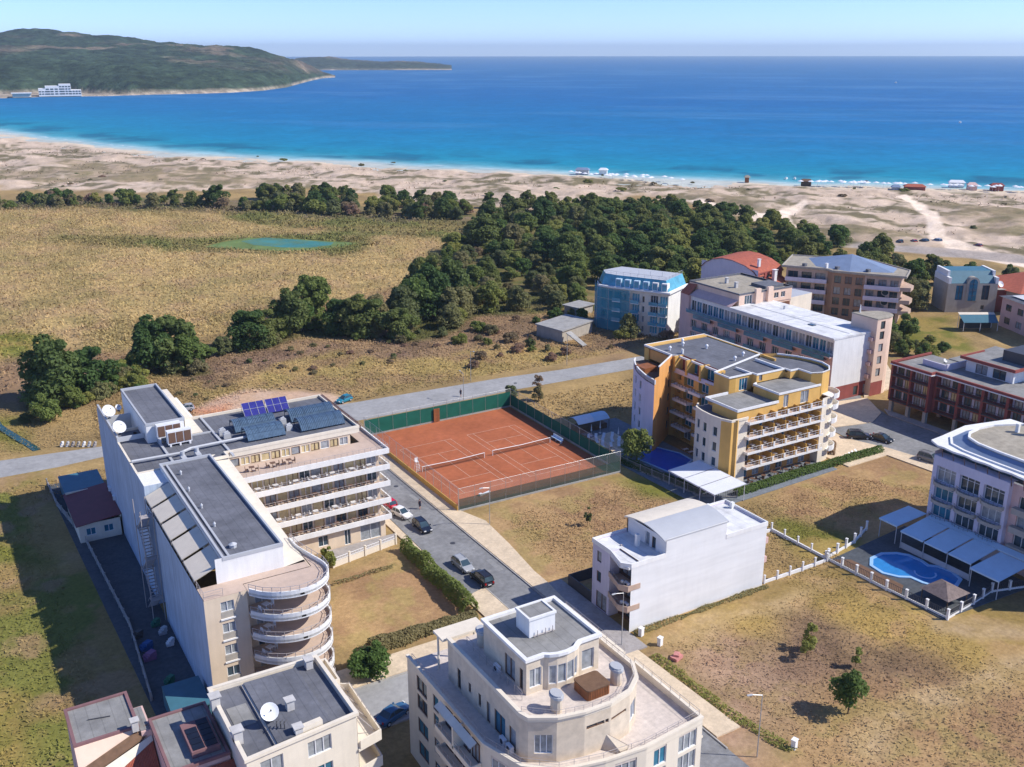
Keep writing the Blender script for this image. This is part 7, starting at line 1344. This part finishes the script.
# belt at the marsh's far side
random.seed(4)
BELT = [(-60,612),(42,560),(84.3,546),(129.5,499),(157,478),(176,451),(200,424),(222,402)]
for i in range(62):
    t_ = random.random(); j = min(int(t_*7), 6); q = t_*7-j; x = BELT[j][0]+(BELT[j+1][0]-BELT[j][0])*q; y = BELT[j][1]+(BELT[j+1][1]-BELT[j][1])*q
    plant_tree(random.choice(['da','ma','la','mb','oa']) if j > 3 or random.random() < .45 else random.choice(['sb','sa','oa']), x+random.uniform(-6,6), y+random.uniform(-12,10), random.uniform(.7,1.15)*(1 if j > 3 else .85), 'green tree or bush in the belt between marsh and dunes', 'trees of the belt before the dunes')
for i in range(75):
    t_ = random.random(); j = min(int(t_*7), 6); q = t_*7-j; x = BELT[j][0]+(BELT[j+1][0]-BELT[j][0])*q; y = BELT[j][1]+(BELT[j+1][1]-BELT[j][1])*q
    plant_tree(random.choice(['sa','sb','sa','sc']), x+random.uniform(-8,8), y+random.uniform(-14,16), random.uniform(1.2,2.4), 'low olive bush in the belt between marsh and dunes', 'bushes of the belt before the dunes')
plant_tree('da', 130.0, 500, 1.25, 'big round tree standing alone between marsh and dunes', None, 1.0)
for i in range(30): x = random.uniform(150,262); y = 520-(x-150)*1.08+random.uniform(-10,6); plant_tree(random.choice(['da','db','ma','mb','oa','la']), x, y, random.uniform(.75,1.15), 'green tree or bush in the belt between marsh and dunes', 'trees of the belt before the dunes')
# trees behind the right hand blocks
for x, y, k, s in ((288,236,'da',1),(296,238,'db',1.05),(303,243,'da',.95),(262,196,'dry',1.1),(256,190,'oa',.9),(248,186,'oa',1.1),(251,200,'mb',1),(262,206,'da',.95),(270,200,'mb',.9),(276,208,'ma',1),(284,204,'oa',1),(290,212,'da',.9),(268,214,'ma',1.1),(258,216,'oa',1.1),(252,210,'mb',1.1),(280,218,'oa',1),(294,200,'ma',.8),(300,190,'oa',.8),(272,226,'da',1),(262,226,'db',1),(214,166,'mb',.7),(208,160,'oa',.6),(322,186,'da',.7),(310,196,'mb',.7)): plant_tree(k, x, y, s, 'tree on the green slope behind the brown hotel and the mansard house', 'trees behind the right hand houses')
for i in range(24): x, y = random.uniform(198,222), random.uniform(150,172); plant_tree(random.choice(['sb','sa','mb']), x, y, random.uniform(.5,1.0), 'bush on the green plot before the mansard house', 'bushes on the green plot')
for i in range(50):
    x, y = random.uniform(108,175), random.uniform(196,236)
    if x < 155 and 202 < y < 226 and x > 134: continue
    plant_tree(random.choice(['sa','sc','sa','sb','sc']), x, y, random.uniform(.4,1.05), 'scrubby bush on the brown land before the wood', 'scrub bushes before the wood')
for i in range(44):
    x, y = random.uniform(40,112), random.uniform(208,238)
    plant_tree(random.choice(['sc','sc','sa']), x, y+ (x-40)*.12, random.uniform(.25,.6), 'low brown scrub bush on the fallow ground', 'scrub bushes on the fallow ground', .6)
random.seed(77)
for i in range(70):                                                                 # dune scrub
    x, y = random.uniform(60,480), random.uniform(240,760)
    if inpoly(x, y, [z for z in ZONES if z[0] == 'dune'][0][3]) and not inpoly(x, y, [z for z in ZONES if z[0] == 'path'][0][3]): plant_tree(random.choice(['sa','sc','sc','sb']), x, y, random.uniform(.5,1.4), 'low bush on the sandy dunes', 'bushes on the dunes', .5)
# single garden trees
def own(key, rx, h, nl, n, sz, pal, b_, x, y, lb, name='tree', tr=.14): PR[key] = tree_proto(key, lb, rx, h, nl, n, sz, pal, b_, tr, name); return plant_tree(key, x, y, 1, lb)
own('t1', 2.1, 5.2, 26, 3600, .20, 'mid', .22, 82.8, 63.7, 'young green tree alone on the dry field, bottom right', tr=.09)
own('t2', 1.3, 3.6, 12, 1100, .18, 'light', .1, 88.8, 75.2, 'slim pale green sapling, tallest on the brown patch of the field', 'sapling', .05)
own('t3', .9, 2.6, 9, 600, .16, 'light', .05, 90.8, 69.6, 'small yellow green sapling on the brown patch of the field', 'sapling', .04)
own('t4', 1.1, 2.6, 10, 700, .17, 'mid', .05, 86.8, 73.8, 'small dark sapling beside the taller pale one on the field', 'sapling', .04)
own('t5', .75, 3.0, 10, 700, .16, 'olive', .25, 84.8, 118.7, 'small single tree on the tan plot below the clay courts', 'sapling', .05)
own('t6', 3.1, 6.3, 34, 5200, .22, 'mid', .16, 107.6, 135.6, 'round green tree between the white loungers and the blue pool', tr=.14)
own('t7', 2.7, 4.4, 30, 4600, .22, 'mid', .04, 38.6, 98.6, 'large round bush at the pavement corner by the bottom left house', 'bush')
own('t8', 1.3, 4.4, 16, 1900, .2, 'mid', .06, 43.6, 125.2, 'conical green tree before the ground floor of the pale hotel', tr=.06)
own('t9', 1.2, 2.6, 12, 1300, .18, 'light', .02, 41.3, 126.2, 'pale green bush under the hotel galleries', 'bush')
own('t10', 1.6, 4.2, 14, 900, .2, 'dry', .2, 113.2, 178.4, 'half bare brownish tree by the back road behind the right court', tr=.1)
own('t11', 1.5, 3.4, 14, 1500, .2, 'olive', .06, 110.2, 173.6, 'olive bush on the corner behind the right court fence', 'bush')
own('t12', 2.0, 3.0, 16, 1700, .22, 'olive', .03, 105.6, 178.0, 'grey green bush behind the corner of the court fence', 'bush')
own('t13', 2.2, 2.6, 18, 2600, .2, 'light', .02, 105.2, 107.6, 'pale green bush at the near corner of the ochre hotel plot', 'bush')
own('t14', 2.6, 6.4, 22, 3000, .26, 'mid', .08, 176.5, 199.2, 'green tree at the end wall of the blue glazed block')
own('t15', 3.0, 6.4, 22, 2600, .28, 'olive', .05, 159.0, 205.5, 'olive tree standing in front of the blue glazed block')
own('t16', 1.7, 2.2, 12, 1300, .22, 'dry', .02, 174.5, 197.6, 'reddish brown bush by the end of the blue glazed block', 'bush')
# hedges
def hedge(lb, line, w_, h_, n, size, pal, name='hedge', uneven=.25):
    L_ = [0]; 
    for a, q in zip(line, line[1:]): L_.append(L_[-1]+math.hypot(q[0]-a[0], q[1]-a[1]))
    s = rng.random(n)*L_[-1]; px = np.interp(s, L_, [p[0] for p in line]); py = np.interp(s, L_, [p[1] for p in line]); hh = h_*(1-uneven+2*uneven*fbm(px, py, 2.2, 3, 9)); ww = w_*(1-uneven+2*uneven*fbm(px, py, 2.5, 3, 12))
    t_ = rng.random(n)*math.pi; ox, oz = np.cos(t_)*ww/2*(.8+.3*rng.random(n)), np.abs(np.sin(t_))**.6*hh*(.8+.3*rng.random(n)); i = np.clip(np.searchsorted(L_, s)-1, 0, len(line)-2)
    dx = np.array([line[k+1][0]-line[k][0] for k in range(len(line)-1)])[i]; dy = np.array([line[k+1][1]-line[k][1] for k in range(len(line)-1)])[i]; ln_ = np.hypot(dx, dy); nx, ny = -dy/ln_, dx/ln_
    P = np.stack([px+nx*ox, py+ny*ox, oz], 1); Nn = np.stack([nx*np.cos(t_), ny*np.cos(t_), np.abs(np.sin(t_))+.1], 1); c0, c1 = map(np.array, PAL[pal]); C_ = c0+(c1-c0)*(.6*fbm(px, py, 1.6, 3, 15)+.4*rng.random(n))[:, None]
    V, C4 = leaf_cloud(P, Nn, np.full(n, size), C_); o = bpy.data.objects.new(name, mesh_quads(name, V-np.array([*line[0],0]), C4, M['leaf'])); COL.objects.link(o); o.location = (*line[0],0); return tag(o, lb, 'hedge')
hedge('uneven green hedge along the sandy pavement of the street, below the parked cars', [(56.0,125.5),(56.0,115),(55.8,104.5)], 2.0, 2.0, 9000, .17, 'light', uneven=.5)
hedge('overgrown hedge along the cross street behind the garden plot', [(55.8,103.2),(48,103.4),(40.5,103.2)], 1.8, 1.4, 6000, .17, 'olive', uneven=.6)
hedge('long clipped green hedge below the south front of the ochre hotel', [(112.5,114.6),(130,115.3),(150.2,115.4)], 1.5, 1.2, 9000, .16, 'mid', uneven=.15)
hedge('dark hedge along the fence of the pool garden beside the tan plot', [(104.8,136.5),(105.7,130),(107.9,117.5)], 1.2, 1.3, 5000, .17, 'dark', uneven=.3)
hedge('dark hedge at the corner of the courts before the pool terrace', [(103.9,151),(104.4,138)], 1.0, 1.4, 3000, .17, 'dark', uneven=.3)
hedge('small brown hedge before the red house street corner', [(140.5,118.8),(145,122.5)], 1.2, .9, 1500, .16, 'dry')
hedge('row of low plants across the garden plot', [(42.5,121.3),(52.5,121.9)], .5, .5, 500, .12, 'olive', 'plant_row', .7)
hedge('strip of weeds at the foot of the white blind wall', [(71.6,89.3),(95.4,89.3)], .8, .35, 1800, .12, 'olive', 'weed_strip', .8)
hedge('weedy bank along the pavement edge of the dry field', [(70.8,84),(71.0,70),(72.4,62)], 1.4, .35, 1500, .14, 'light', 'weed_strip', .5)
hedge('green shrubs along the white plot behind the rose hotel tower', [(190,152),(198,162)], 2, 1.6, 2500, .2, 'mid', uneven=.4)
# ================================================================== LOOSE THINGS IN THE YARDS
def crate_pile(x, y, lb, m, s): 
    r = MB()
    for k in range(3): r.obox((x+.1*k,y-.08*k), .3*k, s*.75*(1-.15*k), s*.6*(1-.15*k), .0+.35*k, .345+.35*k)
    return tag(r.build('crate_stack', m, None, (x,y,0)), lb, 'crates')
crate_pile(16.4,118.5,'blue wrapped stack in the shaded hotel yard','bluef',2.0); crate_pile(16.3,116.0,'pink wrapped stack in the shaded hotel yard','purplef',2.0); crate_pile(18.6,123.5,'green stack against the shaded hotel wall','greenf',1.4); crate_pile(19.0,121.0,'pale stack by the shaded hotel wall','sheet',1.3); crate_pile(19.2,117.8,'white stack by the shaded hotel wall','white',1.2); crate_pile(17.2,109.5,'green box near the bottom of the shaded yard','greenf',1.5); crate_pile(16.0,121.8,'dark stack beside the yard fence','darkmetal',1.6)
tag(MB().prism([(15.5,99.5),(19.9,99.5),(19.9,105.5),(15.7,105.5)], 2.3, 2.5).box(15.7,99.7,-.2,15.9,105.3,2.3).box(19.6,99.7,-.2,19.8,105.3,2.3).build('yard_canopy', 'roofteal', None, (17,102,0)), 'flat teal canopy at the near end of the shaded hotel yard', 'canopy')
for i in range(7): crate_pile(17.2+i*.9,198.2-i*.55,'pale bin in the row beside the side road',['white','sheet','pavegrey','stone'][i % 4],.8)['group'] = 'bins in the row by the side road'
tag(MB().obox((72.9,82.2),.3,1.5,1.0,-.1,.35).obox((73.0,82.3),.7,.9,.7,.35,.6).build('rubbish_heap', mat('faded_red_plastic', (.55,.24,.21), .7, .2, .2, 2), None, (72.9,82.2,0)), 'red plastic heap at the field edge by the white block', 'rubbish')
for i, (x, y, lb) in enumerate(((72.3,88.6,'white stone post at the corner of the blind white wall'),(72.9,62.4,'white block on the grass near the lower street lamp'),(73.0,85.6,'white stone near the red heap at the field edge'))): tag(MB().obox((x,y), .3, .6, .5, -.1, 1.0).obox((x,y), .3, .7, .6, 1.0, 1.12).build('stone_block', 'white', None, (x,y,0)), lb, 'stone block')
# sun shades and cafe chairs at the corner of the ochre hotel
for i in range(5): dup(L0, (141.0+i*1.1,115.6+i*.25,.13), R(15), 'dark garden seat on the paved corner of the ochre hotel', 'garden seats on the paved corner')
# white fabric tops left of the red house
strip('cafe_floor', [(185,148),(196,158),(192,164),(181,152)], .02, 'paving')
for i in range(8): x, y = 183.5+(i % 4)*2.3, 150.5+(i % 4)*2.2+(i//4)*2.2-(i//4)*.6; parasol(x, y, .02, 'white open parasol on the plot behind the rose hotel tower', False, 'white parasols behind the rose hotel tower')
# ================================================================== BEACH
def beach_bar(x, y, w_, d_, h_, roof, wall_, lb, a=0):
    t = thing('beach_bar', lb, 'beach bar', (x,y,0)); MB().obox((x,y), a, w_, d_, -1, h_).build('wall', wall_, t); ca, sa = math.cos(a), math.sin(a); P = lambda px, py, z: (x+px*ca-py*sa, y+px*sa+py*ca, z); r = MB(); W2, D2 = w_/2+.8, d_/2+.8
    r.face([P(-W2,-D2,h_),P(W2,-D2,h_),P(W2-D2*.6,0,h_+1.6),P(-W2+D2*.6,0,h_+1.6)]).face([P(W2,D2,h_),P(-W2,D2,h_),P(-W2+D2*.6,0,h_+1.6),P(W2-D2*.6,0,h_+1.6)]).face([P(W2,-D2,h_),P(W2,D2,h_),P(W2-D2*.6,0,h_+1.6)]).face([P(-W2,D2,h_),P(-W2,-D2,h_),P(-W2+D2*.6,0,h_+1.6)]); r.build('roof', roof, t); t.scale = (.8,)*3; return t
BA = math.atan2(-84,86)
beach_bar(471,361,13,7,2.8,'rooftile','redbr','long dark red beach bar where the dirt road meets the sand',BA); beach_bar(462,366,5,4,2.4,'roofblue','sheet','small blue grey hut left of the long red beach bar',BA); beach_bar(505,350,6,5,2.6,'pinkw','pinkw','pale pink beach hut right of the bars',BA); beach_bar(514,341,8,5,2.6,'redbr','redbr','dark red beach hut at the right end of the beach',BA); beach_bar(508,362,10,4,2.4,'awnwhite','white','low white roofed beach shelter near the waterline',BA); beach_bar(423,440,3,3,2.6,'rooftan','wood','small brown lifeguard hut among the dunes',BA); beach_bar(364,524,10,5,2.6,'roofblue','sheet','grey blue roofed beach bar left of centre beach',BA); beach_bar(375,517,6,4,2.4,'awnwhite','white','white kiosk beside the centre beach bar',BA); beach_bar(440,410,7,4,2.4,'wooddk','bark','brown driftwood beach shelter left of the parasols',BA)
random.seed(9)
PA = None
for i in range(95):
    if i < 30: x, y = 366+random.uniform(-14,26), 0; t_ = (x-332.7)/(383.5-332.7); y = 573+(490.7-573)*t_-random.uniform(9,30)*1.2; x -= 4
    else: t_ = random.uniform(0,1.25); x = 444.7+(530.4-444.7)*t_-random.uniform(4,13); y = 419+(335.4-419)*t_-random.uniform(4,13)
    lb = 'white beach parasol by the water'
    if PA is None: PA = parasol(x, y, -.7, lb, False, 'beach parasols along the water'); PA.scale = (1.35,)*3
    else: dup(PA, (x,y,-.7), random.uniform(0,6), lb, 'beach parasols along the water', (1.35,)*3)
def boat(x, y, s, lb, a):
    t = thing('boat', lb, 'boat', (0,0,0), 'boats on the sea'); r = MB(); pr = [(-3,-1.1),(1.2,-1.15),(3.4,0),(1.2,1.15),(-3,1.1)]
    for i in range(5): A, Q = pr[i], pr[(i+1) % 5]; r.face([(A[0]*.88,A[1]*.75,-.4),(Q[0]*.88,Q[1]*.75,-.4),(Q[0],Q[1],.8),(A[0],A[1],.8)])
    r.face([(*p,.7) for p in pr]); r.build('hull', 'white', t); MB().prism([(-1,-.8),(1,-.8),(1.4,0),(1,.8),(-1,.8)], .7, 1.9).build('cabin', 'white', t); t.location = (x,y,-1); t.scale = (s,)*3; t.rotation_euler[2] = a; return t
boat(979.7,703.9,1.0,'small white boat on the open water at right',.5); boat(2100,1700,1.6,'far white boat near the horizon',1.2); boat(455,440,.6,'white pedal boat at the waterline, left one of two',.3); boat(459,437,.6,'white pedal boat at the waterline, right one of two',.6)
# ================================================================== GRASS, REEDS (uncountable)
def inzone_mask(x, y, names):
    m = np.zeros(x.shape, bool)
    for nm, s_, w_, p in ZONES:
        if nm in names: m |= sdist(x, y, p) < 0
    return m
def tufts(name, lb, region, n, hmin, hmax, wd, avoid, seed, mul=(.95,1.15), only=None, lean=.3):
    rg = np.random.default_rng(seed); (a0,a1),(r0_,r1_) = region; A = VA+np.radians(rg.uniform(a0,a1,n)); r_ = np.sqrt(rg.random(n)*(r1_**2-r0_**2)+r0_**2); x, y = r_*np.sin(A), r_*np.cos(A); keep = np.ones(n, bool)
    for p in avoid: keep &= sdist(x, y, p) > .25
    if only is not None: keep &= only(x, y)
    x, y = x[keep], y[keep]; n = len(x); c = ground_colour(x, y)*rg.uniform(*mul, (n,1))*(1+rg.uniform(-.03,.03,(n,3))); h = rg.uniform(hmin,hmax,n)
    N_ = np.stack([rg.normal(0,lean,n), rg.normal(0,lean,n), np.ones(n)], 1); N_ /= np.linalg.norm(N_, axis=1)[:, None]
    up = np.array([0,0,1.])-N_*N_[:, 2:3]; up += rg.normal(0,.12,(n,3)); up /= np.linalg.norm(up, axis=1)[:, None]+1e-9; sd_ = np.cross(up, N_); w_ = (wd*rg.uniform(.5,1.4,n))[:, None]; l_ = (wd*rg.uniform(.9,1.9,n)*(1+lean))[:, None]
    P = np.stack([x, y, h-.2], 1); V = np.stack([P-sd_*w_*.8-up*l_, P+sd_*w_-up*l_*.7, P+sd_*w_*.35+up*l_, P-sd_*w_*.5+up*l_*.8], 1).reshape(-1,3)
    o = bpy.data.objects.new(name, mesh_quads(name, V, np.repeat(c,4,0), M['grass'])); COL.objects.link(o); return tag(o, lb, 'grass' if 'reed' not in name else 'reeds', kind='stuff')
AV = [p for p in FLAT]+[[(66,130),(71.4,130),(71.4,60),(66,60)], [(8,86),(60,86),(60,101.5),(31,101.5),(31,89),(8,89)], [(3,70),(31,70),(31,95),(3,95)], [(35,58),(72,58),(72,90),(35,90)]]
tufts('dry_grass', 'dry yellow brown grass of the open field at right', ((0,34),(80,175)), 60000, .05,.22,.08, [AV[0],AV[4],AV[5],AV[6],AV[7],AV[9]]+AV[10:], 1)
tufts('dry_grass', 'tangled grass left of the hotel yard', ((-36,-16),(75,235)), 50000, .08,.30,.10, [AV[2],AV[8]]+AV[10:], 2)
tufts('dry_grass', 'brown grass of the fallow land behind the back road', ((-24,14),(195,300)), 70000, .10,.36,.15, [AV[1],AV[4],AV[2]]+[z[3] for z in ZONES if z[0] in ('gravel','orange')], 3)
GP = [(39,105),(55,105),(55,125.5),(43,126)]
tufts('dry_grass', 'short dry grass of the small garden plot', ((-20,2),(95,150)), 16000, .03,.12,.07, [], 4, only=lambda x, y: (sdist(x, y, GP) < 0))
tufts('dry_grass', 'short tan grass of the plot below the courts', ((-5,22),(110,175)), 30000, .03,.12,.08, [AV[0],AV[4],AV[5],AV[6],AV[7],AV[9],AV[8]], 5, only=lambda x, y: (x > 69) & (x < 150) & (y > 90) & (y < 134))
tufts('reed_bed', 'wide tan reed bed of the marsh', ((-33,6),(240,560)), 120000, .5,1.2,.20, [], 6, (.97,1.2), only=lambda x, y: (sdist(x, y, ZONES[0][3])+18*(fbm(x, y, 14, 3, 3)-.5) < -2) & (sdist(x, y, [(93,396),(104,403),(117,407),(128,399),(142,383),(153,371),(141,365),(127,364),(115,370),(102,383)]) > 0), lean=.45)
tufts('marsh_grass', 'green rushes round the pond and along the marsh edge', ((-33,8),(330,600)), 60000, .3,1.1,.35, [], 7, (.8,1.2), only=lambda x, y: inzone_mask(x, y, ('meadow',)) & (sdist(x, y, [(95,394),(104,401),(116,405),(126,398),(140,382),(150,371),(141,367),(128,366),(116,372),(104,384)]) > 0), lean=.4)
tufts('dune_grass', 'sparse marram grass on the dunes', ((-34,36),(330,900)), 45000, .15,.5,.4, [z[3] for z in ZONES if z[0] in ('path','pathdark')], 8, (.55,1.0), only=lambda x, y: (sdist(x, y, [z for z in ZONES if z[0] == 'dune'][0][3]) < -14) & (sdist(x, y, LAND) < -32) & (fbm(x, y, 13, 5, 5+22) > .49))
# ================================================================== HAZE
hz = bpy.data.materials.new('sea_haze'); hz.use_nodes = True; hn = hz.node_tree.nodes; hn.remove(hn['Principled BSDF']); pvn = hn.new('ShaderNodeVolumePrincipled'); pvn.inputs['Density'].default_value = 7.5e-5; pvn.inputs['Color'].default_value = (.72,.88,1,1); pvn.inputs['Anisotropy'].default_value = .2; hz.node_tree.links.new(pvn.outputs[0], hn['Material Output'].inputs['Volume'])
tag(MB().box(-14000,-9000,-90,20000,20000,215).build('haze', hz), kind='stuff', label='thin sea haze', cat='haze')
